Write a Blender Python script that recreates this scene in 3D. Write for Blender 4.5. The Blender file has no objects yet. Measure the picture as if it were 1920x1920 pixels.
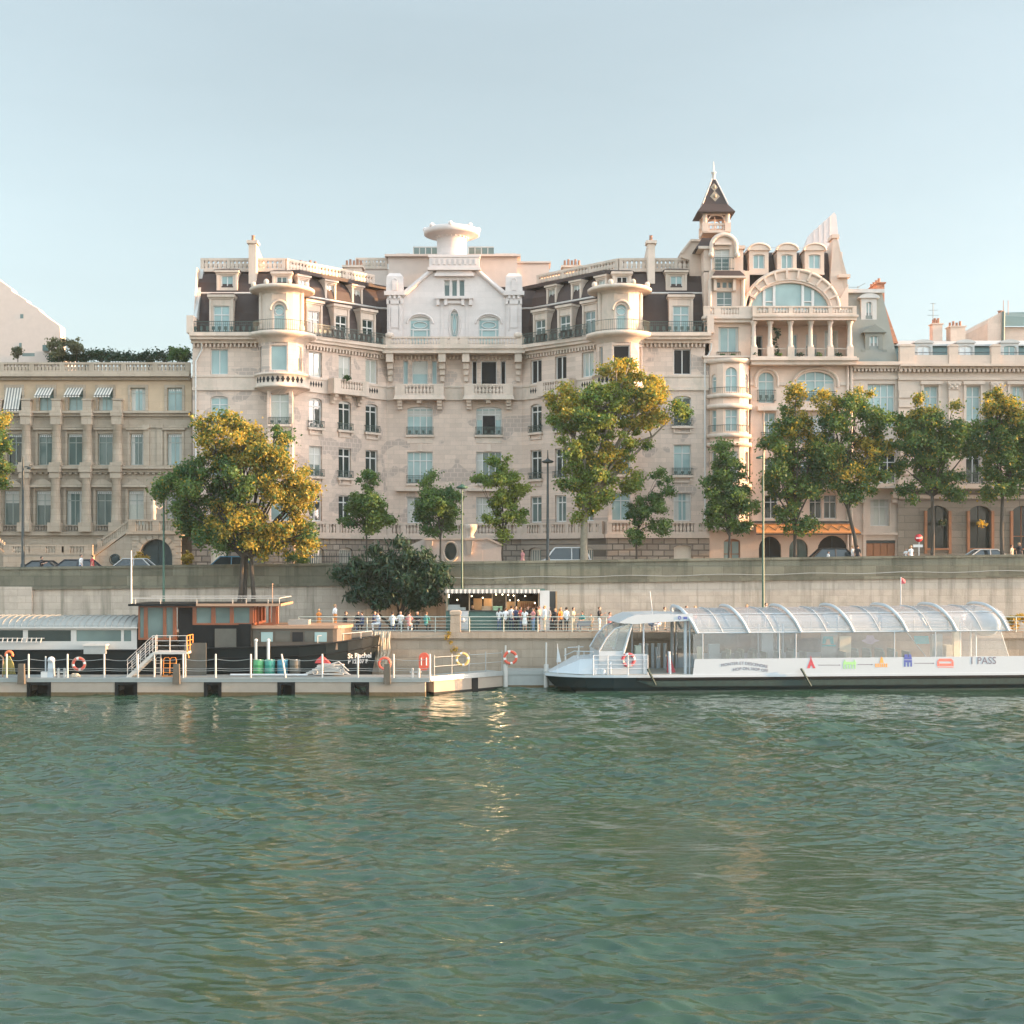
import bpy, math, random
import numpy as np
from mathutils import Vector, Matrix
random.seed(7); RNG = np.random.default_rng(7)
C = bpy.context.scene.collection
SC = bpy.context.scene
# survey figures of the place: camera height above the river, focal scale, horizon row
FPX, CX, HY, H = 2520.0, 960.0, 1045.0, 8.9
R = math.radians
def X(px, D): return (px-CX)/FPX*D
def Z(py, D): return H+(HY-py)/FPX*D
SX = 0.0127
def street(x): return 7.62+SX*x          # the upper street climbs to the right

# ---------------------------------------------------------------- materials
MATS = {}
def nodes(name):
    m = bpy.data.materials.new(name); m.use_nodes = True
    nt = m.node_tree; b = nt.nodes['Principled BSDF']
    return m, nt, b
def N(nt, t, **kw):
    n = nt.nodes.new(t)
    for k, v in kw.items():
        if k in n.inputs: n.inputs[k].default_value = v
        else: setattr(n, k, v)
    return n
def mixc(nt, a, b, fac, mode='MIX'):
    n = nt.nodes.new('ShaderNodeMix'); n.data_type = 'RGBA'; n.blend_type = mode
    for sock, v in ((n.inputs[0], fac), (n.inputs[6], a), (n.inputs[7], b)):
        if hasattr(v, 'links') or isinstance(v, bpy.types.NodeSocket): nt.links.new(v, sock)
        elif isinstance(v, (int, float)): sock.default_value = v
        else: sock.default_value = (*v[:3], 1)
    return n.outputs[2]
def ramp(nt, src, lo, hi):
    n = nt.nodes.new('ShaderNodeMapRange'); nt.links.new(src, n.inputs[0])
    n.inputs[1].default_value = lo; n.inputs[2].default_value = hi
    return n.outputs[0]
def posn(nt): return nt.nodes.new('ShaderNodeNewGeometry').outputs['Position']
def noise(nt, scale, detail=4, vec=None, rough=0.55, sx=(1,1,1)):
    n = N(nt, 'ShaderNodeTexNoise'); n.inputs['Scale'].default_value = scale
    n.inputs['Detail'].default_value = detail; n.inputs['Roughness'].default_value = rough
    mp = nt.nodes.new('ShaderNodeMapping'); mp.inputs['Scale'].default_value = sx
    nt.links.new(vec or posn(nt), mp.inputs[0]); nt.links.new(mp.outputs[0], n.inputs['Vector'])
    return n.outputs['Fac']
def bumpit(nt, b, h, strength=.3, dist=.05):
    bp = nt.nodes.new('ShaderNodeBump'); bp.inputs['Strength'].default_value = strength
    bp.inputs['Distance'].default_value = dist
    nt.links.new(h, bp.inputs['Height']); nt.links.new(bp.outputs[0], b.inputs['Normal'])
def mat(name, col, rough=.6, metal=0., var=.18, scale=3., bump=0., spec=.5, emit=None, objspace=True):
    if name in MATS: return MATS[name]
    m, nt, b = nodes(name)
    vec = nt.nodes.new('ShaderNodeTexCoord').outputs['Object'] if objspace else None
    f = noise(nt, scale, 5, vec)
    c = mixc(nt, [x*(1-var) for x in col], [min(1, x*(1+var)) for x in col], f)
    nt.links.new(c, b.inputs['Base Color'])
    b.inputs['Roughness'].default_value = rough; b.inputs['Metallic'].default_value = metal
    b.inputs['Specular IOR Level'].default_value = spec
    if bump: bumpit(nt, b, f, bump)
    if emit:
        b.inputs['Emission Color'].default_value = (*emit[:3], 1); b.inputs['Emission Strength'].default_value = emit[3]
    MATS[name] = m; return m
def stone(name, col, joint=.75, bw=1.1, bh=.42, var=.12, stain=.25, stcol=None, jw=.018, rough=.85, bump=.25, blockvar=.1, streak=0., patch=None):
    """ashlar: coursed blocks with joints, cloudy weathering, optional run-off streaks"""
    m, nt, b = nodes(name)
    p = posn(nt); s = nt.nodes.new('ShaderNodeSeparateXYZ'); nt.links.new(p, s.inputs[0])
    mu = N(nt, 'ShaderNodeMath', operation='MULTIPLY'); nt.links.new(s.outputs[1], mu.inputs[0]); mu.inputs[1].default_value = .97
    ad = N(nt, 'ShaderNodeMath', operation='ADD'); nt.links.new(s.outputs[0], ad.inputs[0]); nt.links.new(mu.outputs[0], ad.inputs[1])
    cb = nt.nodes.new('ShaderNodeCombineXYZ'); nt.links.new(ad.outputs[0], cb.inputs[0]); nt.links.new(s.outputs[2], cb.inputs[1])
    br = nt.nodes.new('ShaderNodeTexBrick'); nt.links.new(cb.outputs[0], br.inputs['Vector'])
    br.inputs['Scale'].default_value = 1; br.inputs['Brick Width'].default_value = bw; br.inputs['Row Height'].default_value = bh
    br.inputs['Mortar Size'].default_value = jw; br.inputs['Mortar Smooth'].default_value = .3; br.inputs['Bias'].default_value = 0
    br.inputs['Color1'].default_value = (*[c*(1-blockvar) for c in col], 1)
    br.inputs['Color2'].default_value = (*[min(1, c*(1+blockvar)) for c in col], 1)
    br.inputs['Mortar'].default_value = (*[c*joint for c in col], 1)
    c = br.outputs['Color']
    f = noise(nt, 1.7, 6, rough=.65)
    c = mixc(nt, c, mixc(nt, [1-var]*3, [1+var]*3, f), 1., 'MULTIPLY')
    if patch:      # blocks replaced with a darker stone, in rectangular patches
        b2 = nt.nodes.new('ShaderNodeTexBrick'); nt.links.new(cb.outputs[0], b2.inputs['Vector'])
        b2.inputs['Scale'].default_value = 1; b2.inputs['Brick Width'].default_value = bw*.62; b2.inputs['Row Height'].default_value = bh
        b2.inputs['Mortar Size'].default_value = .03
        b2.inputs['Color1'].default_value = (1,1,1,1); b2.inputs['Color2'].default_value = (1,1,1,1); b2.inputs['Mortar'].default_value = (0,0,0,1)
        g = ramp(nt, noise(nt, .42, 1, cb.outputs[0], sx=(1,1.1,1)), .565, .58)
        mm = N(nt, 'ShaderNodeMath', operation='MULTIPLY'); nt.links.new(b2.outputs['Color'], mm.inputs[0]); nt.links.new(g, mm.inputs[1])
        c = mixc(nt, c, patch, mixm(nt, mm.outputs[0], .75))
    if stain:
        g = ramp(nt, noise(nt, .55, 6, rough=.7), .5, .75)
        c = mixc(nt, c, stcol or [x*.55 for x in col], mixm(nt, g, stain))
    if streak:
        g = ramp(nt, noise(nt, .8, 5, rough=.6, sx=(2.2, 2.2, .16)), .5, .72)
        c = mixc(nt, c, stcol or [x*.5 for x in col], mixm(nt, g, streak))
    nt.links.new(c, b.inputs['Base Color']); b.inputs['Roughness'].default_value = rough
    b.inputs['Specular IOR Level'].default_value = .25
    sm = N(nt, 'ShaderNodeMath', operation='MULTIPLY'); nt.links.new(br.outputs['Fac'], sm.inputs[0]); sm.inputs[1].default_value = -1.2
    sa = N(nt, 'ShaderNodeMath', operation='ADD'); nt.links.new(sm.outputs[0], sa.inputs[0]); nt.links.new(noise(nt, 9, 5), sa.inputs[1])
    bumpit(nt, b, sa.outputs[0], bump, .04)
    MATS[name] = m; return m
def mixm(nt, s, k):
    n = N(nt, 'ShaderNodeMath', operation='MULTIPLY'); nt.links.new(s, n.inputs[0]); n.inputs[1].default_value = k
    return n.outputs[0]
def glassy(name, col, rough=.04, var=.3, scale=.7):
    """window pane: reflections of sky and wing painted in, plus blind, curtain or dark room"""
    m, nt, b = nodes(name)
    f = noise(nt, scale, 2)
    nt.links.new(mixc(nt, [c*(1-var) for c in col], [c*(1+var) for c in col], f), b.inputs['Base Color'])
    b.inputs['Roughness'].default_value = rough; b.inputs['Specular IOR Level'].default_value = .5
    b.inputs['IOR'].default_value = 1.5
    bumpit(nt, b, noise(nt, 1.3, 1), .12, .05)
    MATS[name] = m; return m
def leafmat(name, c1, c2, trans=.4):
    m, nt, b = nodes(name)
    f = ramp(nt, noise(nt, .55, 3, rough=.6), .35, .65)
    f2 = noise(nt, 7, 2)
    c = mixc(nt, mixc(nt, c1, c2, f), [.75]*3, 0., 'MIX')
    c = mixc(nt, c, mixc(nt, [.62]*3, [1.38]*3, f2), 1., 'MULTIPLY')
    nt.links.new(c, b.inputs['Base Color']); b.inputs['Roughness'].default_value = .55
    b.inputs['Specular IOR Level'].default_value = .3
    tr = nt.nodes.new('ShaderNodeBsdfTranslucent')
    nt.links.new(mixc(nt, c, (1.5, 1.3, .5), 1., 'MULTIPLY'), tr.inputs[0])
    ms = nt.nodes.new('ShaderNodeMixShader'); ms.inputs[0].default_value = trans
    nt.links.new(b.outputs[0], ms.inputs[1]); nt.links.new(tr.outputs[0], ms.inputs[2])
    nt.links.new(ms.outputs[0], nt.nodes['Material Output'].inputs[0])
    MATS[name] = m; return m

# ---------------------------------------------------------------- meshes
class MB:
    def __init__(s, M=None): s.v = []; s.f = []; s.mi = []; s.M = M; s.sm = []
    def add(s, vs, fs, m=0, smooth=False):
        b = len(s.v)
        s.v += [tuple(s.M @ Vector(p)) for p in vs] if s.M else [tuple(p) for p in vs]
        for f in fs: s.f.append([b+i for i in f]); s.mi.append(m); s.sm.append(smooth)
    def box(s, x0, x1, y0, y1, z0, z1, m=0):
        s.add([(x0,y0,z0),(x1,y0,z0),(x1,y1,z0),(x0,y1,z0),(x0,y0,z1),(x1,y0,z1),(x1,y1,z1),(x0,y1,z1)],
              [(0,3,2,1),(4,5,6,7),(0,1,5,4),(1,2,6,5),(2,3,7,6),(3,0,4,7)], m)
    def prism(s, pts, y0, y1, m=0, axis='y'):
        n = len(pts)
        g = {'y': lambda p, t: (p[0], t, p[1]), 'x': lambda p, t: (t, p[0], p[1]), 'z': lambda p, t: (p[0], p[1], t)}[axis]
        s.add([g(p, y0) for p in pts]+[g(p, y1) for p in pts],
              [tuple(range(n)), tuple(range(2*n-1, n-1, -1))]+[(i, i+n, (i+1) % n+n, (i+1) % n) for i in range(n)], m)
    def taper(s, x0,x1,y0,y1,z0, a0,a1,b0,b1,z1, m=0):
        s.add([(x0,y0,z0),(x1,y0,z0),(x1,y1,z0),(x0,y1,z0),(a0,b0,z1),(a1,b0,z1),(a1,b1,z1),(a0,b1,z1)],
              [(0,3,2,1),(4,5,6,7),(0,1,5,4),(1,2,6,5),(2,3,7,6),(3,0,4,7)], m)
    def tube(s, pts, r, n=6, m=0, caps=True, smooth=True, closed=False):
        P = [Vector(p) for p in pts]; k = len(P)
        rs = r if isinstance(r, (list, tuple)) else [r]*k
        vs = []; up0 = None
        for i, p in enumerate(P):
            if closed: d = P[(i+1) % k]-P[i-1]
            else: d = (P[min(i+1, k-1)]-P[max(i-1, 0)])
            if d.length < 1e-9: d = Vector((0,0,1))
            d.normalize()
            a = Vector((0,0,1)) if abs(d.z) < .9 else Vector((1,0,0))
            if up0 is not None and (up0-d*up0.dot(d)).length > .2: a = up0
            e1 = (a-d*a.dot(d)).normalized(); e2 = d.cross(e1); up0 = e1
            for j in range(n):
                t = 2*math.pi*j/n
                vs.append(p+(e1*math.cos(t)+e2*math.sin(t))*rs[i])
        fs = []
        for i in range(k if closed else k-1):
            for j in range(n):
                a = i*n+j; b = i*n+(j+1) % n; c = ((i+1) % k)*n+(j+1) % n; d = ((i+1) % k)*n+j
                fs.append((a, b, c, d))
        s.add(vs, fs, m, smooth)
        if caps and not closed:
            b = len(vs); s.add(vs[:n], [tuple(range(n-1,-1,-1))], m); s.add(vs[-n:], [tuple(range(n))], m)
    def bar(s, p, q, w=.05, m=0): s.tube([p, q], w*.7071, 4, m, True, False)
    def lathe(s, c, prof, n=24, m=0, a0=0., a1=2*math.pi, smooth=True):
        full = abs(a1-a0-2*math.pi) < 1e-6; k = n if full else n+1
        vs = [(c[0]+r*math.sin(a0+(a1-a0)*j/n), c[1]-r*math.cos(a0+(a1-a0)*j/n), c[2]+z) for r, z in prof for j in range(k)]
        fs = []
        for i in range(len(prof)-1):
            for j in range(n):
                j2 = (j+1) % k
                fs.append((i*k+j, i*k+j2, (i+1)*k+j2, (i+1)*k+j))
        s.add(vs, fs, m, smooth)
    def ball(s, c, rx, ry=None, rz=None, n=10, k=6, m=0):
        ry = ry or rx; rz = rz or rx
        vs = []; 
        for i in range(k+1):
            t = math.pi*i/k
            for j in range(n):
                a = 2*math.pi*j/n
                vs.append((c[0]+rx*math.sin(t)*math.cos(a), c[1]+ry*math.sin(t)*math.sin(a), c[2]-rz*math.cos(t)))
        s.add(vs, [(i*n+j, i*n+(j+1) % n, (i+1)*n+(j+1) % n, (i+1)*n+j) for i in range(k) for j in range(n)], m, True)
    def torus(s, c, R0, r, nrm='y', n=28, k=8, m=0, m2=None):
        for q in range(n):
            pts = []
            for i in (q, q+1):
                a = 2*math.pi*i/n
                for j in range(k):
                    b = 2*math.pi*j/k; rr = R0+r*math.cos(b); h = r*math.sin(b)
                    l = (rr*math.cos(a), rr*math.sin(a), h)
                    pts.append({'y': (c[0]+l[0], c[1]+l[2], c[2]+l[1]), 'z': (c[0]+l[0], c[1]+l[1], c[2]+l[2]), 'x': (c[0]+l[2], c[1]+l[0], c[2]+l[1])}[nrm])
            mm = m2 if (m2 is not None and (q*4//n*n//4 == q or q % (n//4) == 1)) else m
            s.add(pts, [(j, k+j, k+(j+1) % k, (j+1) % k) for j in range(k)], mm, True)
    def build(s, name, mats, parent=None):
        me = bpy.data.meshes.new(name); me.from_pydata(s.v, [], s.f)
        if not isinstance(mats, (list, tuple)): mats = [mats]
        for m in mats: me.materials.append(MATS[m] if isinstance(m, str) else m)
        if len(mats) > 1: me.polygons.foreach_set('material_index', s.mi)
        me.polygons.foreach_set('use_smooth', s.sm); me.update()
        return link(name, me, parent)
def link(name, me, parent=None):
    o = bpy.data.objects.new(name, me); C.objects.link(o)
    if parent is not None:
        o.parent = parent
        w = world_loc(parent)
        o.matrix_parent_inverse = Matrix.Translation(-w)
    return o
def world_loc(o):
    # meshes are modelled in place, so only an Empty's own location matters
    return Vector(o.location) if o.type == 'EMPTY' else (Vector((0,0,0)))
def tag(o, label=None, cat=None, group=None, kind=None):
    if label: o['label'] = label
    if cat: o['category'] = cat
    if group: o['group'] = group
    if kind: o['kind'] = kind
    return o
def thing(name, label, cat, loc=(0,0,0), group=None):
    o = bpy.data.objects.new(name, None); C.objects.link(o); o.location = loc; o.empty_display_size = .2
    return tag(o, label, cat, group)
def kids(o): return [c for c in KID.get(o.name, [])]
def dup(root, loc, rot=0., label=None, group=None, scale=None):
    """copy of a thing with copies of its parts and sub-parts"""
    def rec(o, par):
        c = o.copy(); C.objects.link(c)
        if par is not None: c.parent = par
        for ch in [k for k in o.children]: rec(ch, c)
        return c
    r = rec(root, None); r.location = loc; r.rotation_euler = (0,0,rot)
    if scale: r.scale = (scale,)*3
    if label: r['label'] = label
    if group: r['group'] = group
    return r
def seg(p0, p1, z=0.):
    """wall-local frame: u along the wall left to right, v out of the wall towards the river, z up"""
    u = Vector((p1[0]-p0[0], p1[1]-p0[1], 0)); L = u.length; u /= L
    v = Vector((u.y, -u.x, 0))
    return Matrix(((u.x, v.x, 0, p0[0]), (u.y, v.y, 0, p0[1]), (0, 0, 1, z), (0,0,0,1))), L
def arch_pts(u0, u1, zs, rise, n=10):
    c = (u0+u1)/2; w = (u1-u0)/2
    return [(c-w*math.cos(math.pi*i/n), zs+rise*math.sin(math.pi*i/n)) for i in range(n+1)]
def wall(mb, L, z0, z1, ops, rev=.3, m=0, back=None, u_start=0.):
    """sheet of wall with real openings; ops = (u0,u1,z0,z1,rise)"""
    us = sorted({u_start, L, *[round(o[0], 4) for o in ops], *[round(o[1], 4) for o in ops]})
    zs = sorted({z0, z1, *[round(o[2], 4) for o in ops], *[round(o[3], 4) for o in ops]})
    for i in range(len(us)-1):
        for j in range(len(zs)-1):
            uc = (us[i]+us[i+1])/2; zc = (zs[j]+zs[j+1])/2
            if any(o[0] < uc < o[1] and o[2] < zc < o[3] for o in ops): continue
            mb.add([(us[i],0,zs[j]),(us[i+1],0,zs[j]),(us[i+1],0,zs[j+1]),(us[i],0,zs[j+1])], [(0,1,2,3)], m)
    for o in ops:
        a, b, c, d = o[:4]; rise = o[4] if len(o) > 4 else 0
        mb.add([(a,0,c),(a,0,d),(a,-rev,d),(a,-rev,c)], [(0,1,2,3)], m)
        mb.add([(b,0,c),(b,-rev,c),(b,-rev,d),(b,0,d)], [(0,1,2,3)], m)
        mb.add([(a,0,c),(a,-rev,c),(b,-rev,c),(b,0,c)], [(0,1,2,3)], m)
        mb.add([(a,0,d),(b,0,d),(b,-rev,d),(a,-rev,d)], [(0,1,2,3)], m)
        if rise:
            ap = arch_pts(a, b, d-rise, rise)
            h = len(ap)//2
            left = [(a, d+.002)]+ap[:h+1]; right = ap[h:]+[(b, d+.002)]
            for poly in (left, right):
                mb.prism(poly, .002, -rev+.01, m)
def window(par, M, u0, u1, z0, z1, frame='paint_white', pane='pane_pale', nv=1, transom=.7, rev=.24, rise=0., fw=.07, bars=0, name='window', depth=.05):
    """casement: border, mullions and transom as the window, its glass a sub-part"""
    mb = MB(M); v0, v1 = -rev, -rev+depth; a = fw
    mb.box(u0, u0+a, v0, v1, z0, z1); mb.box(u1-a, u1, v0, v1, z0, z1)
    mb.box(u0+a, u1-a, v0, v1, z0, z0+a)
    if rise < .5: mb.box(u0+a, u1-a, v0, v1, z1-a-rise*.55, z1)
    zt = z0+(z1-z0)*transom if transom else z1-a
    if transom: mb.box(u0+a, u1-a, v0, v1+.004, zt-a*.5, zt+a*.5)
    for i in range(nv):
        c = u0+(u1-u0)*(i+1)/(nv+1)
        mb.box(c-a*.55, c+a*.55, v0, v1-.006, z0+a, z1-a*.5)
    for i in range(bars):
        zz = z0+(zt-z0)*(i+1)/(bars+1)
        mb.box(u0+a, u1-a, v0, v1-.02, zz-.02, zz+.02)
    w = mb.build(name, frame, par)
    g = MB(M); g.box(u0+.01, u1-.01, -rev-.03, -rev+.006, z0+.01, z1-.01); g.build('pane', pane, w)
    if name == 'window' and pane in ('pane_pale', 'pane_mid', 'pane_curtain') and WR.random() < .45:
        k = MB(M); cw = (u1-u0)*WR.uniform(.12, .3); zt_ = z1-a-rise
        if WR.random() < .3: k.box(u0+.03, u1-.03, -rev+.008, -rev+.014, zt_-(z1-z0)*WR.uniform(.2, .6), zt_)
        else:
            k.box(u0+.03, u0+cw, -rev+.008, -rev+.014, z0+.05, zt_)
            if WR.random() < .7: k.box(u1-cw, u1-.03, -rev+.008, -rev+.014, z0+.05, zt_)
        k.build('curtain', 'curtain_cloth', w)
    return w
WR = random.Random(5)
def rail_iron(M, u0, u1, z, h=.95, v=.12, gap=.13, belly=False, mat_='iron_green', par=None, name='railing', sides=True, motif=True):
    mb = MB(M); t = .022
    mb.box(u0, u1, v-t, v+t, z+h-.05, z+h); mb.box(u0, u1, v-t*.8, v+t*.8, z+.06, z+.10)
    if motif: mb.box(u0, u1, v-t*.7, v+t*.7, z+h*.72, z+h*.72+.025)
    n = max(2, int((u1-u0)/gap))
    for i in range(n+1):
        u = u0+(u1-u0)*i/n
        mb.box(u-.012, u+.012, v-.012, v+.012, z, z+h-.04)
    if motif:
        k = max(1, int((u1-u0)/.5))
        for i in range(k):
            u = u0+(u1-u0)*(i+.5)/k
            mb.box(u-.12, u+.12, v-.015, v+.015, z+h*.25, z+h*.55)
            mb.box(u-.05, u+.05, v-.02, v+.02, z+.1, z+h*.3)
    if sides:
        for u in (u0, u1):
            mb.box(u-t, u+t, .01, v-t, z+h-.05, z+h); mb.box(u-t, u+t, .01, v-t, z+.06, z+.10)
    return mb.build(name, mat_, par)
def balus(mb, u0, u1, v0, v1, z0, z1, gap=.3, piers=(), pw=.45, rail=.16, base=.16, hole=.5, m=0):
    """stone balustrade: plinth, hand rail, piers and turned balusters"""
    mb.box(u0, u1, v0-.03, v1+.03, z1-rail, z1, m); mb.box(u0, u1, v0-.02, v1+.02, z0, z0+base, m)
    ps = sorted([u0+pw/2, u1-pw/2]+[p for p in piers])
    for p in ps: mb.box(p-pw/2, p+pw/2, v0-.012, v1+.012, z0+base, z1-rail, m)
    for a, b in zip(ps, ps[1:]):
        a += pw/2; b -= pw/2
        n = max(1, round((b-a)/gap))
        for i in range(n):
            c = a+(b-a)*(i+.5)/n; w = gap*(1-hole)*.5; vm = (v0+v1)/2; h = z1-rail-z0-base
            for (k0, k1, q) in ((0,.18,1.2), (.18,.62,1.5), (.62,.85,.8), (.85,1.,1.25)):
                mb.box(c-w*q, c+w*q, vm-w*q, vm+w*q, z0+base+h*k0, z0+base+h*k1, m)
SKY_AIR, SKY_DUST, SKY_OZ, SKY_SAT, SKY_STR, EXPO, LIFT_HAZE = 1.0, 1.8, 2.0, .44, .145, 1.7, .00016
# ---------------------------------------------------------------- palette
stone('stone_pale', (.60,.467,.386), joint=.82, bw=1.0, bh=.40, blockvar=.08, stain=.42, stcol=(.43,.34,.28), patch=(.36,.295,.26), bump=.2, jw=.016, streak=.22)
stone('stone_trim', (.595,.476,.395), joint=.9, bw=1.6, bh=9, blockvar=.06, stain=.55, stcol=(.30,.285,.22), streak=.3, jw=.008, bump=.15)
stone('stone_white', (.63,.555,.525), joint=.94, bw=1.3, bh=.55, blockvar=.04, stain=.12, stcol=(.48,.43,.4), bump=.1)
stone('stone_pink', (.64,.485,.39), joint=.96, bw=1.4, bh=.5, blockvar=.04, stain=.2, stcol=(.45,.33,.27), bump=.12)
stone('stone_old', (.39,.32,.25), joint=.75, bw=1.3, bh=.5, blockvar=.08, stain=.7, stcol=(.23,.185,.135), bump=.3)
stone('stone_old_top', (.50,.375,.26), joint=.93, bw=1.6, bh=.55, blockvar=.05, stain=.25, stcol=(.36,.27,.19), bump=.2)
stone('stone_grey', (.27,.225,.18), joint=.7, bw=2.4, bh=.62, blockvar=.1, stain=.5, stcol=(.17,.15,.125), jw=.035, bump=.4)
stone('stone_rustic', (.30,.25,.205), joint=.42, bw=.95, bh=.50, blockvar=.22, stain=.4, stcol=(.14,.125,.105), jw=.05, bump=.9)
stone('stone_right', (.54,.44,.365), joint=.93, bw=1.8, bh=.6, blockvar=.05, stain=.25, stcol=(.33,.27,.21), bump=.2)
stone('quay_stone', (.435,.37,.305), joint=.84, bw=1.25, bh=.5, blockvar=.07, stain=.45, stcol=(.20,.18,.14), streak=.9, bump=.5, jw=.022)
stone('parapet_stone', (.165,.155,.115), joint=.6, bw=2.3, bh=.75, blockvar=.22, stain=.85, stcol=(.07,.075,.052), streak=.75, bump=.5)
stone('quay_low_stone', (.37,.295,.225), joint=.8, bw=1.6, bh=.6, blockvar=.1, stain=.45, stcol=(.27,.21,.15), streak=.6, bump=.55)
stone('render_white', (.60,.54,.52), joint=1., bw=30, bh=30, blockvar=.0, stain=.12, bump=.1)
stone('render_pale', (.58,.48,.42), joint=1., bw=30, bh=30, blockvar=.0, stain=.18, stcol=(.5,.4,.35), bump=.1)
stone('brick_red', (.34,.16,.10), joint=1.2, bw=.24, bh=.08, blockvar=.25, stain=.3, jw=.01)
mat('slate_brown', (.042,.024,.020), .7, var=.25, scale=4, bump=.2, objspace=False)
mat('slate_teal', (.085,.135,.125), .45, var=.2, scale=1.5, objspace=False)
mat('zinc_grey', (.165,.185,.168), .5, var=.2, scale=1.2, objspace=False)
mat('zinc_pale', (.42,.43,.42), .45, var=.15, scale=2)
mat('paint_white', (.60,.585,.56), .5, var=.06)
mat('paint_grey', (.30,.33,.30), .5, var=.1)
mat('paint_cream', (.66,.58,.49), .6, var=.08)
mat('iron_green', (.045,.07,.06), .5, var=.2)
mat('iron_dark', (.03,.036,.036), .5, var=.2)
mat('terracotta', (.34,.18,.12), .8, var=.2)
mat('zinc_edge', (.55,.50,.46), .5, var=.1)
glassy('pane_pale', (.27,.375,.37), var=.45, scale=.45); glassy('pane_mid', (.11,.155,.145), var=.5, scale=.5); glassy('pane_dark', (.018,.032,.03))  # pale tone includes sky reflection as colour
glassy('pane_curtain', (.42,.43,.38), var=.12, scale=6)
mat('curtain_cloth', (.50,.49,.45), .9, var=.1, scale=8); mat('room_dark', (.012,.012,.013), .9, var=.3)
mat('lace_white', (.75,.76,.75), .7)
mat('wood_door', (.30,.125,.055), .55, var=.3, scale=3)
mat('paint_door_dark', (.022,.04,.042), .5, var=.3)
leafmat('leaf_box', (.035,.07,.022), (.07,.11,.03), .25)

# ---------------------------------------------------------------- main apartment building: flat ends, round bays, 45 degree wings, gabled centre
XC = -5.1
XA, XB, XW, XD = -26.62, -20.25, -18.15, -11.1      # left end, bay start, wing start, wing end (others mirrored about XC)
YF, YR = 112.0, 119.05
def mx(x): return 2*XC-x
hb = thing('apartment_building', 'large cream stone apartment building with round bays, slanted wings and white central gable', 'building', (XC, YF, 7.4))
ZL, ZB4, ZB5, ZCOR = 10.85, 22.9, 24.1, 27.15     # ledge over the base, band under the top row, cornice
R2, R3, R4, R5 = (11.95, 14.25), (15.75, 18.3), (19.85, 22.35), (24.15, 26.25)
W = MB(); TR = MB(); BASE = MB(); BAL = MB()
def flip_ops(ops, L, mir): return [(L-o[1], L-o[0], *o[2:]) for o in ops] if mir else ops
WST = 0
def face(mir, p0, p1, ops, z0=ZL, z1=ZCOR+.3):
    if mir: p0, p1 = (mx(p1[0]), p1[1]), (mx(p0[0]), p0[1])
    M, L = seg(p0, p1); o2 = flip_ops(ops, L, mir)
    W.M = M; wall(W, L, z0, z1, o2)
    return M, L, o2
def rail_pair(mir, M, L, u0, u1, z, h=.62, w=None):
    if mir: u0, u1 = L-u1, L-u0
    r = rail_iron(M, u0-.14, u1+.14, z-.02, h, .16, .14, par=w)
    s = MB(M); s.box(u0-.2, u1+.2, 0.003, .26, z-.2, z-.02)
    s.box(u0-.02, u0+.1, .003, .16, z-.5, z-.2); s.box(u1-.1, u1+.02, .003, .16, z-.5, z-.2); s.box(u0-.02, u1+.02, .003, .1, z-.62, z-.5); s.build('sill', 'stone_trim', w)
def band(M, L, z0, z1, out, u0=0., u1=None): TR.M = M; TR.box(u0, L if u1 is None else u1, .003, out, z0, z1)
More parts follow.
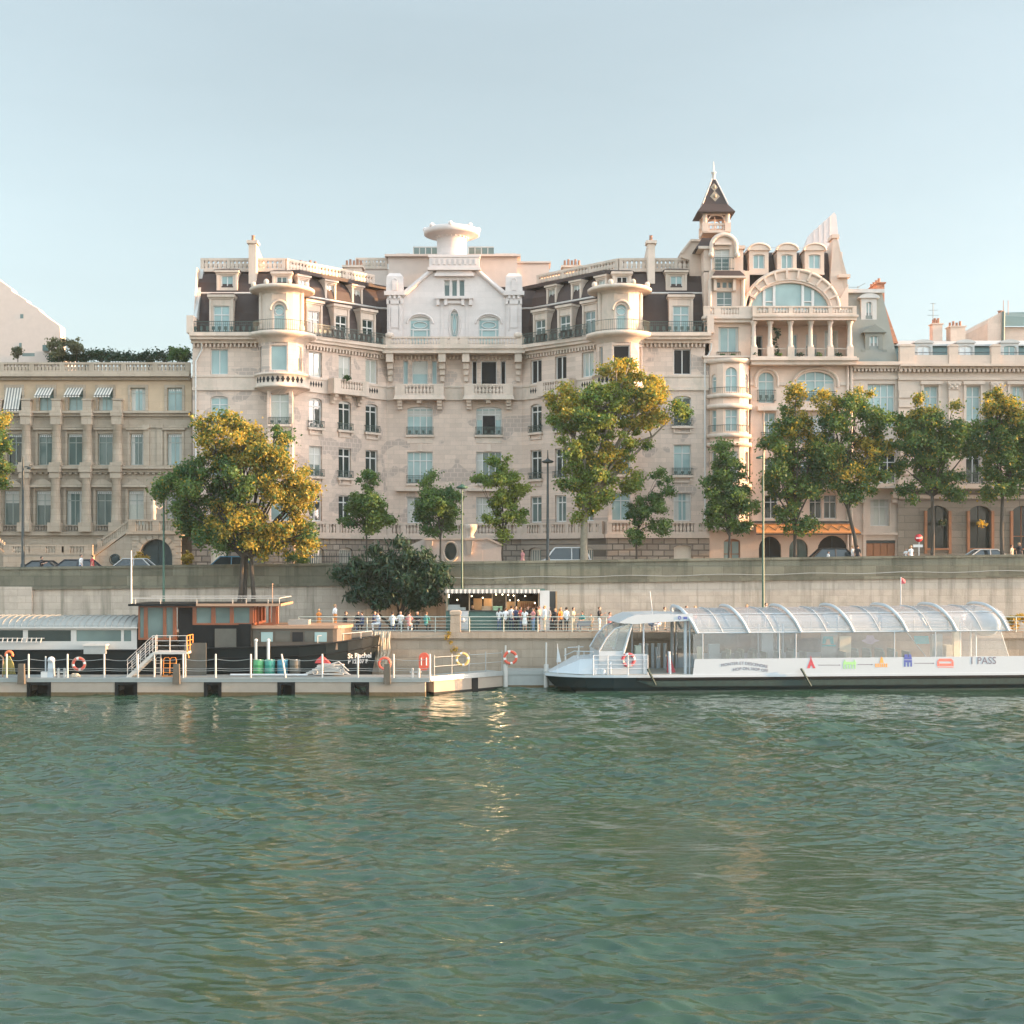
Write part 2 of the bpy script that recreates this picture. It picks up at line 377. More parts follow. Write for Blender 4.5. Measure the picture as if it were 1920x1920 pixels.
for mir in (False, True):
    # ---- flat end
    uw = (1.5, 2.95)
    ops = [(*uw, *R2), (*uw, *R3), (*uw, *R4, .22), (*uw, *R5)]
    M, L, o2 = face(mir, (XA, YF), (XB, YF), ops)
    for k, (o, pn) in enumerate(zip(o2, ('pane_dark', 'pane_pale', 'pane_dark' if mir else 'pane_pale', 'room_dark' if mir else 'pane_pale'))):
        if k == 0 and mir: pn = 'pane_pale'
        w = window(hb, M, *o[:4], pane=pn, rise=o[4] if len(o) > 4 else 0, transom=.72 if k < 3 else None)
        if k in (1, 2): rail_pair(mir, M, L, *uw, o[2], w=w)
    band(M, L, ZB4-.1, ZB4+.16, .16); band(M, L, ZB5-.18, ZB5-.02, .13); band(M, L, ZB4+.16, ZB5-.18, .06)
    U = lambda u: (L-u if mir else u)
    for k in range(4):
        u = U(uw[0]+.2+k*.35); TR.box(u-.05, u+.05, .06, .075, ZB4+.35, ZB5-.3)
    # rusticated base with a door or shutter in it
    BASE.M = M
    do = [(*(uw if not mir else (L-uw[1], L-uw[0])), 7.6, 9.9, .25)]
    BM = M @ Matrix.Translation((0, .18, 0)); BASE.M = BM
    wall(BASE, L, 5.5, ZL-.35, do, rev=.4)
    window(hb, BM, *do[0][:4], 'paint_cream', 'paint_cream', 5, None, rev=.3, rise=.25, name='shutter_door')
    band(M, L, ZL-.35, ZL, .42); TR.M = M
    GB = MB(M); balus(GB, 0.02, L-.02, .1, .3, ZL, ZL+1.05, .3, [U(1.1), U(3.35), U(L-.6)], .4); GB.build('ground_balustrade', 'stone_trim', hb)
    TR.build('cornice', 'stone_trim', hb); TR = MB()
    # ---- square lower bay, rounding above into a bow and a turret
    p0, p1 = (XB, YF), (XW, YF)
    BV = .95
    Mb, Lb = seg(*((p0, p1) if not mir else ((mx(p1[0]), YF), (mx(p0[0]), YF))))
    Mf = Mb @ Matrix.Translation((0, BV, 0))
    ops = [(.28, Lb-.28, *R2), (.28, Lb-.28, *R3), (.28, Lb-.28, 19.9, 22.5)]
    W.M = Mf; wall(W, Lb, ZL, ZB4, ops)
    for k, o in enumerate(ops):
        w = window(hb, Mf, *o, pane=('pane_pale', 'pane_pale', 'pane_curtain')[k], nv=1, transom=.72)
        if k: rail_iron(Mf, .15, Lb-.15, o[2]-.02, .6, .14, .14, par=w)
        q = MB(Mf); q.box(.1, Lb-.1, .003, .22, o[2]-.2, o[2]-.02); q.build('sill', 'stone_trim', w)
    for s in (0, 1):
        a = Mb @ Vector((s*Lb, 0, 0)); b = Mb @ Vector((s*Lb, BV, 0))
        Ms, Ls = seg((a.x, a.y), (b.x, b.y)) if s else seg((b.x, b.y), (a.x, a.y))
        W.M = None
        q = [(a.x,a.y,5.5),(b.x,b.y,5.5),(b.x,b.y,ZB4),(a.x,a.y,ZB4)]
        W.add(q, [(0,1,2,3)])
    BASE.M = Mb @ Matrix.Translation((0, BV+.12, 0)); wall(BASE, Lb+.12, 5.5, ZL-.35, [], u_start=-.12)
    for s in (-.12, Lb+.12): BASE.add([(s,-BV,5.5),(s,0,5.5),(s,0,ZL-.35),(s,-BV,ZL-.35)], [(0,1,2,3)])
    TR.M = Mb; TR.box(-.25, Lb+.25, .4, BV+.4, ZL-.35, ZL)
    GB = MB(Mb); balus(GB, -.1, Lb+.1, BV+.1, BV+.3, ZL, ZL+1.05, .3, [], .4); GB.build('ground_balustrade', 'stone_trim', hb)
    TR.build('cornice', 'stone_trim', hb); TR = MB()
    # bow (row five): chords round a half cylinder
    ctr = Mb @ Vector((Lb/2, -.35, 0)); RB = 1.95
    def ring(zs, z1, rad, angs, opn, walls=W):
        for a0, a1, kind in angs:
            q0 = (ctr.x+rad*math.sin(R(a0)), ctr.y-rad*math.cos(R(a0))); q1 = (ctr.x+rad*math.sin(R(a1)), ctr.y-rad*math.cos(R(a1)))
            Mc, Lc = seg(q0, q1); walls.M = Mc
            oo = opn(kind, Lc); wall(walls, Lc, zs, z1, oo, rev=.25)
            yield kind, Mc, Lc, oo
    ang = [(-90,-64,0), (-64,-50,2), (-50,-22,0), (-22,22,1), (22,50,0), (50,64,2), (64,90,0)]
    ang = [(-92,-72,0), (-72,-46,2), (-46,-24,0), (-24,24,1), (24,46,0), (46,72,2), (72,92,0)]
    for kind, Mc, Lc, oo in ring(ZB5-.02, ZCOR, RB, ang, lambda k, l: [(.12, l-.12, 24.3, 26.35)] if k == 1 else [(.2, l-.2, 24.3, 26.35)] if k == 2 else []):
        for o in oo: window(hb, Mc, *o, pane=('room_dark' if mir and kind == 1 else 'pane_pale' if kind == 1 else 'pane_mid'), nv=0, transom=None, rev=.2)
    # parapet of the bow and the round mouldings
    W.M = None; TR.M = None
    W.lathe((ctr.x, ctr.y, 0), [(1.25, ZB4-.55), (1.5, ZB4-.3), (2.15, ZB4)], 24, 0, -R(100), R(100))
    TR.lathe((ctr.x, ctr.y, 0), [(0, ZB4), (2.3, ZB4), (2.3, ZB4+.2), (2.2, ZB4+.24), (2.2, ZB5-.2), (2.32, ZB5-.18), (2.32, ZB5), (1.9, ZB5)], 28, 0, -R(105), R(105))
    for k in range(11):
        a = R(-55+k*11); q = (ctr.x+2.205*math.sin(a), ctr.y-2.205*math.cos(a))
        Mq, _ = seg(q, (q[0]+math.cos(a), q[1]+math.sin(a))); BAL.M = Mq
        BAL.box(-.09, .09, 0, .02, ZB4+.42, ZB5-.36)  # dark plates laid on the parapet stand for shade in its piercings
        BAL.prism([(-.17, ZB4+.65), (0, ZB4+.38), (.17, ZB4+.65), (0, ZB4+.92)], 0, .016)
    TR.lathe((ctr.x, ctr.y, 0), [(RB-.02, ZCOR-.55), (RB+.15, ZCOR-.3), (RB+.5, ZCOR-.1), (RB+.85, ZCOR+.02), (RB+.9, ZCOR+.3), (0, ZCOR+.32)], 30, 0, -R(110), R(110))
    TR.build('bow_moulding', 'stone_trim', hb); TR = MB()
    # turret above the cornice with its flat disc roof
    RT = 1.7; zt = 30.95
    TW = MB()
    ang2 = [(-135,-110,0),(-110,-85,0),(-85,-62,0), (-62,-42,0), (-42,-21,0), (-21,21,1), (21,42,0), (42,62,0), (62,85,0), (85,110,0),(110,135,0)]
    for kind, Mc, Lc, oo in ring(ZCOR+.32, zt, RT, ang2, lambda k, l: [(.14, l-.14, 27.6, 29.75, .5)] if k == 1 else [], TW):
        for o in oo:
            wn = window(hb, Mc, *o[:4], pane='pane_pale', nv=0, transom=.6, rise=.5, rev=.2)
            e = MB(Mc); c = Lc/2
            e.tube([(c+.36*math.cos(2*math.pi*i/20), -.17, 29.2+.28*math.sin(2*math.pi*i/20)) for i in range(20)], .035, 5, closed=True); e.build('oval_light', 'paint_white', wn)
            ap = arch_pts(-.1, Lc+.1, 29.3, .75, 12)
            TW.M = Mc; TW.tube([(u, .05, z) for u, z in ap], .12, 6)
    TW.M = None
    for a in (-75, 75):
        q = (ctr.x+RT*math.sin(R(a)), ctr.y-RT*math.cos(R(a)))
        TW.tube([(q[0], q[1], 28.4), (q[0], q[1], zt)], .24, 8)
        for kz, kr in ((27.3, .62), (27.9, .55), (28.3, .36)): TW.ball((q[0], q[1], kz), kr*.6, kr*.6, kr*.9, 10, 6)
    TW.build('turret', 'stone_trim', hb)
    D_ = MB(); D_.lathe((ctr.x, ctr.y, 0), [(RT-.05, zt-.3), (RT+.12, zt-.04), (RT+.2, zt), (2.52, zt+.02), (2.68, zt+.08), (2.7, zt+.28), (2.58, zt+.36), (1.2, zt+.55), (0, zt+.6)], 40)
    for a in (-62, -22, 22, 62):
        D_.ball((ctr.x+2.48*math.sin(R(a)), ctr.y-2.48*math.cos(R(a)), zt+.5), .22, .2, .26)
    D_.build('disc_roof', 'stone_trim', hb)
    mb = MB(); n = 40; r = 2.62
    for zz in (ZCOR+.42, ZCOR+1.22): mb.tube([(ctr.x+r*math.sin(R(-70+140*i/n)), ctr.y-r*math.cos(R(-70+140*i/n)), zz) for i in range(n+1)], .025, 4)
    for i in range(n+1):
        a = R(-70+140*i/n); x, y = ctr.x+r*math.sin(a), ctr.y-r*math.cos(a)
        mb.tube([(x, y, ZCOR+.3), (x, y, ZCOR+1.22)], .014, 4)
    mb.build('balcony_railing', 'iron_green', hb)
    # ---- slanted wing
    cs = (2.2, 5.32, 8.27); hw = .68
    ops = []
    for c in cs: ops += [(c-hw, c+hw, *R2), (c-hw, c+hw, *R3), (c-hw, c+hw, *R4, .22), (c-hw, c+hw, R5[0], R5[1])]
    M, L, o2 = face(mir, (XW, YF), (XD, YR), ops)
    for k, o in enumerate(o2):
        r = k % 4; kk = k//4
        pn = ('pane_dark', 'pane_mid' if kk == 0 else 'pane_dark', 'pane_dark', 'pane_curtain')[r] if not mir else ('pane_mid', 'pane_dark', 'pane_dark', ('pane_pale', 'room_dark', 'room_dark')[kk] if r == 3 else 'pane_dark')[r]
        w = window(hb, M, *o[:4], pane=pn, rise=o[4] if len(o) > 4 else 0, transom=.73 if r < 3 else None, fw=.1, rev=.26)
        if r in (1, 2): rail_pair(False, M, L, o[0], o[1], o[2], w=w)
    U = lambda u: (L-u if mir else u)
    band(M, L, ZB4-.1, ZB4+.16, .16); band(M, L, ZB5-.18, ZB5-.02, .14); band(M, L, ZB4+.16, ZB5-.18, .07)
    for c in (cs[0], cs[2]):
        for k in range(5):
            u = U(c)+(k-2)*.27; BAL.M = M; BAL.prism([(u-.11, ZB4+.62), (u, ZB4+.36), (u+.11, ZB4+.62), (u, ZB4+.88)], .07, .086)
    # projecting balcony under the middle window
    BK = MB(M); a, b = sorted((U(3.35), U(7.25))); c = U(cs[1])
    BK.box(a, b, .003, 1.0, ZB4-.1, ZB4+.2)
    balus(BK, a+.05, b-.05, .78, .98, ZB4+.2, ZB5, .3, [], .75)
    for s in (a+.05, b-.25): BK.box(s, s+.2, .1, .8, ZB4+.2, ZB5)
    for s in (a+.35, b-.7):
        for q in range(3): BK.box(s, s+.35, .004, .75-.22*q, ZB4-.1-.26*(q+1), ZB4-.1-.26*q-.002)
    BK.box(c-.3, c+.3, .004, .5, ZB4-.38, ZB4-.102)
    BK.build('balcony', 'stone_trim', hb)
    BM = M @ Matrix.Translation((0, .15, 0)); BASE.M = BM
    do = [(c_-.75, c_+.75, 7.5, 9.75, .3) for c_ in cs]; do = flip_ops(do, L, mir)
    wall(BASE, L, 5.5, ZL-.35, do, rev=.4)
    for o in do: window(hb, BM, *o[:4], 'paint_cream', 'pane_mid', 6, None, rev=.3, rise=.3, name='shutter_door')
    band(M, L, ZL-.35, ZL, .42); TR.M = M
    GB = MB(M); balus(GB, .02, L-.3, .1, .3, ZL, ZL+1.05, .3, [U(x) for c_ in cs for x in (c_-1., c_+1.)], .4); GB.build('ground_balustrade', 'stone_trim', hb)
    TR.build('cornice', 'stone_trim', hb); TR = MB()
    # iron railing along the cornice balcony
    a, b = sorted((U(1.2), U(L-.5)))
    rail_iron(M, a, b, ZCOR+.35, .95, .95, .16, par=hb, name='balcony_railing', sides=False)
    Ma, La = seg(*(((XA, YF), (XB-.6, YF)) if not mir else ((mx(XB-.6), YF), (mx(XA), YF))))
    rail_iron(Ma, .15, La-.1, ZCOR+.35, .95, .75, .16, par=hb, name='balcony_railing', sides=False)
    # flower boxes hung on the balcony railing
    for u in (3.9, 6.9):
        fb = MB(M @ Matrix.Translation((U(u), .8, 0))); fb.box(-.55, .55, -.15, .12, ZCOR+.4, ZCOR+1.05); f = fb.build('planter', 'slate_brown', hb)
    # corner pier at the outer end of the cornice balcony
    TR.M = Ma; e = 0 if not mir else La; TR.box(e-.28, e+.28, -.3, .95, ZCOR+.3, ZCOR+1.75); TR.build('corner_pier', 'stone_trim', hb); TR = MB()

# ---- recessed centre
M, L = seg((XD, YR), (mx(XD), YR))
cc = (2.95, L-2.95)
ops = []
for c in cc:
    ops += [(c-1.13, c+1.13, *R2), (c-1.13, c+1.13, 15.45, 18.25), (c-1.13, c+1.13, 19.75, 22.25, .26),
            (c-.7, c+.7, R5[0], R5[1]+.05), (c-1.5, c-1.05, R5[0], R5[1]+.05), (c+1.05, c+1.5, R5[0], R5[1]+.05)]
W.M = M; wall(W, L, ZL, ZCOR+.3, ops)
for k, o in enumerate(ops):
    r = k % 6; right = k >= 6
    pn = ('pane_mid', 'pane_pale', 'pane_pale', 'room_dark' if right else 'pane_pale', 'room_dark' if right else 'pane_pale', 'room_dark' if right else 'pane_pale')[r]
    if r == 1 and right: pn = 'pane_mid'
    if r == 0 and right: pn = 'pane_curtain'
    w = window(hb, M, *o[:4], pane=pn, nv=(3 if r < 3 else 0), transom=(.72 if r < 3 else None), rise=o[4] if len(o) > 4 else 0, rev=.26)
    if r == 2 and right:
        g = MB(M); c = cc[1]; g.box(c-.55, c+.55, -.2, -.17, 19.8, 21.45); g.build('open_casement', 'room_dark', w)
    if r in (1, 2):
        rail_iron(M, o[0]-.05, o[1]+.05, o[2]-.02, .72, .14, .13, par=w)
        q = MB(M); q.box(o[0]-.12, o[1]+.12, .003, .22, o[2]-.2, o[2]-.02); q.box(o[0], o[1], .003, .05, o[2]-.75, o[2]-.25); q.build('sill', 'stone_trim', w); TR.M = M
    if r == 1:
        TR.box((o[0]+o[1])/2-.2, (o[0]+o[1])/2+.2, .003, .09, 18.3, 18.95)
TR.M = M
band(M, L, ZB4-.1, ZB4+.16, .18); band(M, L, ZB5-.18, ZB5-.02, .15); band(M, L, ZB4+.16, ZB5-.18, .07)
for c in cc:
    TR.box(c-2.1, c+2.1, .003, .55, 14.75, 15.0)
    BK = MB(M); a, b = c-2.15, c+2.15
    BK.taper(a-.12, b+.12, .003, 1.05, ZB4-.12, a, b, .003, .95, ZB4+.25)
    balus(BK, a, b, .72, .92, ZB4+.25, ZB5+.05, .3, [], .9)
    for s in (a, b-.2): BK.box(s, s+.2, .1, .72, ZB4+.25, ZB5+.05)
    for s in (a+.2, b-.6, c-.25):
        for q in range(3 if s != c-.25 else 1): BK.box(s, s+.42, .004, .78-.2*q, ZB4-.12-.27*(q+1), ZB4-.12-.27*q-.002)
    BK.build('balcony', 'stone_trim', hb)
BASE.M = M; wall(BASE, L, 5.5, ZL-.35, [(cc[0]-.8, cc[0]+.8, 7.5, 9.6, .3), (cc[1]-.8, cc[1]+.8, 7.5, 9.6, .3)], rev=.4)
for c in cc: window(hb, M, c-.8, c+.8, 7.5, 9.6, 'paint_cream', 'pane_mid', 5, None, rev=.3, rise=.3, name='shutter_door')
band(M, L, ZL-.35, ZL, .42); GB = MB(M); balus(GB, .02, L-.02, .1, .3, ZL, ZL+1.05, .3, [1.5, 4.4, L-4.4, L-1.5], .5); GB.build('ground_balustrade', 'stone_trim', hb)
# central stone balcony with consoles
BK = MB(M)
BK.box(-.25, L+.25, .003, 1.35, ZCOR-.35, ZCOR+.02); BK.box(-.35, L+.35, .003, 1.5, ZCOR+.022, ZCOR+.2)
balus(BK, -.2, L+.2, 1.08, 1.3, ZCOR+.2, ZCOR+1.1, .27, [L/2-.9, L/2+.9, L/2], .7, .15, .22)
for u in (.35, 4.95, L-4.95, L-.35):
    for (d0, w_, za, zb) in ((1.2, .62, 26.05, 26.798), (.75, .5, 25.5, 26.048), (.5, .42, 25.0, 25.498), (.28, .34, 24.45, 24.998)):
        BK.box(u-w_/2, u+w_/2, .004, d0, za, zb)
for u in (.35, L-.35): BK.ball((u, 1.2, ZCOR+1.2), .42, .3, .3)
BK.build('balcony', 'stone_trim', hb)
TR.build('cornice', 'stone_trim', hb); TR = MB()
# flat cornice slab that runs round flats and wings
for mir in (False, True):
    pts = [(XA-.05, YF), (XW, YF), (XD, YR)]
    f = (lambda p: (mx(p[0]), p[1])) if mir else (lambda p: p)
    for (out, za, zb) in ((.42, ZCOR-.45, ZCOR-.2), (.85, ZCOR-.198, ZCOR+.05), (1.05, ZCOR+.052, ZCOR+.35)):
        k = .414*out
        outer = [(XA-.05, YF-out), (XW-k+.0, YF-out), (XD+.2, YR-out*1.41+.2)]
        poly = [f(p) for p in outer]+[f(p) for p in ((XD+.2, YR+.2), (XD, YR), (XW, YF+.004), (XA-.05, YF+.004))]
        TR.M = None; TR.prism(poly, za, zb, axis='z')
    Mw, Lw = seg(*(((XW, YF), (XD, YR)) if not mir else ((mx(XD), YR), (mx(XW), YF))))
    TR.M = Mw
    for i in range(int(Lw/.34)): TR.box(.1+i*.34, .24+i*.34, .003, .3, ZCOR-.75, ZCOR-.452)
    Mw, Lw = seg(*(((XA, YF), (XB, YF)) if not mir else ((mx(XB), YF), (mx(XA), YF)))); TR.M = Mw
    for i in range(int(Lw/.34)): TR.box(.1+i*.34, .24+i*.34, .003, .3, ZCOR-.75, ZCOR-.452)
TR.M = M
for i in range(int(L/.34)): TR.box(.1+i*.34, .24+i*.34, .003, .25, ZCOR-.75, ZCOR-.37)
W.M = None
for x, s in ((XA, 1), (mx(XA), -1)):      # end walls and back
    W.add([(x,YF,5.5),(x,130,5.5),(x,130,33.4),(x,YF+1.5,33.4),(x,YF+.9,31),(x,YF,ZCOR+.3)], [(0,1,2,3,4,5)])
W.add([(XA,130,5.5),(mx(XA),130,5.5),(mx(XA),130,33),(XA,130,33)], [(0,1,2,3)])
# white downpipes at both ends
for x in (XA+.3, mx(XA)-.35):
    p = MB(); p.tube([(x+.5,YF-.3,26.7),(x+.5,YF-.1,26.2),(x,YF-.1,25.2),(x,YF-.1,7.6)], .07, 8); p.build('downpipe', 'paint_white', hb)
W.build('wall', 'stone_pale', hb); TR.build('cornice', 'stone_trim', hb); BASE.build('base_course', 'stone_rustic', hb); BAL.build('parapet_hole_shade', 'room_dark', hb)

# ---- gabled centre above the balcony
G = MB(M); zg = ZCOR+.38; g0, g1 = .05, L-.05
ops = [(cc[0]-.92, cc[0]+.92, zg, 30.25, .45), (cc[1]-.92, cc[1]+.92, zg, 30.25, .45), (L/2-.36, L/2+.36, 28.35, 30.75, .36), (L/2-.9, L/2-.42, 32.05, 33.45), (L/2-.24, L/2+.24, 32.05, 33.45), (L/2+.42, L/2+.9, 32.05, 33.45)]
wall(G, g1-1.35, zg, 31.7, ops[:3], u_start=g0+1.35); wall(G, L/2+1.7, 31.7, 34.2, ops[3:], u_start=L/2-1.7)
for s in (-1, 1):       # sloping shoulders of the gable
    a = L/2+s*1.7; b = L/2+s*(L/2-1.4)
    poly = [(a, 31.7), (b, 31.7), (b, 32.0), (L/2+s*2.0, 34.2), (a, 34.2)]
    G.prism(poly, 0, -.4)
    G.tube([(b, .08, 32.05), (L/2+s*2.0, .08, 34.3)], .2, 6); G.prism([(b,31.95),(b,32.4),(L/2+s*1.9,34.7),(L/2+s*1.9,34.2)], .12, -1.2)
for u in (g0+.68, g1-.68):      # end piers with cornice and cap
    G.box(u-.68, u+.68, -.5, .18, zg, 32.2); G.box(u-.72, u+.72, -.5, .26, 31.3, 31.75)
    G.box(u-.32, u+.32, .18, .24, 29.2, 31.0); G.box(u-.5, u-.4, .18, .26, 29.0, 31.6); G.box(u+.4, u+.5, .18, .26, 29.0, 31.6)
    for q in (-.4, 0, .4): G.box(u+q-.1, u+q+.1, .18, .36, 31.76, 32.05)
    G.box(u-.92, u+.92, -.6, .42, 32.06, 32.42)
    G.taper(u-.76, u+.76, -.6, .3, 32.42, u-.72, u+.72, -.6, .26, 33.75); G.taper(u-.72, u+.72, -.6, .26, 33.75, u-.46, u+.46, -.5, .1, 34.05)
    G.box(u-.22, u+.22, .2, .36, 32.5, 33.3); G.torus((u, .27, 33.35), .2, .05)
G.box(L/2-2.35, L/2+2.35, -.6, .55, 34.25, 34.5); G.box(L/2-2.2, L/2+2.2, -.6, .42, 34.5, 35.4); G.box(L/2-2.3, L/2+2.3, -.6, .5, 35.4, 35.62)
for k in range(9): G.box(L/2-1.9+k*.46, L/2-1.72+k*.46, .42, .5, 34.75, 35.25)
G.box(L/2-1.75, L/2+1.75, 0, .38, 33.75, 34.0); G.box(L/2-1.6, L/2+1.6, 0, .25, 34.0, 34.25)
G.box(L/2-1.65, L/2+1.65, 0, .4, 31.75, 31.92)
for u in (L/2-1.45, L/2-.75, L/2+.75, L/2+1.45): G.box(u-.14, u+.14, 0, .3, 31.2, 31.75)
G.box(L/2-.6, L/2+.6, 0, .2, 31.35, 31.6)
for c in cc: G.tube([(u, .04, z) for u, z in arch_pts(c-1.15, c+1.15, 29.6, .85, 14)], .09, 6)
G.tube([(L/2+.5*math.cos(t*.3), .03, 29.55+1.35*math.sin(t*.3)) for t in range(22)], .06, 5)
for u in (L/2-1.1, L/2+1.1): G.box(u-.1, u+.1, 0, .06, zg, 31.2)
G.build('gable', 'stone_white', hb)
for k, o in enumerate(ops):
    if k < 2:
        w = window(hb, M, *o[:4], pane='pane_pale', nv=0, transom=.58, rise=.45, fw=.09)
        e = MB(M); c = cc[k]
        e.tube([(c+.62*math.cos(i*math.pi/12), -.17, 29.5+.28*math.sin(i*math.pi/12)) for i in range(24)], .04, 5, closed=True)
        for u in (c-.62, c+.62): e.box(u-.05, u+.05, -.22, -.16, zg, 29.2)
        e.box(c-.62, c+.62, -.22, -.15, 29.02, 29.16); e.build('glazing_bar', 'paint_white', w)
    else:
        w = window(hb, M, *o[:4], pane='pane_mid' if k > 2 else 'pane_pale', nv=0, transom=None, rise=.36 if k == 2 else 0, fw=.05)
        if k == 2:
            e = MB(M); e.tube([(L/2+.2*math.cos(t), -.16, 29.55+(.95 if abs(math.cos(t)) < .5 else .72)*math.sin(t)) for t in [i*math.pi/12 for i in range(24)]], .03, 5, closed=True); e.build('glazing_bar', 'paint_white', w)
# ---- mansard roof with dormers
def inset(path, d):
    out = []
    for i, p in enumerate(path):
        ns = []
        if i > 0: ns.append(path_n(path[i-1], p))
        if i < len(path)-1: ns.append(path_n(p, path[i+1]))
        n = ns[0] if len(ns) == 1 else (ns[0]+ns[1])/(1+ns[0].dot(ns[1]))
        out.append((p[0]-n.x*d, p[1]-n.y*d))
    return out
def path_n(a, b):
    u = Vector((b[0]-a[0], b[1]-a[1])).normalized(); return Vector((u.y, -u.x))
ROOF = MB(); RT_ = MB(); BALT = MB()
for mir in (False, True):
    path = [(XA, YF), (XW, YF), (XD, YR), (XD+1.2, YR+.2)]
    if mir: path = [(mx(p[0]), p[1]) for p in path][::-1]
    lev = [(ZCOR+.3, .95), (29.5, 1.2), (31.2, 1.75), (31.25, 1.75), (32.2, 2.0), (33.0, 2.6), (33.45, 3.3)]
    rows = [[(x, y, z) for x, y in inset(path, d)] for z, d in lev]
    n = len(path); vs = [p for r in rows for p in r]
    ROOF.add(vs, [(j*n+i, j*n+i+1, (j+1)*n+i+1, (j+1)*n+i) for j in range(len(lev)-1) for i in range(n-1)])
    for a, b in zip(rows[2], rows[2][1:]): RT_.tube([(a[0], a[1], 31.25), (b[0], b[1], 31.25)], .1, 5)
    top = inset(path, 2.9)
    for k in range(2 if True else 3):
        a, b = (top[k], top[k+1]) if not mir else (top[k+1], top[k+2])
        Mt, Lt = seg(a, b); BALT.M = Mt
        balus(BALT, .02, Lt-.02, -.15, .12, 33.3, 34.45, .36, [Lt/3, 2*Lt/3], .3, .2, .3, .42); BALT.build('roof_balustrade', 'stone_trim', hb); BALT = MB()
    base = [(XA, YF+3.0), (XW, YF+3.0), (XD, YR+3.2), (XC, YR+3.2), (XC, 130), (XA, 130)]
    ROOF.prism([((mx(p[0]) if mir else p[0]), p[1]) for p in base], 33.2, 33.5, axis='z')
    # dormers: tall ones at the balcony, small ones in the upper slope
    def dormer(Md, u, hw, z0, z1, front, back, wz, pane, hwz, hood=.22, col='stone_trim', nv=1):
        d = MB(Md @ Matrix.Translation((u, front, 0)))
        o = (-hwz, hwz, *wz)
        wall(d, hw, z0, z1, [o], rev=.2, u_start=-hw)
        for s in (-hw, hw): d.add([(s,0,z0),(s,back-front,z0),(s,back-front,z1),(s,0,z1)], [(0,1,2,3)])
        d.box(-hw-.12, hw+.12, back-front, .25, z1, z1+hood); d.box(-hw-.05, hw+.05, back-front, .1, z1-.14, z1-.002)
        d.box(-hw+.02, -hw+.2, .003, .08, z0, z1-.15); d.box(hw-.2, hw-.02, .003, .08, z0, z1-.15)
        dm = d.build('dormer', col, hb)
        mwin = Md @ Matrix.Translation((u, front, 0))
        mb2 = MB(mwin); a = .07; v0, v1 = -.18, -.12
        mb2.box(-hwz, -hwz+a, v0, v1, *wz); mb2.box(hwz-a, hwz, v0, v1, *wz); mb2.box(-hwz, hwz, v0, v1-.003, wz[0], wz[0]+a); mb2.box(-hwz, hwz, v0, v1-.003, wz[1]-a, wz[1])
        if nv: mb2.box(-.04, .04, v0, v1-.005, *wz)
        if wz[1]-wz[0] > 2: mb2.box(-hwz, hwz, v0, v1+.003, wz[0]+(wz[1]-wz[0])*.68, wz[0]+(wz[1]-wz[0])*.68+.1)
        mb2.build('window_frame', 'paint_white', dm)
        p = MB(mwin); p.box(-hwz, hwz, -.24, -.17, *wz); p.build('pane', pane, dm)
        r = MB(mwin); r.taper(-hw-.2, hw+.2, back-front, .28, z1+hood, -hw+.1, hw-.1, back-front, -.5, z1+hood+.25); r.build('dormer_roof', 'slate_brown', dm)
    Mw, Lw = seg(*(((XW, YF), (XD, YR)) if not mir else ((mx(XD), YR), (mx(XW), YF))))
    U = lambda u: (Lw-u if mir else u)
    for q, u in enumerate((2.6, 5.5, 8.45)):
        dormer(Mw, U(u), .86, ZCOR+.3, 30.55, -.75, -2.4, (ZCOR+.32, 29.85), 'pane_dark' if not mir else 'pane_mid', .62)
        dormer(Mw, U(u-.35), .62, 31.4, 32.85, -1.85, -3.6, (31.6, 32.6), 'pane_curtain', .42, .16)
    Mf_, Lf = seg(*(((XA, YF), (XW, YF)) if not mir else ((mx(XW), YF), (mx(XA), YF))))
    U2 = lambda u: (Lf-u if mir else u)
    dormer(Mf_, U2(2.25), 1.02, ZCOR+.3, 30.7, -.7, -2.4, (ZCOR+.35, 30.0), 'pane_pale', .68)
    dormer(Mf_, U2(2.5), .9, 31.5, 33.0, -1.8, -3.6, (31.75, 32.75), 'pane_pale', .5, .2)
    dormer(Mf_, U2(7.1), .8, 31.9, 32.9, -1.9, -3.6, (32.0, 32.7), 'pane_mid' if not mir else 'room_dark', .45, .2)
    # tall fin chimney rising out of the slope
    x0 = XA+4.3
    ch = MB(); f = (lambda x: mx(x)) if mir else (lambda x: x)
    a, b = sorted((f(x0), f(x0+.62)))
    ch.prism([(YF+1.9, 32.1), (YF+2.9, 32.1), (YF+6.2, 33.4), (YF+6.2, 34.6), (YF+2.7, 35.5), (YF+1.9, 35.5)], a, b, axis='x')
    ch.box(a-.14, b+.14, YF+1.75, YF+2.9, 35.5, 35.75)
    c_ = ch.build('chimney', 'stone_trim', hb)
    pt = MB(); pt.lathe(((a+b)/2, YF+2.3, 35.75), [(.16, 0), (.13, .45), (.17, .5), (.1, .52)], 10); pt.build('chimney_pot', 'terracotta', c_)
    # zinc side wall of the mansard
    Zs = MB(); x = f(XA); s = -1 if not mir else 1
    Zs.prism([(YF+.15, ZCOR+1.7), (YF+4.5, ZCOR+1.7), (YF+4.5, 34.4), (YF+3.2, 34.4), (YF+1.6, 31.2)], x-.02 if s < 0 else x-.28, x+.28 if s < 0 else x+.02, axis='x')
    Zs.build('flank_cladding', 'zinc_pale', hb)
    # chimney stack with pots behind the balustrade
    xk = (-15.2 if not mir else 4.6); ck = MB(); ck.box(xk, xk+1.6, 121.5, 123, 33.4, 35.1); ck.box(xk-.15, xk+1.75, 121.35, 123.15, 35.1, 35.3)
    ck = ck.build('chimney', 'stone_trim', hb)
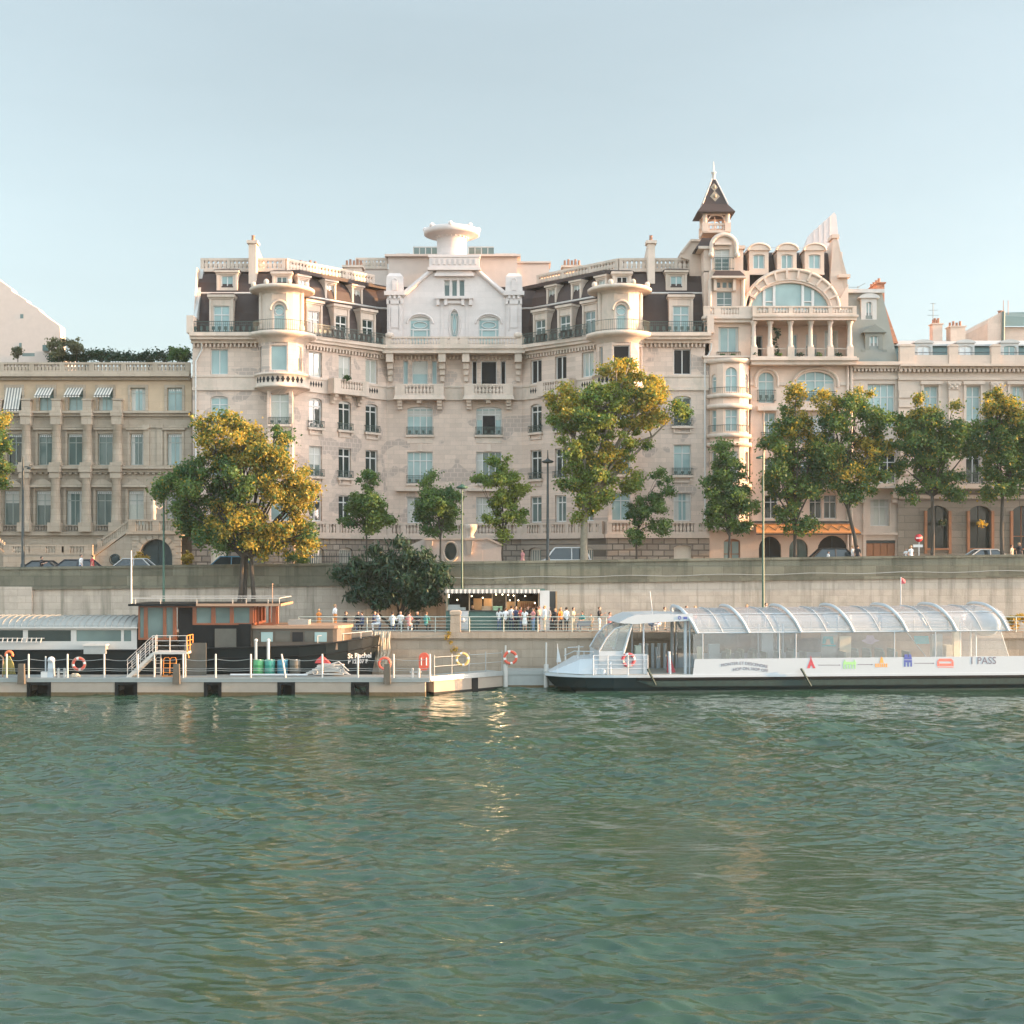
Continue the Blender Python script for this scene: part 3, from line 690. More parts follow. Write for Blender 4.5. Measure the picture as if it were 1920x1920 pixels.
    for q in range(5):
        pt = MB(); pt.lathe((xk+.2+q*.32, 122.1, 35.3), [(.13, 0), (.1, .5+.1*(q % 2)), (.13, .55+.1*(q % 2))], 8); pt.build('chimney_pot', 'terracotta', ck)
    for q in range(5):
        pt = MB(); xq = (-19.0 if not mir else 8.2)+q*.42; pt.lathe((xq, 118.2, 34.3), [(.12, -.6), (.1, .55+.1*(q % 2)), (.13, .6+.1*(q % 2))], 8); pt.build('chimney_pot', 'terracotta', hb)
ROOF.build('mansard_roof', 'slate_brown', hb); RT_.build('roof_moulding', 'zinc_edge', hb)
# ---- attic storey, solar glazing and rotunda on the roof
A = MB(); yb = 126.0
A.box(X(728,yb), X(970,yb), yb, yb+3, 33.3, Z(482,yb)); A.box(X(722,yb), X(976,yb), yb-.4, yb+3, Z(482,yb), Z(478,yb))
A.box(X(970,yb), X(1030,yb), yb+.4, yb+3, 33.3, Z(492,yb)); A.box(X(970,yb), X(1033,yb), yb+.2, yb+3, Z(492,yb), Z(489,yb))
A.box(X(660,yb), X(728,yb), yb+.4, yb+3, 33.3, Z(503,yb))
A.build('attic_storey', 'render_pale', hb)
A = MB(seg((X(666,yb), yb+.4), (X(728,yb), yb+.4))[0]); balus(A, 0, 3.0, -.1, .1, Z(503,yb), Z(482,yb), .36, [1.5], .3, .2, .25, .42); A.build('roof_balustrade', 'stone_trim', hb)
S_ = MB(); PS = MB()
for (a, b) in ((775, 820), (878, 926)):
    n = 4
    for i in range(n):
        x0, x1 = X(a+(b-a)*i/n, yb+1), X(a+(b-a)*(i+1)/n, yb+1)
        S_.box(x0, x0+.08, yb+.6, yb+.68, Z(478,yb), Z(466,yb+1)+.05); PS.box(x0+.08, x1, yb+.62, yb+.66, Z(479,yb), Z(466,yb+1))
    S_.box(X(a,yb+1), X(b,yb+1), yb+.6, yb+.68, Z(466,yb+1), Z(465,yb+1)+.05)
g = S_.build('roof_screen', 'zinc_pale', hb); PS.build('pane', 'pane_mid', g)
mb = MB(); mb.box(X(742,yb), X(768,yb), yb+.6, yb+2, Z(478,yb), Z(472,yb)); mb.box(X(928,yb), X(968,yb), yb+.6, yb+2, Z(479,yb), Z(472,yb)); mb.build('roof_vent', 'zinc_pale', hb)
yr = 122.3; xr = X(847, yr); RO = MB()
RO.lathe((xr, yr, 0), [(1.75, 34.6), (1.6, 35.6), (1.42, 35.9), (1.36, 36.2), (1.33, 37.6), (1.45, 37.85), (1.7, 38.0), (2.35, 38.12), (2.52, 38.2), (2.56, 38.58), (2.42, 38.68), (1.2, 38.85), (.6, 38.9), (.55, 39.1), (.4, 39.25), (0, 39.3)], 44)
for a in range(0, 360, 45): RO.ball((xr+2.42*math.sin(R(a)), yr-2.42*math.cos(R(a)), 38.7), .22, .2, .24)
for a in range(0, 360, 15): RO.ball((xr+1.5*math.sin(R(a)), yr-1.5*math.cos(R(a)), 37.95), .1, .1, .16, 6, 4)
RO.build('rotunda', 'stone_white', hb)
# ================================================================ tower building on the right of the main block
def frame_of(px0, D):
    x0 = X(px0, D); M, _ = seg((x0, D), (x0+1, D))
    return M, (lambda px: X(px, D)-x0), (lambda py: Z(py, D))
def wins(par, M, ops, **kw):
    for o in ops: window(par, M, *o[:4], rise=o[4] if len(o) > 4 else 0, **kw)
D = 112.0
mat('spire_tile', (.30,.23,.16), .5)
tb = thing('tower_building', 'pinkish stone apartment house with slender spire, round corner bay and huge arched window', 'building', (X(1460, D), D, 7.8))
M, u, z = frame_of(1322, D)
W = MB(M); T = MB(M); L1 = u(1408); L2 = u(1597)
# --- turret block
cx_ = u(1367); RB = 1.75
W.box(0, L1, -10, -.6, 6, z(505))                       # core behind the bay
wall(W, L1, z(678), z(585), [(u(1347), u(1385), z(660), z(613))], rev=.35)
window(tb, M, u(1347), u(1385), z(660), z(613), pane='pane_pale', nv=1, transom=None, rev=.3)
for e in (0, L1): W.add([(e,0,z(678)),(e,-1,z(678)),(e,-1,z(585)),(e,0,z(585))], [(0,1,2,3)])
rail_iron(M, u(1344), u(1388), z(672), .55, .06, .15, par=tb, name='railing', motif=False)
for k, pxx in enumerate((1354, 1374)):
    f = MB(M); f.box(u(pxx)-.2, u(pxx)+.2, .02, .28, z(672), z(664)); f.build('flower_box', 'leaf_box', tb)
Mc = M @ Matrix.Translation((cx_, -.45, 0))
def bay(z0, z1, opn, rad=RB, col=W, panes='pane_pale', arch=0):
    for a0, a1, k in ((-95,-66,0), (-66,-40,2), (-40,-23,0), (-23,23,1), (23,40,0), (40,66,2), (66,95,0)):
        p = Mc @ Vector((rad*math.sin(R(a0)), rad*math.cos(R(a0)), 0)); q = Mc @ Vector((rad*math.sin(R(a1)), rad*math.cos(R(a1)), 0))
        Mq, Lq = seg((p.x, p.y), (q.x, q.y)); col.M = Mq
        oo = [] if not opn or k == 0 else [((.18 if k == 1 else .12), Lq-(.18 if k == 1 else .12), opn[0], opn[1]-(.5 if k == 2 and arch else 0), (arch if k == 1 else arch*.6))]
        wall(col, Lq, z0, z1, oo, rev=.22)
        for o in oo: window(tb, Mq, *o[:4], pane=panes, nv=1 if k == 1 else 0, transom=.66, rise=o[4], rev=.18)
def ringb(z0, z1, r0, r1=None, col=T):
    c = Mc @ Vector((0,0,0)); col.M = None; r1 = r1 or r0
    col.lathe((c.x, c.y, 0), [(RB-.3, z0), (r0, z0), (r1, z1), (RB-.3, z1)], 28, 0, -R(100), R(100))
bay(z(765), z(680), (z(738), z(692)), arch=.55); bay(z(835), z(765), (z(811), z(770))); bay(z(915), z(835), (z(905), z(848)), panes='pane_mid'); bay(z(990), z(915), (z(975), z(925)), panes='pane_dark')
ringb(z(748), z(741), RB+.18); ringb(z(768), z(760), RB+.22); ringb(z(822), z(815), RB+.16); ringb(z(838), z(831), RB+.2); ringb(z(918), z(908), RB+.18); ringb(z(995), z(986), RB+.35)
ringb(z(684), z(676), RB+.1, RB+.3)
for zz, k in ((735, 0), (805, 1)):
    mb = MB(); c = Mc @ Vector((0,0,0)); n = 24
    for i in range(n+1):
        a = R(-72+144*i/n); mb.tube([(c.x+1.85*math.sin(a), c.y-1.85*math.cos(a), z(zz)-.3), (c.x+1.85*math.sin(a), c.y-1.85*math.cos(a), z(zz)+.25)], .012, 4)
    mb.tube([(c.x+1.85*math.sin(R(-72+6*i)), c.y-1.85*math.cos(R(-72+6*i)), z(zz)+.25) for i in range(25)], .022, 4); mb.build('balcony_railing', 'iron_green', tb)
# base of the bay flares inward over the pavement
c = Mc @ Vector((0,0,0)); W.M = None
W.M = M; wall(W, L1, 6, z(985), [(u(1357), u(1388), 6.2, z(1010), .3)], rev=.5)
window(tb, M, u(1357), u(1388), 6.2, z(1010), 'wood_door', 'pane_pale', 1, .7, rev=.4, rise=.3)
T.M = M
T.box(-.15, L1+.1, .003, .35, z(681), z(672)); T.box(-.25, L1+.15, .003, .5, z(671.8), z(668))
T.box(-.2, L1+.1, .003, .45, z(606), z(600)); T.box(-.3, L1+.15, .003, .65, z(599.8), z(595)); 
balus(T, -.2, L1+.1, .3, .5, z(594.8), z(576), .26, [u(1344), u(1390)], .6, .14, .14)
# stage above the balustrade
s0, s1 = u(1331), u(1398)
ops = [(u(1345), u(1374), z(580), z(545)), (u(1345), u(1352), z(538), z(527)), (u(1356), u(1364), z(538), z(527)), (u(1367), u(1374.5), z(538), z(527))]
W.M = M @ Matrix.Translation((0, -.35, 0)); wall(W, s1, z(595), z(505), ops, rev=.25, u_start=s0)
wins(tb, M @ Matrix.Translation((0, -.35, 0)), ops[:1], pane='pane_mid', nv=1, transom=None, bars=2, rev=.2, fw=.05)
wins(tb, M @ Matrix.Translation((0, -.35, 0)), ops[1:], pane='pane_mid', nv=0, transom=None, rev=.2, fw=.03)
for e in (s0, s1): W.add([(e,0,z(595)),(e,-5,z(595)),(e,-5,z(505)),(e,0,z(505))], [(0,1,2,3)])
for e in (u(1341), u(1377)): T.box(e-.12, e+.12, -.35, .1, z(545), z(522))
for e in (u(1394), u(1332)): T.M = M; T.tube([(e, -.2, z(594)), (e, -.2, z(523))], .17, 8)
SR = MB(M); SR.taper(u(1334), u(1396), -.4, .45, z(519), u(1342), u(1388), -.4, -.1, z(507)); SR.build('canopy_roof', 'slate_brown', tb)
T.box(u(1333), u(1397), -.4, .5, z(523), z(519.2))
# dormer stage with round gable
ops = [(u(1341), u(1369), z(506), z(466))]
W.M = M @ Matrix.Translation((0, -.3, 0)); wall(W, u(1381), z(507), z(462), ops, rev=.25, u_start=u(1335))
wins(tb, W.M, ops, pane='pane_mid', nv=1, transom=None, bars=4, rev=.2, fw=.06)
ap = arch_pts(u(1335), u(1381), z(462), z(441)-z(462), 14); W.prism(ap, 0, -1.5)
T.M = M; T.tube([(a, -.2, b) for a, b in [(u(1335), z(475))]+arch_pts(u(1335), u(1381), z(460), z(439)-z(460), 14)+[(u(1381), z(475))]], .19, 6)
T.box(u(1340), u(1371), -.3, .05, z(459), z(455)); T.ball((u(1333.5), -.15, z(477)), .24); T.ball((u(1382.5), -.15, z(477)), .24)
for e0, e1 in ((u(1322), u(1335)), (u(1381), u(1396))): W.M = M; W.box(e0, e1, -3.5, -.6, z(507), z(460))
T.box(u(1311), u(1335), -3.6, -.4, z(464), z(459)); T.box(u(1381), u(1399), -3.6, -.4, z(464), z(458))
rail_iron(M @ Matrix.Translation((0,-.3,0)), u(1339), u(1376), z(505), 1., .3, .13, par=tb, name='railing', motif=False)
# left shoulder wall
W.M = M; W.prism([(u(1284), z(462)), (u(1303), z(438)), (u(1322), z(438)), (u(1322), z(640)), (u(1300), z(640)), (u(1300), z(475)), (u(1284), z(470))], -2.5, -6)
T.prism([(u(1283), z(460)), (u(1302), z(436)), (u(1323), z(436)), (u(1323), z(440)), (u(1303), z(440)), (u(1285), z(464))], -2.3, -6.1)
# curved slate roof round the belfry
SR = MB(M @ Matrix.Translation((u(1349), -2.4, 0)))
for (r0, za, r1, zb_) in ((1.95, z(463), 1.6, z(452)), (1.6, z(452), 1.3, z(440))): SR.taper(-r0, r0, -r0, r0, za, -r1, r1, -r1, r1, zb_)
SR.build('turret_roof', 'slate_brown', tb)
# belfry
B = MB(M @ Matrix.Translation((u(1348), -2.4, 0))); z0_old = z; z = lambda py: Z(py, 114.4); b0 = z(440); b1 = z(402)
B.box(-1.15, 1.15, -1.15, 1.15, b0-.1, b0+.12)
for sx in (-1, 1):
    for sy in (-1, 1): B.tube([(sx*.95, sy*.95, b0), (sx*.95, sy*.95, b1)], .2, 8); B.box(sx*.95-.24, sx*.95+.24, sy*.95-.24, sy*.95+.24, b0, b0+.75)
for s in (-1, 1):
    B.box(-.9, .9, s*.95-.08, s*.95+.08, b0+.55, b0+.72); B.box(s*.95-.08, s*.95+.08, -.9, .9, b0+.55, b0+.72)
    for q in range(5): B.box(-.6+q*.3-.05, -.6+q*.3+.05, s*.95-.05, s*.95+.05, b0+.1, b0+.56)
    B.box(-.95, .95, s*.95-.12, s*.95+.12, b1-.28, b1); B.box(s*.95-.12, s*.95+.12, -.95, .95, b1-.28, b1)
    B.tube([(-.75, s*.95, b1-.75), (-.45, s*.95, b1-.35), (0, s*.95, b1-.28), (.45, s*.95, b1-.35), (.75, s*.95, b1-.75)], .07, 5)
B.tube([(0,0,b0), (0,0,b1)], .05, 6)
B.build('belfry', 'stone_pink', tb)
S_ = MB(M @ Matrix.Translation((u(1346), -2.4, 0)))
S_.taper(-1.58, 1.58, -1.58, 1.58, b1-.12, -1.0, 1.0, -1.0, 1.0, z(388)); S_.box(-1.58, 1.58, -1.58, 1.58, b1-.2, b1-.122)
S_.taper(-1.0, 1.0, -1.0, 1.0, z(388), -.14, .14, -.14, .14, z(337)); sp = S_.build('spire', 'slate_brown', tb)
F_ = MB(M @ Matrix.Translation((u(1346), -2.4, 0)))
F_.lathe((0,0,0), [(.17, z(338)), (.13, z(326)), (.22, z(324.5)), (.22, z(323)), (.08, z(321)), (.05, z(312)), (.02, z(303))], 10)
for sx in (-1, 1):
    for sy in (-1, 1): F_.tube([(sx*1.06, sy*1.06, z(388)), (sx*.15, sy*.15, z(337))], .05, 5)
F_.build('finial', 'zinc_edge', tb)
K = MB(M @ Matrix.Translation((u(1346), -2.4, 0)))
for zz, k in ((z(373), .42), (z(354), .33)):
    yy = 1.05-(zz-z(388))/(z(337)-z(388))*.91+.02
    K.add([(0, yy+.12, zz-k*1.1), (k, yy, zz), (0, yy-.16, zz+k*1.25), (-k, yy, zz)], [(0,1,2,3)]); K.ball((0, yy, zz+.04), .15, .1, .2)
K.build('spire_lozenge', 'spire_tile', tb)
z = z0_old
# --- right part: base arches, windows, wide arch floors
DR = .25                                   # wall plane set back a little
MR = M @ Matrix.Translation((0, -DR, 0)); W.M = MR
low = [(u(1424), u(1466), 6.2, z(1006), 1.0), (u(1481), u(1516), 6.2, z(1010), .85), (u(1534), u(1591), 6.2, z(1004), 1.25),
       (u(1434), u(1460), z(972), z(928)), (u(1478), u(1500), z(972), z(928)), (u(1519), u(1542), z(972), z(928)), (u(1546), u(1570), z(972), z(928)),
       (u(1434), u(1460), z(905), z(858)), (u(1500), u(1565), z(905), z(858), .4), (u(1430), u(1456), z(830), z(773)), (u(1500), u(1566), z(830), z(778), .4),
       (u(1423), u(1453), z(755), z(697), .66), (u(1495), u(1566), z(752), z(696), .9)]
wall(W, L2, 6, z(684), low, rev=.3, u_start=L1)
for k, o in enumerate(low):
    if k < 3: window(tb, MR, *o[:4], 'paint_door_dark', ('room_dark', 'pane_mid', 'room_dark')[k], 1, .62, rev=.28, rise=o[4], fw=.05)
    else: window(tb, MR, *o[:4], pane=('pane_dark' if k < 7 else 'pane_mid' if k < 9 else 'pane_pale'), nv=(3 if o[1]-o[0] > 2 else 1), transom=.7, rise=o[4] if len(o) > 4 else 0, rev=.24)
for o, py, h in ((low[11], 752, .95), (low[12], 750, .75), (low[9], 828, .8), (low[10], 828, .8), (low[8], 905, .8)):
    rail_iron(MR, o[0]-.1, o[1]+.1, z(py), h, .15, .14, par=tb)
T.M = MR
for o in (low[11], low[12]):
    w_ = .28; rise = o[4]
    T.tube([(a, .04, b) for a, b in [(o[0]-w_, z(725))]+arch_pts(o[0]-w_, o[1]+w_, o[3]-rise, rise+w_, 14)+[(o[1]+w_, z(725))]], .13, 5)
T.box(L1, low[11][0]-.3, .003, .1, z(722), z(716)); T.box(low[11][1]+.3, low[12][0]-.3, .003, .1, z(722), z(716)); T.box(low[12][1]+.3, L2, .003, .1, z(722), z(716))
T.box(u(1496), u(1600), .003, .9, z(918), z(908)); T.box(L1, L2, .003, .3, z(982), z(975)); T.box(u(1420), u(1458), .003, .5, z(770), z(762)); T.box(u(1494), u(1570), .003, .6, z(770), z(758))
for e in (u(1590), u(1597)): T.tube([(e, .1, 7), (e, .1, z(684))], .12, 8)
T.tube([(u(1433), .05, 11), (u(1433), .05, z(760))], .08, 6)
# loggia: slab, parapet piers, columns, entablature, back wall
T.box(L1-.1, L2+.2, .003, 1.05, z(686), z(679)); T.box(L1-.2, L2+.35, .003, 1.3, z(678.8), z(674))
pc = [1411, 1441.5, 1479.5, 1517, 1553.5, 1590]
for pxx in pc:
    T.box(u(pxx)-.27, u(pxx)+.27, .55, 1.1, z(673.8), z(653))
    T.lathe((u(pxx), .8, 0), [(.26, z(652.8)), (.26, z(650)), (.2, z(648)), (.175, z(615)), (.2, z(611)), (.3, z(607)), (.3, z(604.5))], 12)
T.box(L1, L2+.2, .5, 1.15, z(673.8), z(671)); 
for a, b in zip(pc, pc[1:]): T.box(u(a)+.27, u(b)-.27, .78, .84, z(656.5), z(655))
T.box(L1, L2+.2, -.5, 1.15, z(604), z(598)); T.box(L1-.05, L2+.3, -.5, 1.3, z(597.8), z(594))
balus(T, L1, L2+.2, .8, 1.05, z(593.8), z(577), .25, [u(a) for a in (1441, 1479, 1517, 1553)], .35, .13, .16)
W.M = M @ Matrix.Translation((0, -1.9, 0))
ops = [(u(1412), u(1438), z(672), z(622)), (u(1448), u(1458), z(672), z(622)), (u(1490), u(1504), z(672), z(620)), (u(1520), u(1541), z(672), z(620)), (u(1556), u(1582), z(672), z(612))]
wall(W, L2, z(675), z(600), ops, rev=.2, u_start=L1)
for k, o in enumerate(ops): window(tb, W.M, *o, pane=('pane_dark', 'pane_pale', 'pane_pale', 'pane_mid', 'pane_curtain')[k], nv=1, transom=None, rev=.15)
for e in (L1, L2): W.add([(e, 1.6, z(674)), (e, 0, z(674)), (e, 0, z(600)), (e, 1.6, z(600))], [(0,1,2,3)])
W.add([(L1, 3, z(604)-.01), (L2, 3, z(604)-.01), (L2, 0, z(604)-.01), (L1, 0, z(604)-.01)], [(0,1,2,3)])
# great arched window storey
W.M = M @ Matrix.Translation((0, -.6, 0)); ca, cb = u(1410), u(1558)
cm = (ca+cb)/2
n = 24
ain = arch_pts(ca, cb, z(580), z(527)-z(580), n); aout = arch_pts(u(1397), u(1577), z(580), z(503)-z(580), n)
for i in range(n): W.prism([ain[i], aout[i], aout[i+1], ain[i+1]], 0, -.4)
T.M = W.M
for i in range(3, 22, 2):
    p = aout[i]; q = aout[i+1]; dx, dz = q[0]-p[0], q[1]-p[1]; l = math.hypot(dx, dz); nx, nz = -dz/l, dx/l
    T.prism([(p[0]+nx*.12, p[1]+nz*.12), (p[0]-nx*.75, p[1]-nz*.75), (p[0]-nx*.75+dx*.35, p[1]-nz*.75+dz*.35), (p[0]+nx*.12+dx*.35, p[1]+nz*.12+dz*.35)], .16, .001)
T.tube([(a, .02, b) for a, b in aout], .16, 6); T.tube([(a, .02, b) for a, b in arch_pts(u(1406), u(1562), z(580), z(522)-z(580), n)], .08, 5)
W.prism([(u(1577), z(596)), (u(1594), z(596)), (u(1594), z(530)), (u(1577), z(560))], 0, -.4); W.prism([(L1-.3, z(596)), (u(1398), z(596)), (u(1398), z(560)), (L1-.3, z(530))], 0, -.4)
g = MB(M @ Matrix.Translation((0, -.9, 0))); g.prism([(a, b) for a, b in arch_pts(ca-.1, cb+.1, z(582), z(526)-z(582), n)], 0, -.05)
fr = MB(M @ Matrix.Translation((0, -.9, 0)))
for a in (1436, 1455, 1509, 1528): fr.box(u(a)-.11, u(a)+.11, .002, .12, z(582), z(541 if a in (1436, 1528) else 530))
for a, b in ((1436, 1455), (1509, 1528)): fr.box(u(a)+.11, u(b)-.11, .002, .1, z(563), z(561)); fr.box(u(a)+.11, u(b)-.11, .002, .1, z(571), z(570))
fr.box(ca, cb, .002, .1, z(580), z(578))
w_ = fr.build('arched_window', 'paint_white', tb); g.build('pane', 'pane_pale', w_)
# mansard and three dormers
MM = MB(M @ Matrix.Translation((0, -1.2, 0)))
a, b = u(1390), u(1566)
MM.add([(a,.1,z(560)), (b,.1,z(560)), (b,-.5,z(495)), (b,-1.4,z(462)), (a,-1.4,z(462)), (a,-.5,z(495)), (a,-8,z(462)), (b,-8,z(462)), (b,-2.2,z(456)), (a,-2.2,z(456)), (b,-8,z(452)), (a,-8,z(452))],
       [(0,1,2,5), (5,2,3,4), (4,3,8,9), (9,8,10,11)])
MM.build('mansard_roof', 'slate_brown', tb)
for pxx in (1426, 1479, 1531):
    Md = M @ Matrix.Translation((u(pxx), -.75, 0)); d = MB(Md); hw = u(1442)-u(1426)+.1
    o = (-.5, .5, z(500), z(473), .12); wall(d, hw, z(510), z(465), [o], rev=.22, u_start=-hw)
    for s in (-hw, hw): d.add([(s,0,z(510)),(s,-2.2,z(510)),(s,-2.2,z(465)),(s,0,z(465))], [(0,1,2,3)])
    ap = arch_pts(-hw-.12, hw+.12, z(466), .55, 10); d.prism(ap, .15, -2.2)
    d.tube([(p, .15, q) for p, q in ap], .1, 5); d.box(-hw, hw, .003, .12, z(512), z(508))
    dm = d.build('dormer', 'stone_pink', tb)
    f = MB(Md)
    for q in (-.45, 0, .45): f.box(q-.05, q+.05, -.2, -.13, z(500), z(473))
    f.box(-.5, .5, -.2, -.14, z(475), z(473)); f.box(-.5, .5, -.2, -.14, z(500), z(498.6)); f.build('window_frame', 'paint_white', dm)
    p = MB(Md); p.box(-.5, .5, -.25, -.18, z(500), z(473)); p.build('pane', 'pane_pale', dm)
# party wall with chimney at the right end, two small stacks
W.M = M
pw = MB(M)
pw.add([(u(1572),-.6,z(600)),(u(1594),-.6,z(600)),(u(1592),-.6,z(515)),(u(1575),-1.1,z(440)),(u(1568),-1.1,z(440)),(u(1562),-1.,z(520)),
        (u(1572),-8,z(600)),(u(1594),-8,z(600)),(u(1592),-8,z(515)),(u(1575),-8,z(470)),(u(1568),-8,z(470)),(u(1562),-8,z(520))],
       [(0,1,2,3,4,5), (1,7,8,2), (2,8,9,3), (3,9,10,4), (4,10,11,5), (5,11,6,0)])
pw.box(u(1565), u(1579), -2.6, -.95, z(441), z(434)); pw.box(u(1575), u(1597), -1.2, -.4, z(518), z(512)); pw.build('party_wall', 'stone_pink', tb)
for a, b in ((1420, 1436), (1480, 1494)):
    k = MB(M); k.box(u(a), u(b), -6, -5, z(462), z(441)); k.build('chimney', 'stone_trim', tb)
k = MB(M)
for q in (1397, 1450, 1505, 1555): k.tube([(u(q), -4, z(457)), (u(q), -4, z(443))], .02, 4)
k.tube([(u(1380), -4, z(443)), (u(1560), -4, z(444))], .02, 4); k.build('roof_rail', 'zinc_pale', tb)
W.M = M; W.box(L1, L2, -12, -2.4, 6, z(560))
W.build('wall', 'stone_pink', tb); T.build('mouldings', 'stone_trim', tb)
# climbing plant on the loggia
# awning over the ground floor arches
aw = thing('awning', 'long orange brown awning with zigzag trim above the dark ground floor arches', 'awning', (X(1510, D), D-1, 10))
mat('canvas_orange', (.50,.21,.065), .75, var=.12, scale=1.5); mat('canvas_trim', (.16,.07,.03), .8)
A = MB(M); a0, a1 = u(1412), u(1606)
A.add([(a0+.3,-.2,z(981)), (a1-.5,-.2,z(981)), (a1,1.5,z(999)), (a0,1.5,z(999)), (a0+.3,-.2,z(984)), (a1-.5,-.2,z(984)), (a1,1.5,z(1002)), (a0,1.5,z(1002))],
      [(0,1,2,3), (7,6,5,4), (3,2,6,7), (0,3,7,4), (1,5,6,2)])
A.build('canvas', 'canvas_orange', aw)
A = MB(M); n = 9
pts = [(a0+.35+(a1-a0-.8)*i/(2*n), 1.5-.35-(.0 if i % 2 else .9), 0) for i in range(2*n+1)]
A.tube([(p[0], p[1], z(999)+(1.5-p[1])/1.7*(z(981)-z(999))+.02) for p in pts], .025, 4); A.build('zigzag_trim', 'canvas_trim', aw)
A = MB(M); A.box(a0-.1, a1-.35, -.24, .1, z(980.8), z(977)); A.tube([(a0, 1.52, z(1002)), (a1, 1.52, z(1002))], .05, 6); A.build('awning_bar', 'iron_dark', aw)

# ================================================================ palace on the left
D = 113.0
pb = thing('palace', 'long tan stone palace with engaged columns, striped window awnings and balustraded roof terrace', 'building', (X(150, D), D, 7.2))
M, u, z = frame_of(-260, D); L = u(359.5)
top = [(u(c-14), u(c+14), z(770), z(727)) for c in (-198, -142, -86, -30, 27, 87, 142, 198, 259, 327.5)]
mid = [(u(c-14), u(c+14), z(872), z(813)) for c in (-198, -142, -86, -30, 28, 85, 140.5, 197.5, 258, 327)]
low = [(u(c-15), u(c+15), z(986), z(920)) for c in (-200, -144, -88, -33, 22, 82, 139, 195, 255)]+[(u(312), u(344), z(972), z(922))]
W = MB(M); wall(W, L, z(776), z(708), top, rev=.3); tw = W.build('attic_wall', 'stone_old_top', pb)
W = MB(M); wall(W, L, 5.5, z(776), mid+low, rev=.4)
W.M = M; W.add([(L,0,5.5),(L,-14,5.5),(L,-14,z(705)),(L,0,z(705))], [(0,1,2,3)]); W.box(-.3, L, -14, -1.5, z(712), z(704))
for k, o in enumerate(top): window(pb, M, *o, 'paint_grey', 'pane_pale', 1, .76, rev=.28, fw=.055)
for k, o in enumerate(mid): window(pb, M, *o, 'paint_grey', 'pane_pale' if k == 9 else 'pane_mid' if k in (5,6,7,8) else 'pane_dark' if k == 4 else 'pane_mid', 1, .72, rev=.36, fw=.07)
for k, o in enumerate(low): window(pb, M, *o, 'paint_grey', 'pane_curtain' if k == 8 else 'pane_mid', 1, .72, rev=.36, fw=.07)
LC = MB(M)
for o in top[8:]+mid+low:
    n = 7; w_ = (o[1]-o[0]-.1)/n
    LC.box(o[0]+.05, o[1]-.05, -.29, -.27, o[3]-.1, o[3]-.02)
    for i in range(n): LC.box(o[0]+.05+w_*(i+.14), o[0]+.05+w_*(i+.86), -.29, -.27, o[3]-.26, o[3]-.098)
LC.build('lace_pelmet', 'lace_white', pb)
T = MB(M)
for o in top: 
    for a, b in ((o[0]-.22, o[0]-.002), (o[1]+.002, o[1]+.22)): T.box(a, b, .003, .07, o[2], o[3]+.25)
    T.box(o[0]-.002, o[1]+.002, .003, .07, o[3]+.002, o[3]+.25)
for o in mid: T.box(o[0]-.3, o[1]+.3, .003, .3, o[3]+.3, o[3]+.45); T.box(o[0]-.2, o[0]-.002, .003, .1, o[2], o[3]+.3); T.box(o[1]+.002, o[1]+.2, .003, .1, o[2], o[3]+.3)
for k, o in enumerate(low):
    a, b = o[0]-.35, o[1]+.35; c = (a+b)/2
    T.box(a, b, .003, .4, o[3]+.28, o[3]+.42)
    if k == 8: T.prism([(a, o[3]+.422), (b, o[3]+.422), (c, o[3]+.95)], .003, .35)
    elif k < 8: T.prism([(a, o[3]+.422)]+[(a+(b-a)*i/10, o[3]+.422+.55*math.sin(math.pi*i/10)) for i in range(11)][1:-1]+[(b, o[3]+.422)], .003, .35)
    T.box(o[0]-.2, o[0]-.002, .003, .12, o[2]-.5, o[3]+.28); T.box(o[1]+.002, o[1]+.2, .003, .12, o[2]-.5, o[3]+.28)
# cornices
T.box(-.2, L-.05, .003, .35, z(713), z(708)); T.box(-.3, L-.05, .003, .8, z(707.8), z(703)); T.box(-.3, L-.05, .003, .6, z(702.8), z(699.5))
balus(T, -.2, L-.05, .12, .38, z(699.3), z(680.5), .31, [u(c) for c in (-220, -162, -106, -50, 6, 62, 119, 174, 234, 293)], .45, .17, .17)
T.box(-.2, L-.05, .003, .3, z(781), z(776)); T.box(-.3, L-.05, .003, .55, z(775.8), z(772))
T.box(-.2, L-.05, .003, .12, z(802), z(796))
T.box(-.2, L-.05, .003, .3, z(886), z(880)); T.box(-.3, L-.05, .003, .6, z(879.8), z(873.5))
for i in range(int(L/.5)): T.box(i*.5, i*.5+.26, .003, .25, z(889.5), z(886.2))
T.box(-.3, L-.05, .003, .5, z(1004), z(997)); T.box(-.2, L-.05, .003, .2, z(1022), z(1004.2))
cols = (-172, -115, -58, -2, 53, 109.5, 167, 223)
CO = MB(M)
for c in cols:
    uu = u(c); ul = u(c-2)
    T.box(uu-.48, uu+.48, .003, .85, z(781.5), z(771.5)); T.box(uu-.36, uu+.36, .003, .6, z(771.3), z(752)); T.box(uu-.42, uu+.42, .003, .66, z(751.8), z(749))
    T.box(uu-.42, uu+.42, .003, .75, z(797), z(781.7))
    CO.lathe((uu, .42, 0), [(.42, z(868)), (.42, z(864)), (.40, z(861)), (.345, z(800)), (.41, z(799)), (.44, z(797.2))], 14)
    T.box(uu-.5, uu+.5, .003, .95, z(873.3), z(868.2))
    T.box(ul-.5, ul+.5, .003, .95, z(886.5), z(873.5)); T.box(ul-.42, ul+.42, .003, .85, z(897), z(886.7))
    CO.lathe((ul, .42, 0), [(.44, z(980)), (.44, z(975)), (.41, z(972)), (.355, z(901)), (.43, z(899)), (.46, z(897.2))], 14)
    T.box(ul-.52, ul+.52, .003, .98, z(997.2), z(980.2))
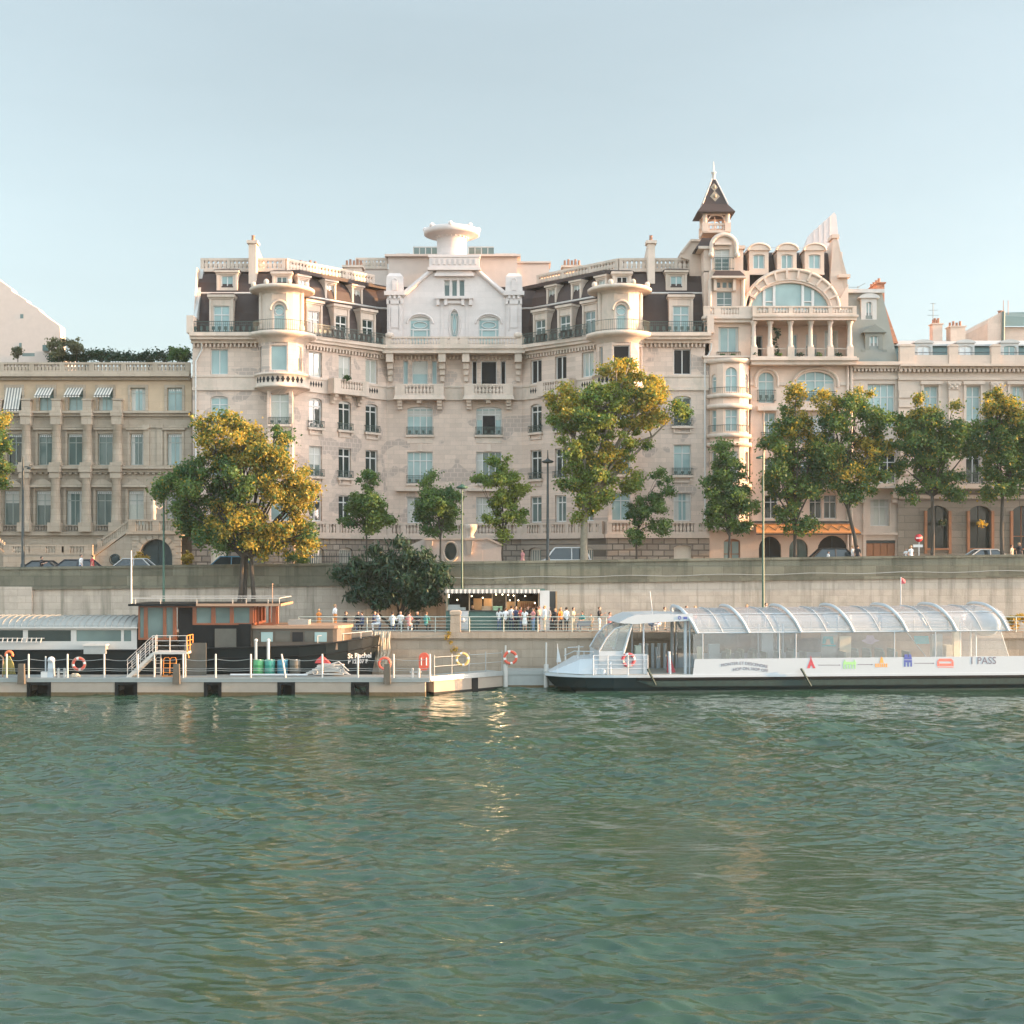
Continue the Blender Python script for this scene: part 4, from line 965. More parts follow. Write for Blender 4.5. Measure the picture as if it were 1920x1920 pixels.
for c in (275, 300): T.box(u(c)-.25, u(c)+.25, .003, .12, z(872), z(800)); T.box(u(c)-.3, u(c)+.3, .003, .22, z(803), z(796.2))
BR = MB(M)
for o in low[:8]: balus(BR, o[0], o[1], .1, .26, z(996.8), z(984), .24, [], .08, .1, .08)
BR.build('window_balustrade', 'stone_grey', pb)
CO.build('engaged_column', 'stone_old', pb)
# stair terraces with sloping balustrades and arched door
ST = MB(M @ Matrix.Translation((0, 3.2, 0)))
wall(ST, L-.1, 5.5, z(1003), [(u(282), u(341), 5.5, z(1012), 1.35)], rev=.7, u_start=u(262))
ST.box(u(262), L-.1, -3.2, -.01, z(1003)-.1, z(1003)); ST.box(u(258), L-.1, -.15, .22, z(1003)+.002, z(999))
balus(ST, u(262), L-.1, -.1, .12, z(998.8), z(976), .25, [u(312)], .6, .14, .1)
ST.prism([(u(200), 5.5), (u(262), 5.5), (u(262), z(1000)), (u(199), z(1044))], 0, -.3); ST.prism([(u(194), z(1047)), (u(194), z(1040)), (u(262), z(992)), (u(262), z(998))], .12, -.42)
ST.prism([(u(212), z(1012)), (u(262), z(977)), (u(262), z(980)), (u(212), z(1016))], .1, -.2)
for i in range(14):
    t = i/13; p = u(213)+(u(260)-u(213))*t; zl = z(1026)+(z(994)-z(1026))*t
    ST.box(p-.07, p+.07, -.1, .04, zl, zl+.75)
ST.box(u(205), u(214), -.3, .1, z(1031), z(1012))
ST.prism([(u(-120), 5.5), (u(37), 5.5), (u(37), z(1043)), (u(-5), z(1006)), (u(-120), z(1006))], 0, -.3); ST.prism([(u(38), z(1046)), (u(38), z(1038)), (u(-6), z(996)), (u(-6), z(1003))], .12, -.42)
ST.prism([(u(36), z(1022)), (u(-6), z(984)), (u(-6), z(987)), (u(36), z(1026))], .1, -.2); ST.box(u(-120), u(-6), -.2, .1, z(984), z(981))
for i in range(11):
    t = i/10; p = u(34)+(u(-6)-u(34))*t; zl = z(1034)+(z(1000)-z(1034))*t; ST.box(p-.07, p+.07, -.1, .04, zl, zl+.75)
for k in range(5):     # long-and-short work and voussoirs round the arch
    for s in (u(268), u(344)): ST.box(s, s+.62, .003, .07, z(1058-11*k), z(1058-11*k-9))
c, r0 = (u(282)+u(341))/2, (u(341)-u(282))/2
for i in range(9):
    a = math.pi*(i+.5)/9; ST.prism([(c-math.cos(a-.14)*r0*1.02, z(1042.5)+math.sin(a-.14)*1.4), (c-math.cos(a-.14)*r0*1.3, z(1042.5)+math.sin(a-.14)*1.85), (c-math.cos(a+.14)*r0*1.3, z(1042.5)+math.sin(a+.14)*1.85), (c-math.cos(a+.14)*r0*1.02, z(1042.5)+math.sin(a+.14)*1.4)], .003, .08)
balus(ST, u(40), u(100), .4, .6, z(1040), z(1022), .26, [u(78)], .7, .14, .16); balus(ST, u(100), u(200), .4, .6, z(1040), z(1022), .26, [u(140), u(152)], .7, .14, .16)
ST.box(u(38), u(200), -2.5, .58, z(1062), z(1040.2))
ST.build('stair_terrace', 'stone_old', pb)
dr = MB(M @ Matrix.Translation((0, 2.7, 0))); dr.prism([(u(341), 5.5)]+[(a, b) for a, b in arch_pts(u(282), u(341), z(1012)-1.35, 1.35, 16)][::-1]+[(u(282), 5.5)], 0, -.1); dr.box(c-.05, c+.05, .002, .06, 5.5, z(1015)); dr.box(u(284), u(340), .002, .05, z(1040), z(1038))
dr.build('arched_door', 'paint_door_dark', pb)
gr = MB(M @ Matrix.Translation((0, 3.2, 0))); gr.torus((u(237), .02, z(1049)), .42, .06); gr.ball((u(237), 0, z(1049)), .36, .05, .36)
gr.build('round_grille', 'paint_door_dark', pb)
T.build('cornice', 'stone_old', pb); W.build('wall', 'stone_old', pb)
# striped awnings over four attic windows
mat('canvas_dark', (.17,.18,.175), .8); mat('canvas_pale', (.62,.58,.52), .8)
for k, (c, low_) in enumerate(((27, 769), (87, 744), (142, 743), (198, 743))):
    a = thing('window_awning', ['fully lowered striped awning over the attic window at the far left of the palace', 'half open striped awning beside the fully lowered one on the palace attic', 'half open striped awning second from the fully lowered one on the palace attic', 'half open striped awning nearest the bare attic windows of the palace'][k], 'awning', (X(c, D), D, z(745)), 'striped awnings on the palace attic')
    A = MB(M); n = 11; v1 = .75 if k else .5; zt, zb = z(727), z(low_)
    for i in range(n):
        p0 = u(c-14.5)+(u(c+14.5)-u(c-14.5))*i/n; p1 = u(c-14.5)+(u(c+14.5)-u(c-14.5))*(i+1)/n
        A.add([(p0,.05,zt), (p1,.05,zt), (p1-.12,v1,zb), (p0-.12,v1,zb), (p0-.12,v1,zb-.16), (p1-.12,v1,zb-.16), (p0,.02,zt-.03), (p1,.02,zt-.03), (p1-.12,v1-.03,zb-.05), (p0-.12,v1-.03,zb-.05)], [(0,1,2,3), (3,2,5,4), (7,6,9,8)], i % 2)
    A.build('canvas', ['canvas_pale', 'canvas_dark'], a)
    A = MB(M); A.tube([(u(c-14.5)-.12, v1, zb), (u(c+14.5)-.12, v1, zb)], .025, 5)
    for s in (-14.5, 14.5): A.tube([(u(c+s), .05, zb), (u(c+s)-.12, v1, zb)], .02, 4)
    A.build('awning_bar', 'iron_dark', a)

# ================================================================ narrow grey roofed house
D = 112.4
nb = thing('narrow_house', 'narrow house with tall grey mansard, red brick party wall and wooden garage door', 'building', (X(1640, D), D, 7.9))
M, u, z = frame_of(1598, D); L = u(1684)
ops = [(u(1627), u(1678), z(800), z(720)), (u(1622), u(1680), z(905), z(850)), (u(1632), u(1668), z(986), z(935)), (u(1624), u(1679), 6.5, z(1013))]
W = MB(M); wall(W, L, 6, z(690), ops, rev=.35)
window(nb, M, *ops[0], pane='pane_pale', nv=3, transom=.7, rev=.3); window(nb, M, *ops[1], pane='pane_dark', nv=3, transom=.7, rev=.3); window(nb, M, *ops[2], pane='pane_curtain', nv=1, transom=.7, rev=.3)
g = MB(M); a, b = u(1624), u(1679)
g.box(a, b, -.3, -.22, 6.5, z(1013)); 
for i in range(4):
    for (q0, q1) in ((6.9, 8.1), (8.25, z(1019))): g.box(a+.1+(b-a-.1)*i/4, a-.02+(b-a-.1)*(i+1)/4, -.22, -.17, q0, q1)
g.build('garage_door', 'wood_door', nb)
g = MB(M); g.box(a, b, -.2, -.1, z(1018.5), z(1013.2)); g.build('door_header', 'iron_dark', nb)
T = MB(M); T.box(0, L, .003, .4, z(692), z(687)); T.box(0, L, .003, .75, z(686.8), z(680))
for i in range(12): T.box(.08+i*.31, .25+i*.31, .003, .35, z(697), z(692.2))
T.box(0, L, .003, .12, z(712), z(706)); T.box(0, L, .003, .7, z(916), z(908)); T.box(0, L, .003, .2, z(1003), z(998))
for e in (u(1618), u(1676)): 
    for q in range(3): T.box(e-.2, e+.2, .003, .6-.16*q, z(925+9*q), z(916.2+9*q))
for e in (0, u(1618)): T.box(e, e+.25, .003, .1, 7, z(910))
T.build('cornice', 'stone_right', nb); W.M = M; W.box(0, L, -10, -.5, 6, z(690)); W.build('wall', 'stone_right', nb)
Rf = MB(M); x1b, x1t = u(1683), u(1664)
Rf.add([(0,.1,z(680)),(x1b,.1,z(680)),(x1t,-1.6,z(543)),(0,-1.6,z(543)),(0,-10,z(543)),(x1t,-10,z(543)),(x1b,-10,z(680))], [(0,1,2,3), (3,2,5,4), (1,6,5,2)])
Rf.build('mansard_roof', 'zinc_grey', nb)
T = MB(M); T.box(-.1, x1t+.1, -10, -1.25, z(543), z(536)); T.build('roof_edge', 'zinc_pale', nb)
bk = MB(M); bk.add([(x1t+.05,-2,z(545)),(x1b+.35,-1,z(640)),(x1b+.35,-10,z(640)),(x1t+.05,-10,z(545)),(x1t-.3,-2,z(545)),(x1b-.1,-1,z(640)),(x1t-.3,-10,z(545)),(x1b-.1,-10,z(640))], [(0,1,2,3),(4,5,1,0),(3,2,7,6)])
bk.box(u(1657), u(1672), -6, -2.2, z(560), z(522)); bk.box(u(1656), u(1674), -6.2, -2., z(522), z(519.5)); kk = bk.build('chimney', 'brick_red', nb)
for i in range(4): p = MB(M); p.lathe((u(1665), -2.8-i*.8, z(519.5)), [(.14,0),(.11,.4),(.14,.45)], 8); p.build('chimney_pot', 'terracotta', kk)
for (c, hw_, za, zb, rise, ped) in ((1635, 12, 598, 562, .25, 0), (1640, 14, 675, 630, 0, 1)):
    v = -.2 if ped else -.95; Md = M @ Matrix.Translation((u(c), v, 0)); hw = u(1640+hw_)-u(1640); d = MB(Md)
    o = (-hw+.25, hw-.25, z(za)+.15, z(zb), rise); wall(d, hw+.12, z(za), z(zb)+.3, [o], rev=.2, u_start=-hw-.12)
    for s in (-hw-.12, hw+.12): d.add([(s,0,z(za)),(s,-1.6,z(za)),(s,-1.6,z(zb)+.3),(s,0,z(zb)+.3)], [(0,1,2,3)])
    if ped: d.prism([(-hw-.4, z(zb)+.3), (hw+.4, z(zb)+.3), (0, z(zb)+1.0)], .25, -1.6); d.box(-hw-.45, -hw-.1, 0, .05, z(za), z(za)+.9); d.box(hw+.1, hw+.45, 0, .05, z(za), z(za)+.9)
    else: d.prism([(p, q) for p, q in arch_pts(-hw-.35, hw+.35, z(zb)+.3, .4, 8)], .2, -1.6)
    dm = d.build('dormer', 'zinc_pale' if not ped else 'zinc_grey', nb)
    f = MB(Md); f.box(-.05, .05, -.18, -.1, o[2], o[3])
    for s in (o[0], o[1]-.1): f.box(s, s+.1, -.18, -.1, o[2], o[3])
    f.box(o[0], o[1], -.18, -.11, o[2], o[2]+.1); f.build('window_frame', 'paint_white', dm); p = MB(Md); p.box(o[0], o[1], -.24, -.17, o[2], o[3]); p.build('pane', 'pane_pale', dm)
k = MB(M)
for q in (1608, 1637): k.tube([(u(q), -5, z(537)), (u(q), -5, z(514))], .025, 4)
k.tube([(u(1606), -5, z(516)), (u(1640), -5, z(516))], .02, 4); k.tube([(u(1637), -5, z(516)), (u(1652), -5, z(508))], .02, 4); k.build('roof_rail', 'zinc_grey', nb)

# ================================================================ right hand stone house
D = 112.2
rb = thing('mansion_block', 'wide beige stone house with teal mansard and dark arched ground floor', 'building', (X(1850, D), D, 8.2))
M, u, z = frame_of(1684, D); L = u(2160); pxs = [1746, 1825.5, 1908, 1990, 2072]
W = MB(M)
up = [(u(c-14), u(c+13), z(790), z(724)) for c in pxs]; md = [(u(c-14), u(c+13), z(905), z(840)) for c in pxs]
gd = [(u(c-21 if c != 1908 else c-18), u(c+22), z(1028) if c < 1900 else 6.5, z(948), .7) for c in (1757, 1837, 1918, 1998, 2078)]
wall(W, L, z(918), z(690), up+md, rev=.35); W.box(0, L, -14, -.6, 6, z(690)); W.add([(L,0,6),(L,-1,6),(L,-1,z(690)),(L,0,z(690))], [(0,1,2,3)])
for o in up: window(rb, M, *o, pane='pane_pale', nv=1, transom=.7, rev=.3)
for o in md: window(rb, M, *o, pane='pane_dark', nv=1, transom=.7, rev=.3)
W.build('wall', 'stone_right', rb)
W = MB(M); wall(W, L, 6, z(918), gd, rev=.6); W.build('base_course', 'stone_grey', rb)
for k, o in enumerate(gd):
    window(rb, M, *o[:4], 'iron_dark' if k != 2 else 'wood_door', 'pane_dark', 1, .62, rev=.5, rise=.7)
    J = MB(M); 
    for a in (o[0]-.16, o[1]-.06): J.box(a, a+.22, .003, .2, z(1038), z(958))
    J.box(o[0]-.16, o[1]+.16, .003, .25, z(1031), z(1028)); J.build('shop_surround', 'wood_door', rb)
T = MB(M); T.box(-.02, L, .003, .4, z(693), z(689)); T.box(-.02, L, .003, .85, z(688.8), z(684))
for i in range(int(L/.36)): T.box(.05+i*.36, .25+i*.36, .003, .45, z(698), z(693.2))
T.box(0, L, .003, .14, z(713), z(707)); T.box(0, L, .003, .9, z(917), z(909)); T.box(0, L, .003, .25, z(935), z(928))
T.box(-.02, L, .1, .4, z(683.8), z(667))
for a, b, t_ in ((1684, 1712, 651), (1776, 1793, 651), (1855, 1872, 651), (1937, 1954, 651), (2018, 2036, 651)):
    T.box(u(a), u(b), .05, .5, z(683.6), z(t_)); T.prism([(u(a)-.08, z(t_)), (u(b)+.08, z(t_)), (u(b)-.1, z(t_-4)), (u(a)+.1, z(t_-4))], .02, .55)
for c in (1787, 1867, 1949, 2031):
    T.box(u(c)-.42, u(c)+.42, .003, .22, z(905), z(731)); 
    for r in range(3): T.box(u(c)-.46-.08*(r == 2), u(c)+.46+.08*(r == 2), .003, .3+.05*r, z(730.8-5*r), z(726.5-5*r))
    for q in range(5): T.ball((u(c)-.4+q*.2, .3, z(722+(q % 2)*5)), .13)
for o in up: T.box(o[0]-.3, o[1]+.3, .003, .25, o[3]+.12, o[3]+.4); T.box(o[0]-.22, o[0]-.002, .003, .1, o[2], o[3]+.12); T.box(o[1]+.002, o[1]+.22, .003, .1, o[2], o[3]+.12)
for k in range(9): T.box(.05, 1.15, .003, .12, z(890-18*k), z(890-18*k-14))
T.build('cornice', 'stone_right', rb)
for a, b in ((1790, 1880), (1880, 1960)): rail_iron(M, u(a)+.2, u(b)-.2, z(908.5), .9, .8, .14, par=rb, name='balcony_railing', sides=False)
Rf = MB(M); Rf.add([(0,-.5,z(686)),(L,-.5,z(686)),(L,-1.9,z(640)),(0,-1.9,z(640)),(0,-12,z(640)),(L,-12,z(640))], [(0,1,2,3),(3,2,5,4)]); Rf.build('mansard_roof', 'slate_teal', rb)
Rz = MB(M); Rz.add([(0,-1.6,z(640)),(L,-1.6,z(640)),(L,-6,z(617)),(0,-6,z(617)),(0,-1.6,z(643)),(L,-1.6,z(643))], [(0,1,2,3),(4,5,1,0)]); Rz.box(0, L, -12, -6, z(630), z(617)); Rz.box(u(1690), u(1708), -7, -6, z(617), z(613)); Rz.build('zinc_ridge', 'zinc_pale', rb)
for c in (1736, 1815, 1898, 1980, 2060):
    Md = M @ Matrix.Translation((u(c), -.62, 0)); hw = u(1640+17)-u(1640); d = MB(Md); o = (-hw+.18, hw-.18, z(683), z(646), .2)
    wall(d, hw, z(685), z(640), [o], rev=.15, u_start=-hw); d.prism([(p, q) for p, q in arch_pts(-hw-.1, hw+.1, z(641), .3, 8)], .12, -1.4)
    for s in (-hw, hw): d.add([(s,0,z(685)),(s,-1.4,z(685)),(s,-1.4,z(640)),(s,0,z(640))], [(0,1,2,3)])
    dm = d.build('dormer', 'zinc_pale', rb); p = MB(Md); p.box(o[0], o[1], -.2, -.13, o[2], o[3]); p.build('pane', 'lace_white' if c < 1850 else 'pane_pale', dm)
    f = MB(Md)
    for q in (-.5, 0, .5): f.box(q-.04, q+.04, -.128, -.08, o[2], o[3]-.1)
    f.build('window_frame', 'paint_white', dm)
k = MB(M); k.tube([(0, -.3, z(660)), (L, -.3, z(660))], .025, 4); k.build('parapet_rail', 'iron_dark', rb)
for (a, b, t_, w_) in ((1789, 1808, 586, .9), (1822, 1851, 592, 1.2)):
    ck = MB(M); ck.box(u(a), u(b), -6.6, -6.6+w_, z(622), z(t_)); ck.box(u(a)-.1, u(b)+.1, -6.7, -6.5+w_, z(t_), z(t_-2)); ck = ck.build('chimney', 'stone_right', rb)
    for i in range(4): p = MB(M); p.lathe((u(a)+.2+(u(b)-u(a)-.4)*i/3, -6.2, z(t_-2)), [(.13,0),(.1,.35+.12*(i % 2)),(.13,.4+.12*(i % 2))], 8); p.build('chimney_pot', 'terracotta', ck)
an = MB(M); an.tube([(u(1793),-6.2,z(584)),(u(1793),-6.2,z(542))], .03, 5)
for zz, w_ in ((566, .5), (556, .4), (543, .25)): an.tube([(u(1793)-w_,-6.2,z(zz)),(u(1793)+w_,-6.2,z(zz))], .018, 4)
an.build('aerial', 'zinc_grey', rb)

# ================================================================ roofs further back
D = 128.0; M, u, z = frame_of(1840, D)
fb = thing('background_house', 'grey green roofed house rising behind the teal mansard at the far right', 'building', (X(1890, D), D, 7.9))
W = MB(M); W.prism([(u(1852), z(606)), (u(1856), z(598)), (u(1880), z(584)), (u(1880), z(640)), (u(1852), z(640))], 0, -8); W.box(u(1852), u(2200), -12, -.5, 6, z(640)); W.box(u(1881), u(2200), -12, -.3, z(640), z(612)); W.build('wall', 'stone_right', fb)
W = MB(M); W.add([(u(1880),.2,z(612)),(u(2200),.2,z(612)),(u(2200),-5,z(560)),(u(1925),-5,z(568)),(u(1880),-2,z(584)),(u(2200),-12,z(560)),(u(1925),-12,z(568))], [(0,1,2,3,4),(3,2,5,6)]); W.tube([(u(1880),.1,z(640)),(u(1881),.1,z(584))], .15, 6); W.build('roof', 'slate_teal', fb)
W = MB(M)
for q in (1903, 1912): W.tube([(u(q),-3,z(580)),(u(q),-3,z(552))], .03, 4)
W.lathe((u(1897),-3,z(584)), [(.3,0),(.2,.5),(.3,.6)], 8); W.build('roof_vent', 'terracotta', fb)
D = 124.0; M, u, z = frame_of(1500, D)
gb = thing('party_gable', 'pale blank slanted wall sticking up behind the tower house chimneys', 'building', (X(1550, D), D, 8))
W = MB(M); W.prism([(u(1505), z(470)), (u(1518), z(440)), (u(1564), z(398)), (u(1568), z(404)), (u(1575), z(470))], 0, -.8)
for a in (1525, 1535, 1545, 1555): W.box(u(a), u(a)+.08, .002, .05, z(455), z(398+(1564-a)*.85))
W.build('wall', 'render_white', gb)
W = MB(M); W.box(u(1505), u(1580), -6, -.1, 6, z(472)); W.build('lower_wall', 'render_pale', gb)
D = 140.0; M, u, z = frame_of(-200, D)
lb = thing('background_house', 'pale pink blank gable wall rising behind the palace roof terrace at the far left', 'building', (X(30, D), D, 7))
W = MB(M); W.prism([(u(-200), 6), (u(113), 6), (u(113), z(625)), (u(112), z(611)), (u(92), z(597)), (u(74), z(583)), (u(72), z(579)), (u(50), z(566)), (u(48), z(562)), (u(22), z(546)), (u(21), z(541)), (u(0), z(526)), (u(-60), z(480)), (u(-200), z(440))], 0, -1.6)
W.box(u(-200), u(60), -14, -1.62, 6, z(640))
W.build('wall', 'render_pale', lb)
W = MB(M)
for a, b, c, d in ((38, 44, 597, 589), (36, 41, 655, 643)): W.box(u(a), u(b), -.05, .02, z(c), z(d))
W.box(u(42), u(67), -.05, .03, z(682), z(662)); W.build('window', 'pane_mid', lb)
# ================================================================ setting: street, quay, river
mat('asphalt', (.06,.06,.06), .85, var=.25, scale=2, objspace=False); mat('paving', (.30,.26,.21), .85, var=.2, scale=1.5, objspace=False)
mat('quay_paving', (.26,.22,.18), .9, var=.25, scale=1.1, objspace=False)
def sheet(name, x0, x1, y0, y1, dz, m, slope=True, z=0, kind='structure'):
    mb = MB(); f = (lambda x: street(x)+dz) if slope else (lambda x: z)
    mb.add([(x0,y0,f(x0)),(x1,y0,f(x1)),(x1,y1,f(x1)),(x0,y1,f(x0))], [(0,1,2,3)]); o = mb.build(name, m); o['kind'] = kind; return o
sheet('ground', -120, 120, 101.2, 300, 0, 'asphalt')
mb = MB()
for x0, x1, y0, y1 in ((-120, 120, 101.5, 103.6), (-120, 120, 108.6, 111.95)):
    a, b = street(x0), street(x1)
    mb.add([(x0,y0,a+.14),(x1,y0,b+.14),(x1,y1,b+.14),(x0,y1,a+.14),(x0,y0,a-.2),(x1,y0,b-.2),(x1,y1,b-.2),(x0,y1,a-.2)], [(0,1,2,3),(0,4,5,1),(3,2,6,7)])
o = mb.build('pavement', 'paving'); o['kind'] = 'structure'
o = sheet('quay_walk', -120, 120, 94.9, 101.0, 0, 'quay_paving', False, 3.6)
# far land so that nothing ends behind the houses
mb = MB(); mb.add([(-900,300,6),(900,300,6),(900,1500,6),(-900,1500,6)], [(0,1,2,3)]); mb.build('terrain', 'paving')['kind'] = 'structure'
# embankment wall with mossy parapet
ew = thing('embankment_wall', 'long grey stone embankment wall with dark mossy parapet above the lower quay', 'wall', (0, 101.2, 3.6))
mb = MB(); x0, x1 = -120, 120; pt = lambda x: street(x)+1.02
def strip(mb, dz0, dz1, out, back=101.6, ab0=None):
    a0, b0 = (pt(x0)+dz0, pt(x1)+dz0) if ab0 is None else (ab0, ab0); a1, b1 = pt(x0)+dz1, pt(x1)+dz1
    y = 101.0-out
    mb.add([(x0,y,a0),(x1,y,b0),(x1,y,b1),(x0,y,a1),(x0,back,a0),(x1,back,b0),(x1,back,b1),(x0,back,a1)], [(0,1,2,3),(3,2,6,7),(4,7,6,5),(0,4,5,1)])
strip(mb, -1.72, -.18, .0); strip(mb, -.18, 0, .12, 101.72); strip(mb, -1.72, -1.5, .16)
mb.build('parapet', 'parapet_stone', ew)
mb = MB(); strip(mb, 0, -1.72, -.03, 101.6, 3.5)
xl = X(62, 101); mb.box(-60, xl, 100.72, 100.97, 3.5, Z(1100, 101)); mb.build('wall_face', 'quay_stone', ew)
cb = MB(); n = 40
xs = [X(640, 100.9)+i*(X(1990, 100.9)-X(640, 100.9))/n for i in range(n+1)]
cb.tube([(x, 100.86, pt(x)-1.25+.05*math.sin(x*.9)) for x in xs], .02, 4); cb.build('cable', 'zinc_pale', ew)
qw = thing('quay_wall', 'low tan stone quay wall with coping standing in the water behind the boats', 'wall', (0, 94.9, 0))
mb = MB(); mb.box(-120, 120, 95.0, 95.6, -2, 3.18); mb.build('wall_face', 'quay_low_stone', qw)
mb = MB(); mb.box(-120, 120, 94.82, 95.7, 3.182, 3.61); mb.build('coping', 'quay_low_stone', qw)
# railing along the quay
mat('rail_paint', (.42,.47,.43), .5, .2)
qr = thing('quay_railing', 'pale grey green metal railing along the edge of the lower quay', 'railing', (0, 95.2, 3.6))
mb = MB(); a, b = X(560, 95.2), X(1990, 95.2)
for zz, r in ((4.68, .035), (4.4, .02), (4.17, .02), (3.94, .02), (3.72, .02)): mb.tube([(a, 95.2, zz), (b, 95.2, zz)], r, 6)
mb.build('rail', 'rail_paint', qr)
x = a
while x < b:
    p = MB(); p.tube([(x, 95.2, 3.6), (x, 95.2, 4.7)], .035, 6); p.tube([(x, 95.2, 4.5), (x, 95.75, 3.62)], .015, 4); p.build('post', 'rail_paint', qr); x += 2.42
pl = thing('stone_pillar', 'short weathered square stone pillar at the quay edge in front of the bar', 'pillar', (X(854, 95.3), 95.3, 3.6))
mb = MB(); c = X(854, 95.1); mb.taper(c-.37, c+.37, 94.86, 95.6, 3.61, c-.34, c+.34, 94.9, 95.56, 4.85); mb.box(c-.4, c+.4, 94.84, 95.62, 4.851, 5.08); mb.taper(c-.4, c+.4, 94.84, 95.62, 5.08, c-.25, c+.25, 95, 95.45, 5.16); mb.build('shaft', 'quay_low_stone', pl)

# river: real wave relief, finer ripples as bump
def river():
    xs = np.concatenate([np.linspace(-400,-46,24), np.arange(-45,45.01,.095), np.linspace(46,400,24)])
    ys = np.concatenate([np.linspace(-20,20,14), np.arange(20.5,60,.08), np.arange(60,95.05,.13)])
    gx, gy = np.meshgrid(xs, ys); z = np.zeros_like(gx); dx = np.zeros_like(gx); dy = np.zeros_like(gx); rng = np.random.default_rng(11)
    for k in range(90):
        lam = .34*(5.0/.34)**(rng.random()**1.35); th = rng.normal(1.45, .5)
        amp = .0094*lam**.86*(.55+.9*rng.random()); kx, ky = math.cos(th)*2*math.pi/lam, math.sin(th)*2*math.pi/lam
        ph = rng.random()*6.28
        w = kx*gx+ky*gy+ph+.6*np.sin(gx*.21+k)+.5*np.sin(gy*.17+2*k)
        env = .55+.45*np.sin(gx*(.05+.08*rng.random())+gy*(.04+.1*rng.random())+rng.random()*6)
        q = .95*amp*env*np.cos(w); z += amp*env*np.sin(w); dx += q*math.cos(th); dy += q*math.sin(th)     # trochoidal: sharp crests, wide troughs
    gust = .75+.35*np.sin(gx*.09+.7*np.sin(gy*.05))*np.sin(gy*.11+1.3*np.sin(gx*.04))+.2*np.sin(gx*.31+gy*.23); z *= gust; dx *= gust; dy *= gust; z -= z.mean()
    fade = np.clip((46-np.abs(gx))/3, 0, 1)*np.clip((gy-20)/2, 0, 1); z *= fade; gx = gx+dx*fade; gy = gy+dy*fade*np.clip((94.9-gy)/3, 0, 1)
    n, m = gx.shape
    me = bpy.data.meshes.new('river'); v = np.stack([gx, gy, z], -1).reshape(-1, 3).astype(np.float32)
    i = np.arange((n-1)*(m-1)); r, c = i//(m-1), i % (m-1); a = r*m+c
    f = np.stack([a, a+1, a+m+1, a+m], -1).astype(np.int32)
    me.vertices.add(len(v)); me.vertices.foreach_set('co', v.ravel()); me.loops.add(f.size); me.loops.foreach_set('vertex_index', f.ravel())
    me.polygons.add(len(f)); me.polygons.foreach_set('loop_start', np.arange(len(f), dtype=np.int32)*4); me.polygons.foreach_set('loop_total', np.full(len(f), 4, np.int32))
    me.polygons.foreach_set('use_smooth', np.ones(len(f), bool)); me.update(calc_edges=True)
    mm, nt, b = nodes('river_water')
    f1 = noise(nt, .12, 3)
    nt.links.new(mixc(nt, (.015,.045,.027), (.027,.062,.036), f1), b.inputs['Base Color'])
    b.inputs['Roughness'].default_value = .03; b.inputs['IOR'].default_value = 1.5; b.inputs['Specular IOR Level'].default_value = .5
    h = N(nt, 'ShaderNodeMath', operation='ADD'); nt.links.new(noise(nt, 3.0, 4, sx=(.45,1,1)), h.inputs[0])
    h2 = N(nt, 'ShaderNodeMath', operation='MULTIPLY'); nt.links.new(noise(nt, 9, 3, sx=(.5,1,1)), h2.inputs[0]); h2.inputs[1].default_value = .3; nt.links.new(h2.outputs[0], h.inputs[1])
    bumpit(nt, b, h.outputs[0], .42, .05)
    me.materials.append(mm); o = bpy.data.objects.new('river', me); C.objects.link(o); o['kind'] = 'structure'
river()

# ================================================================ pontoon
mat('pontoon_concrete', (.31,.26,.21), .85, var=.2, scale=1.2, bump=.2); mat('galvanised', (.32,.335,.325), .45, metal=.3, var=.12)
mat('steel_white', (.50,.475,.44), .45, var=.08); mat('algae', (.11,.075,.035), .9, var=.4, scale=5, bump=.4); mat('black_steel', (.006,.007,.007), .6, var=.3, spec=.2)
mat('timber_dark', (.10,.085,.065), .8, var=.3, scale=6); mat('rope_beige', (.46,.40,.31), .9, var=.2, scale=20); mat('wood_plank', (.33,.25,.17), .8, var=.25, scale=4)
DP = 86.6
pn = thing('pontoon', 'long concrete and steel mooring pontoon with white posts in front of the black barge', 'pontoon', (X(400, DP), DP, 0))
zd = 1.15; x0, x1 = -44.0, X(806, DP)
edges = [(x0, X(50, DP)), (X(95, DP), X(215, DP)), (X(257, DP), X(382, DP)), (X(415, DP), X(520, DP)), (X(553, DP), X(658, DP)), (X(692, DP), X(797, DP))]
for a, b in edges:
    mb = MB(); mb.box(a, b, DP+.06, DP+2.1, -.6, .86); f = mb.build('float', 'pontoon_concrete', pn)
    mb = MB(); mb.box(a-.004, b+.004, DP+.05, DP+2.11, -.6, .2); mb.build('waterline_growth', 'algae', f)
mb = MB(); mb.box(x0, x1, DP, DP+2.2, .862, 1.03); mb.box(x0, x1, DP-.04, DP+2.24, 1.032, zd); mb.build('deck', 'galvanised', pn)
for (a, b), (c, d) in zip(edges, edges[1:]):
    l, r = b, c; mb = MB(); w_ = .22
    for s in (l, r-w_): mb.box(s, s+w_, DP+.02, DP+.3, -1.2, .86)
    mb.box(l, r, DP+.03, DP+.29, .66, .859)
    if b > -12.5: mb.bar((l+w_, DP+.2, .6), (r-w_, DP+.2, .1), .08)
    else: mb.box(l+w_, r-w_, DP+1.3, DP+1.4, -1.2, .66)  # black panel set back in the gap stands for its shade
    mb.build('pile_guide_and_shade', 'black_steel', pn)
posts = [-37.5, -35.0]+[X(p, DP) for p in (12, 53, 126, 195, 258, 343, 404, 470, 536, 604, 671, 738, 806)]
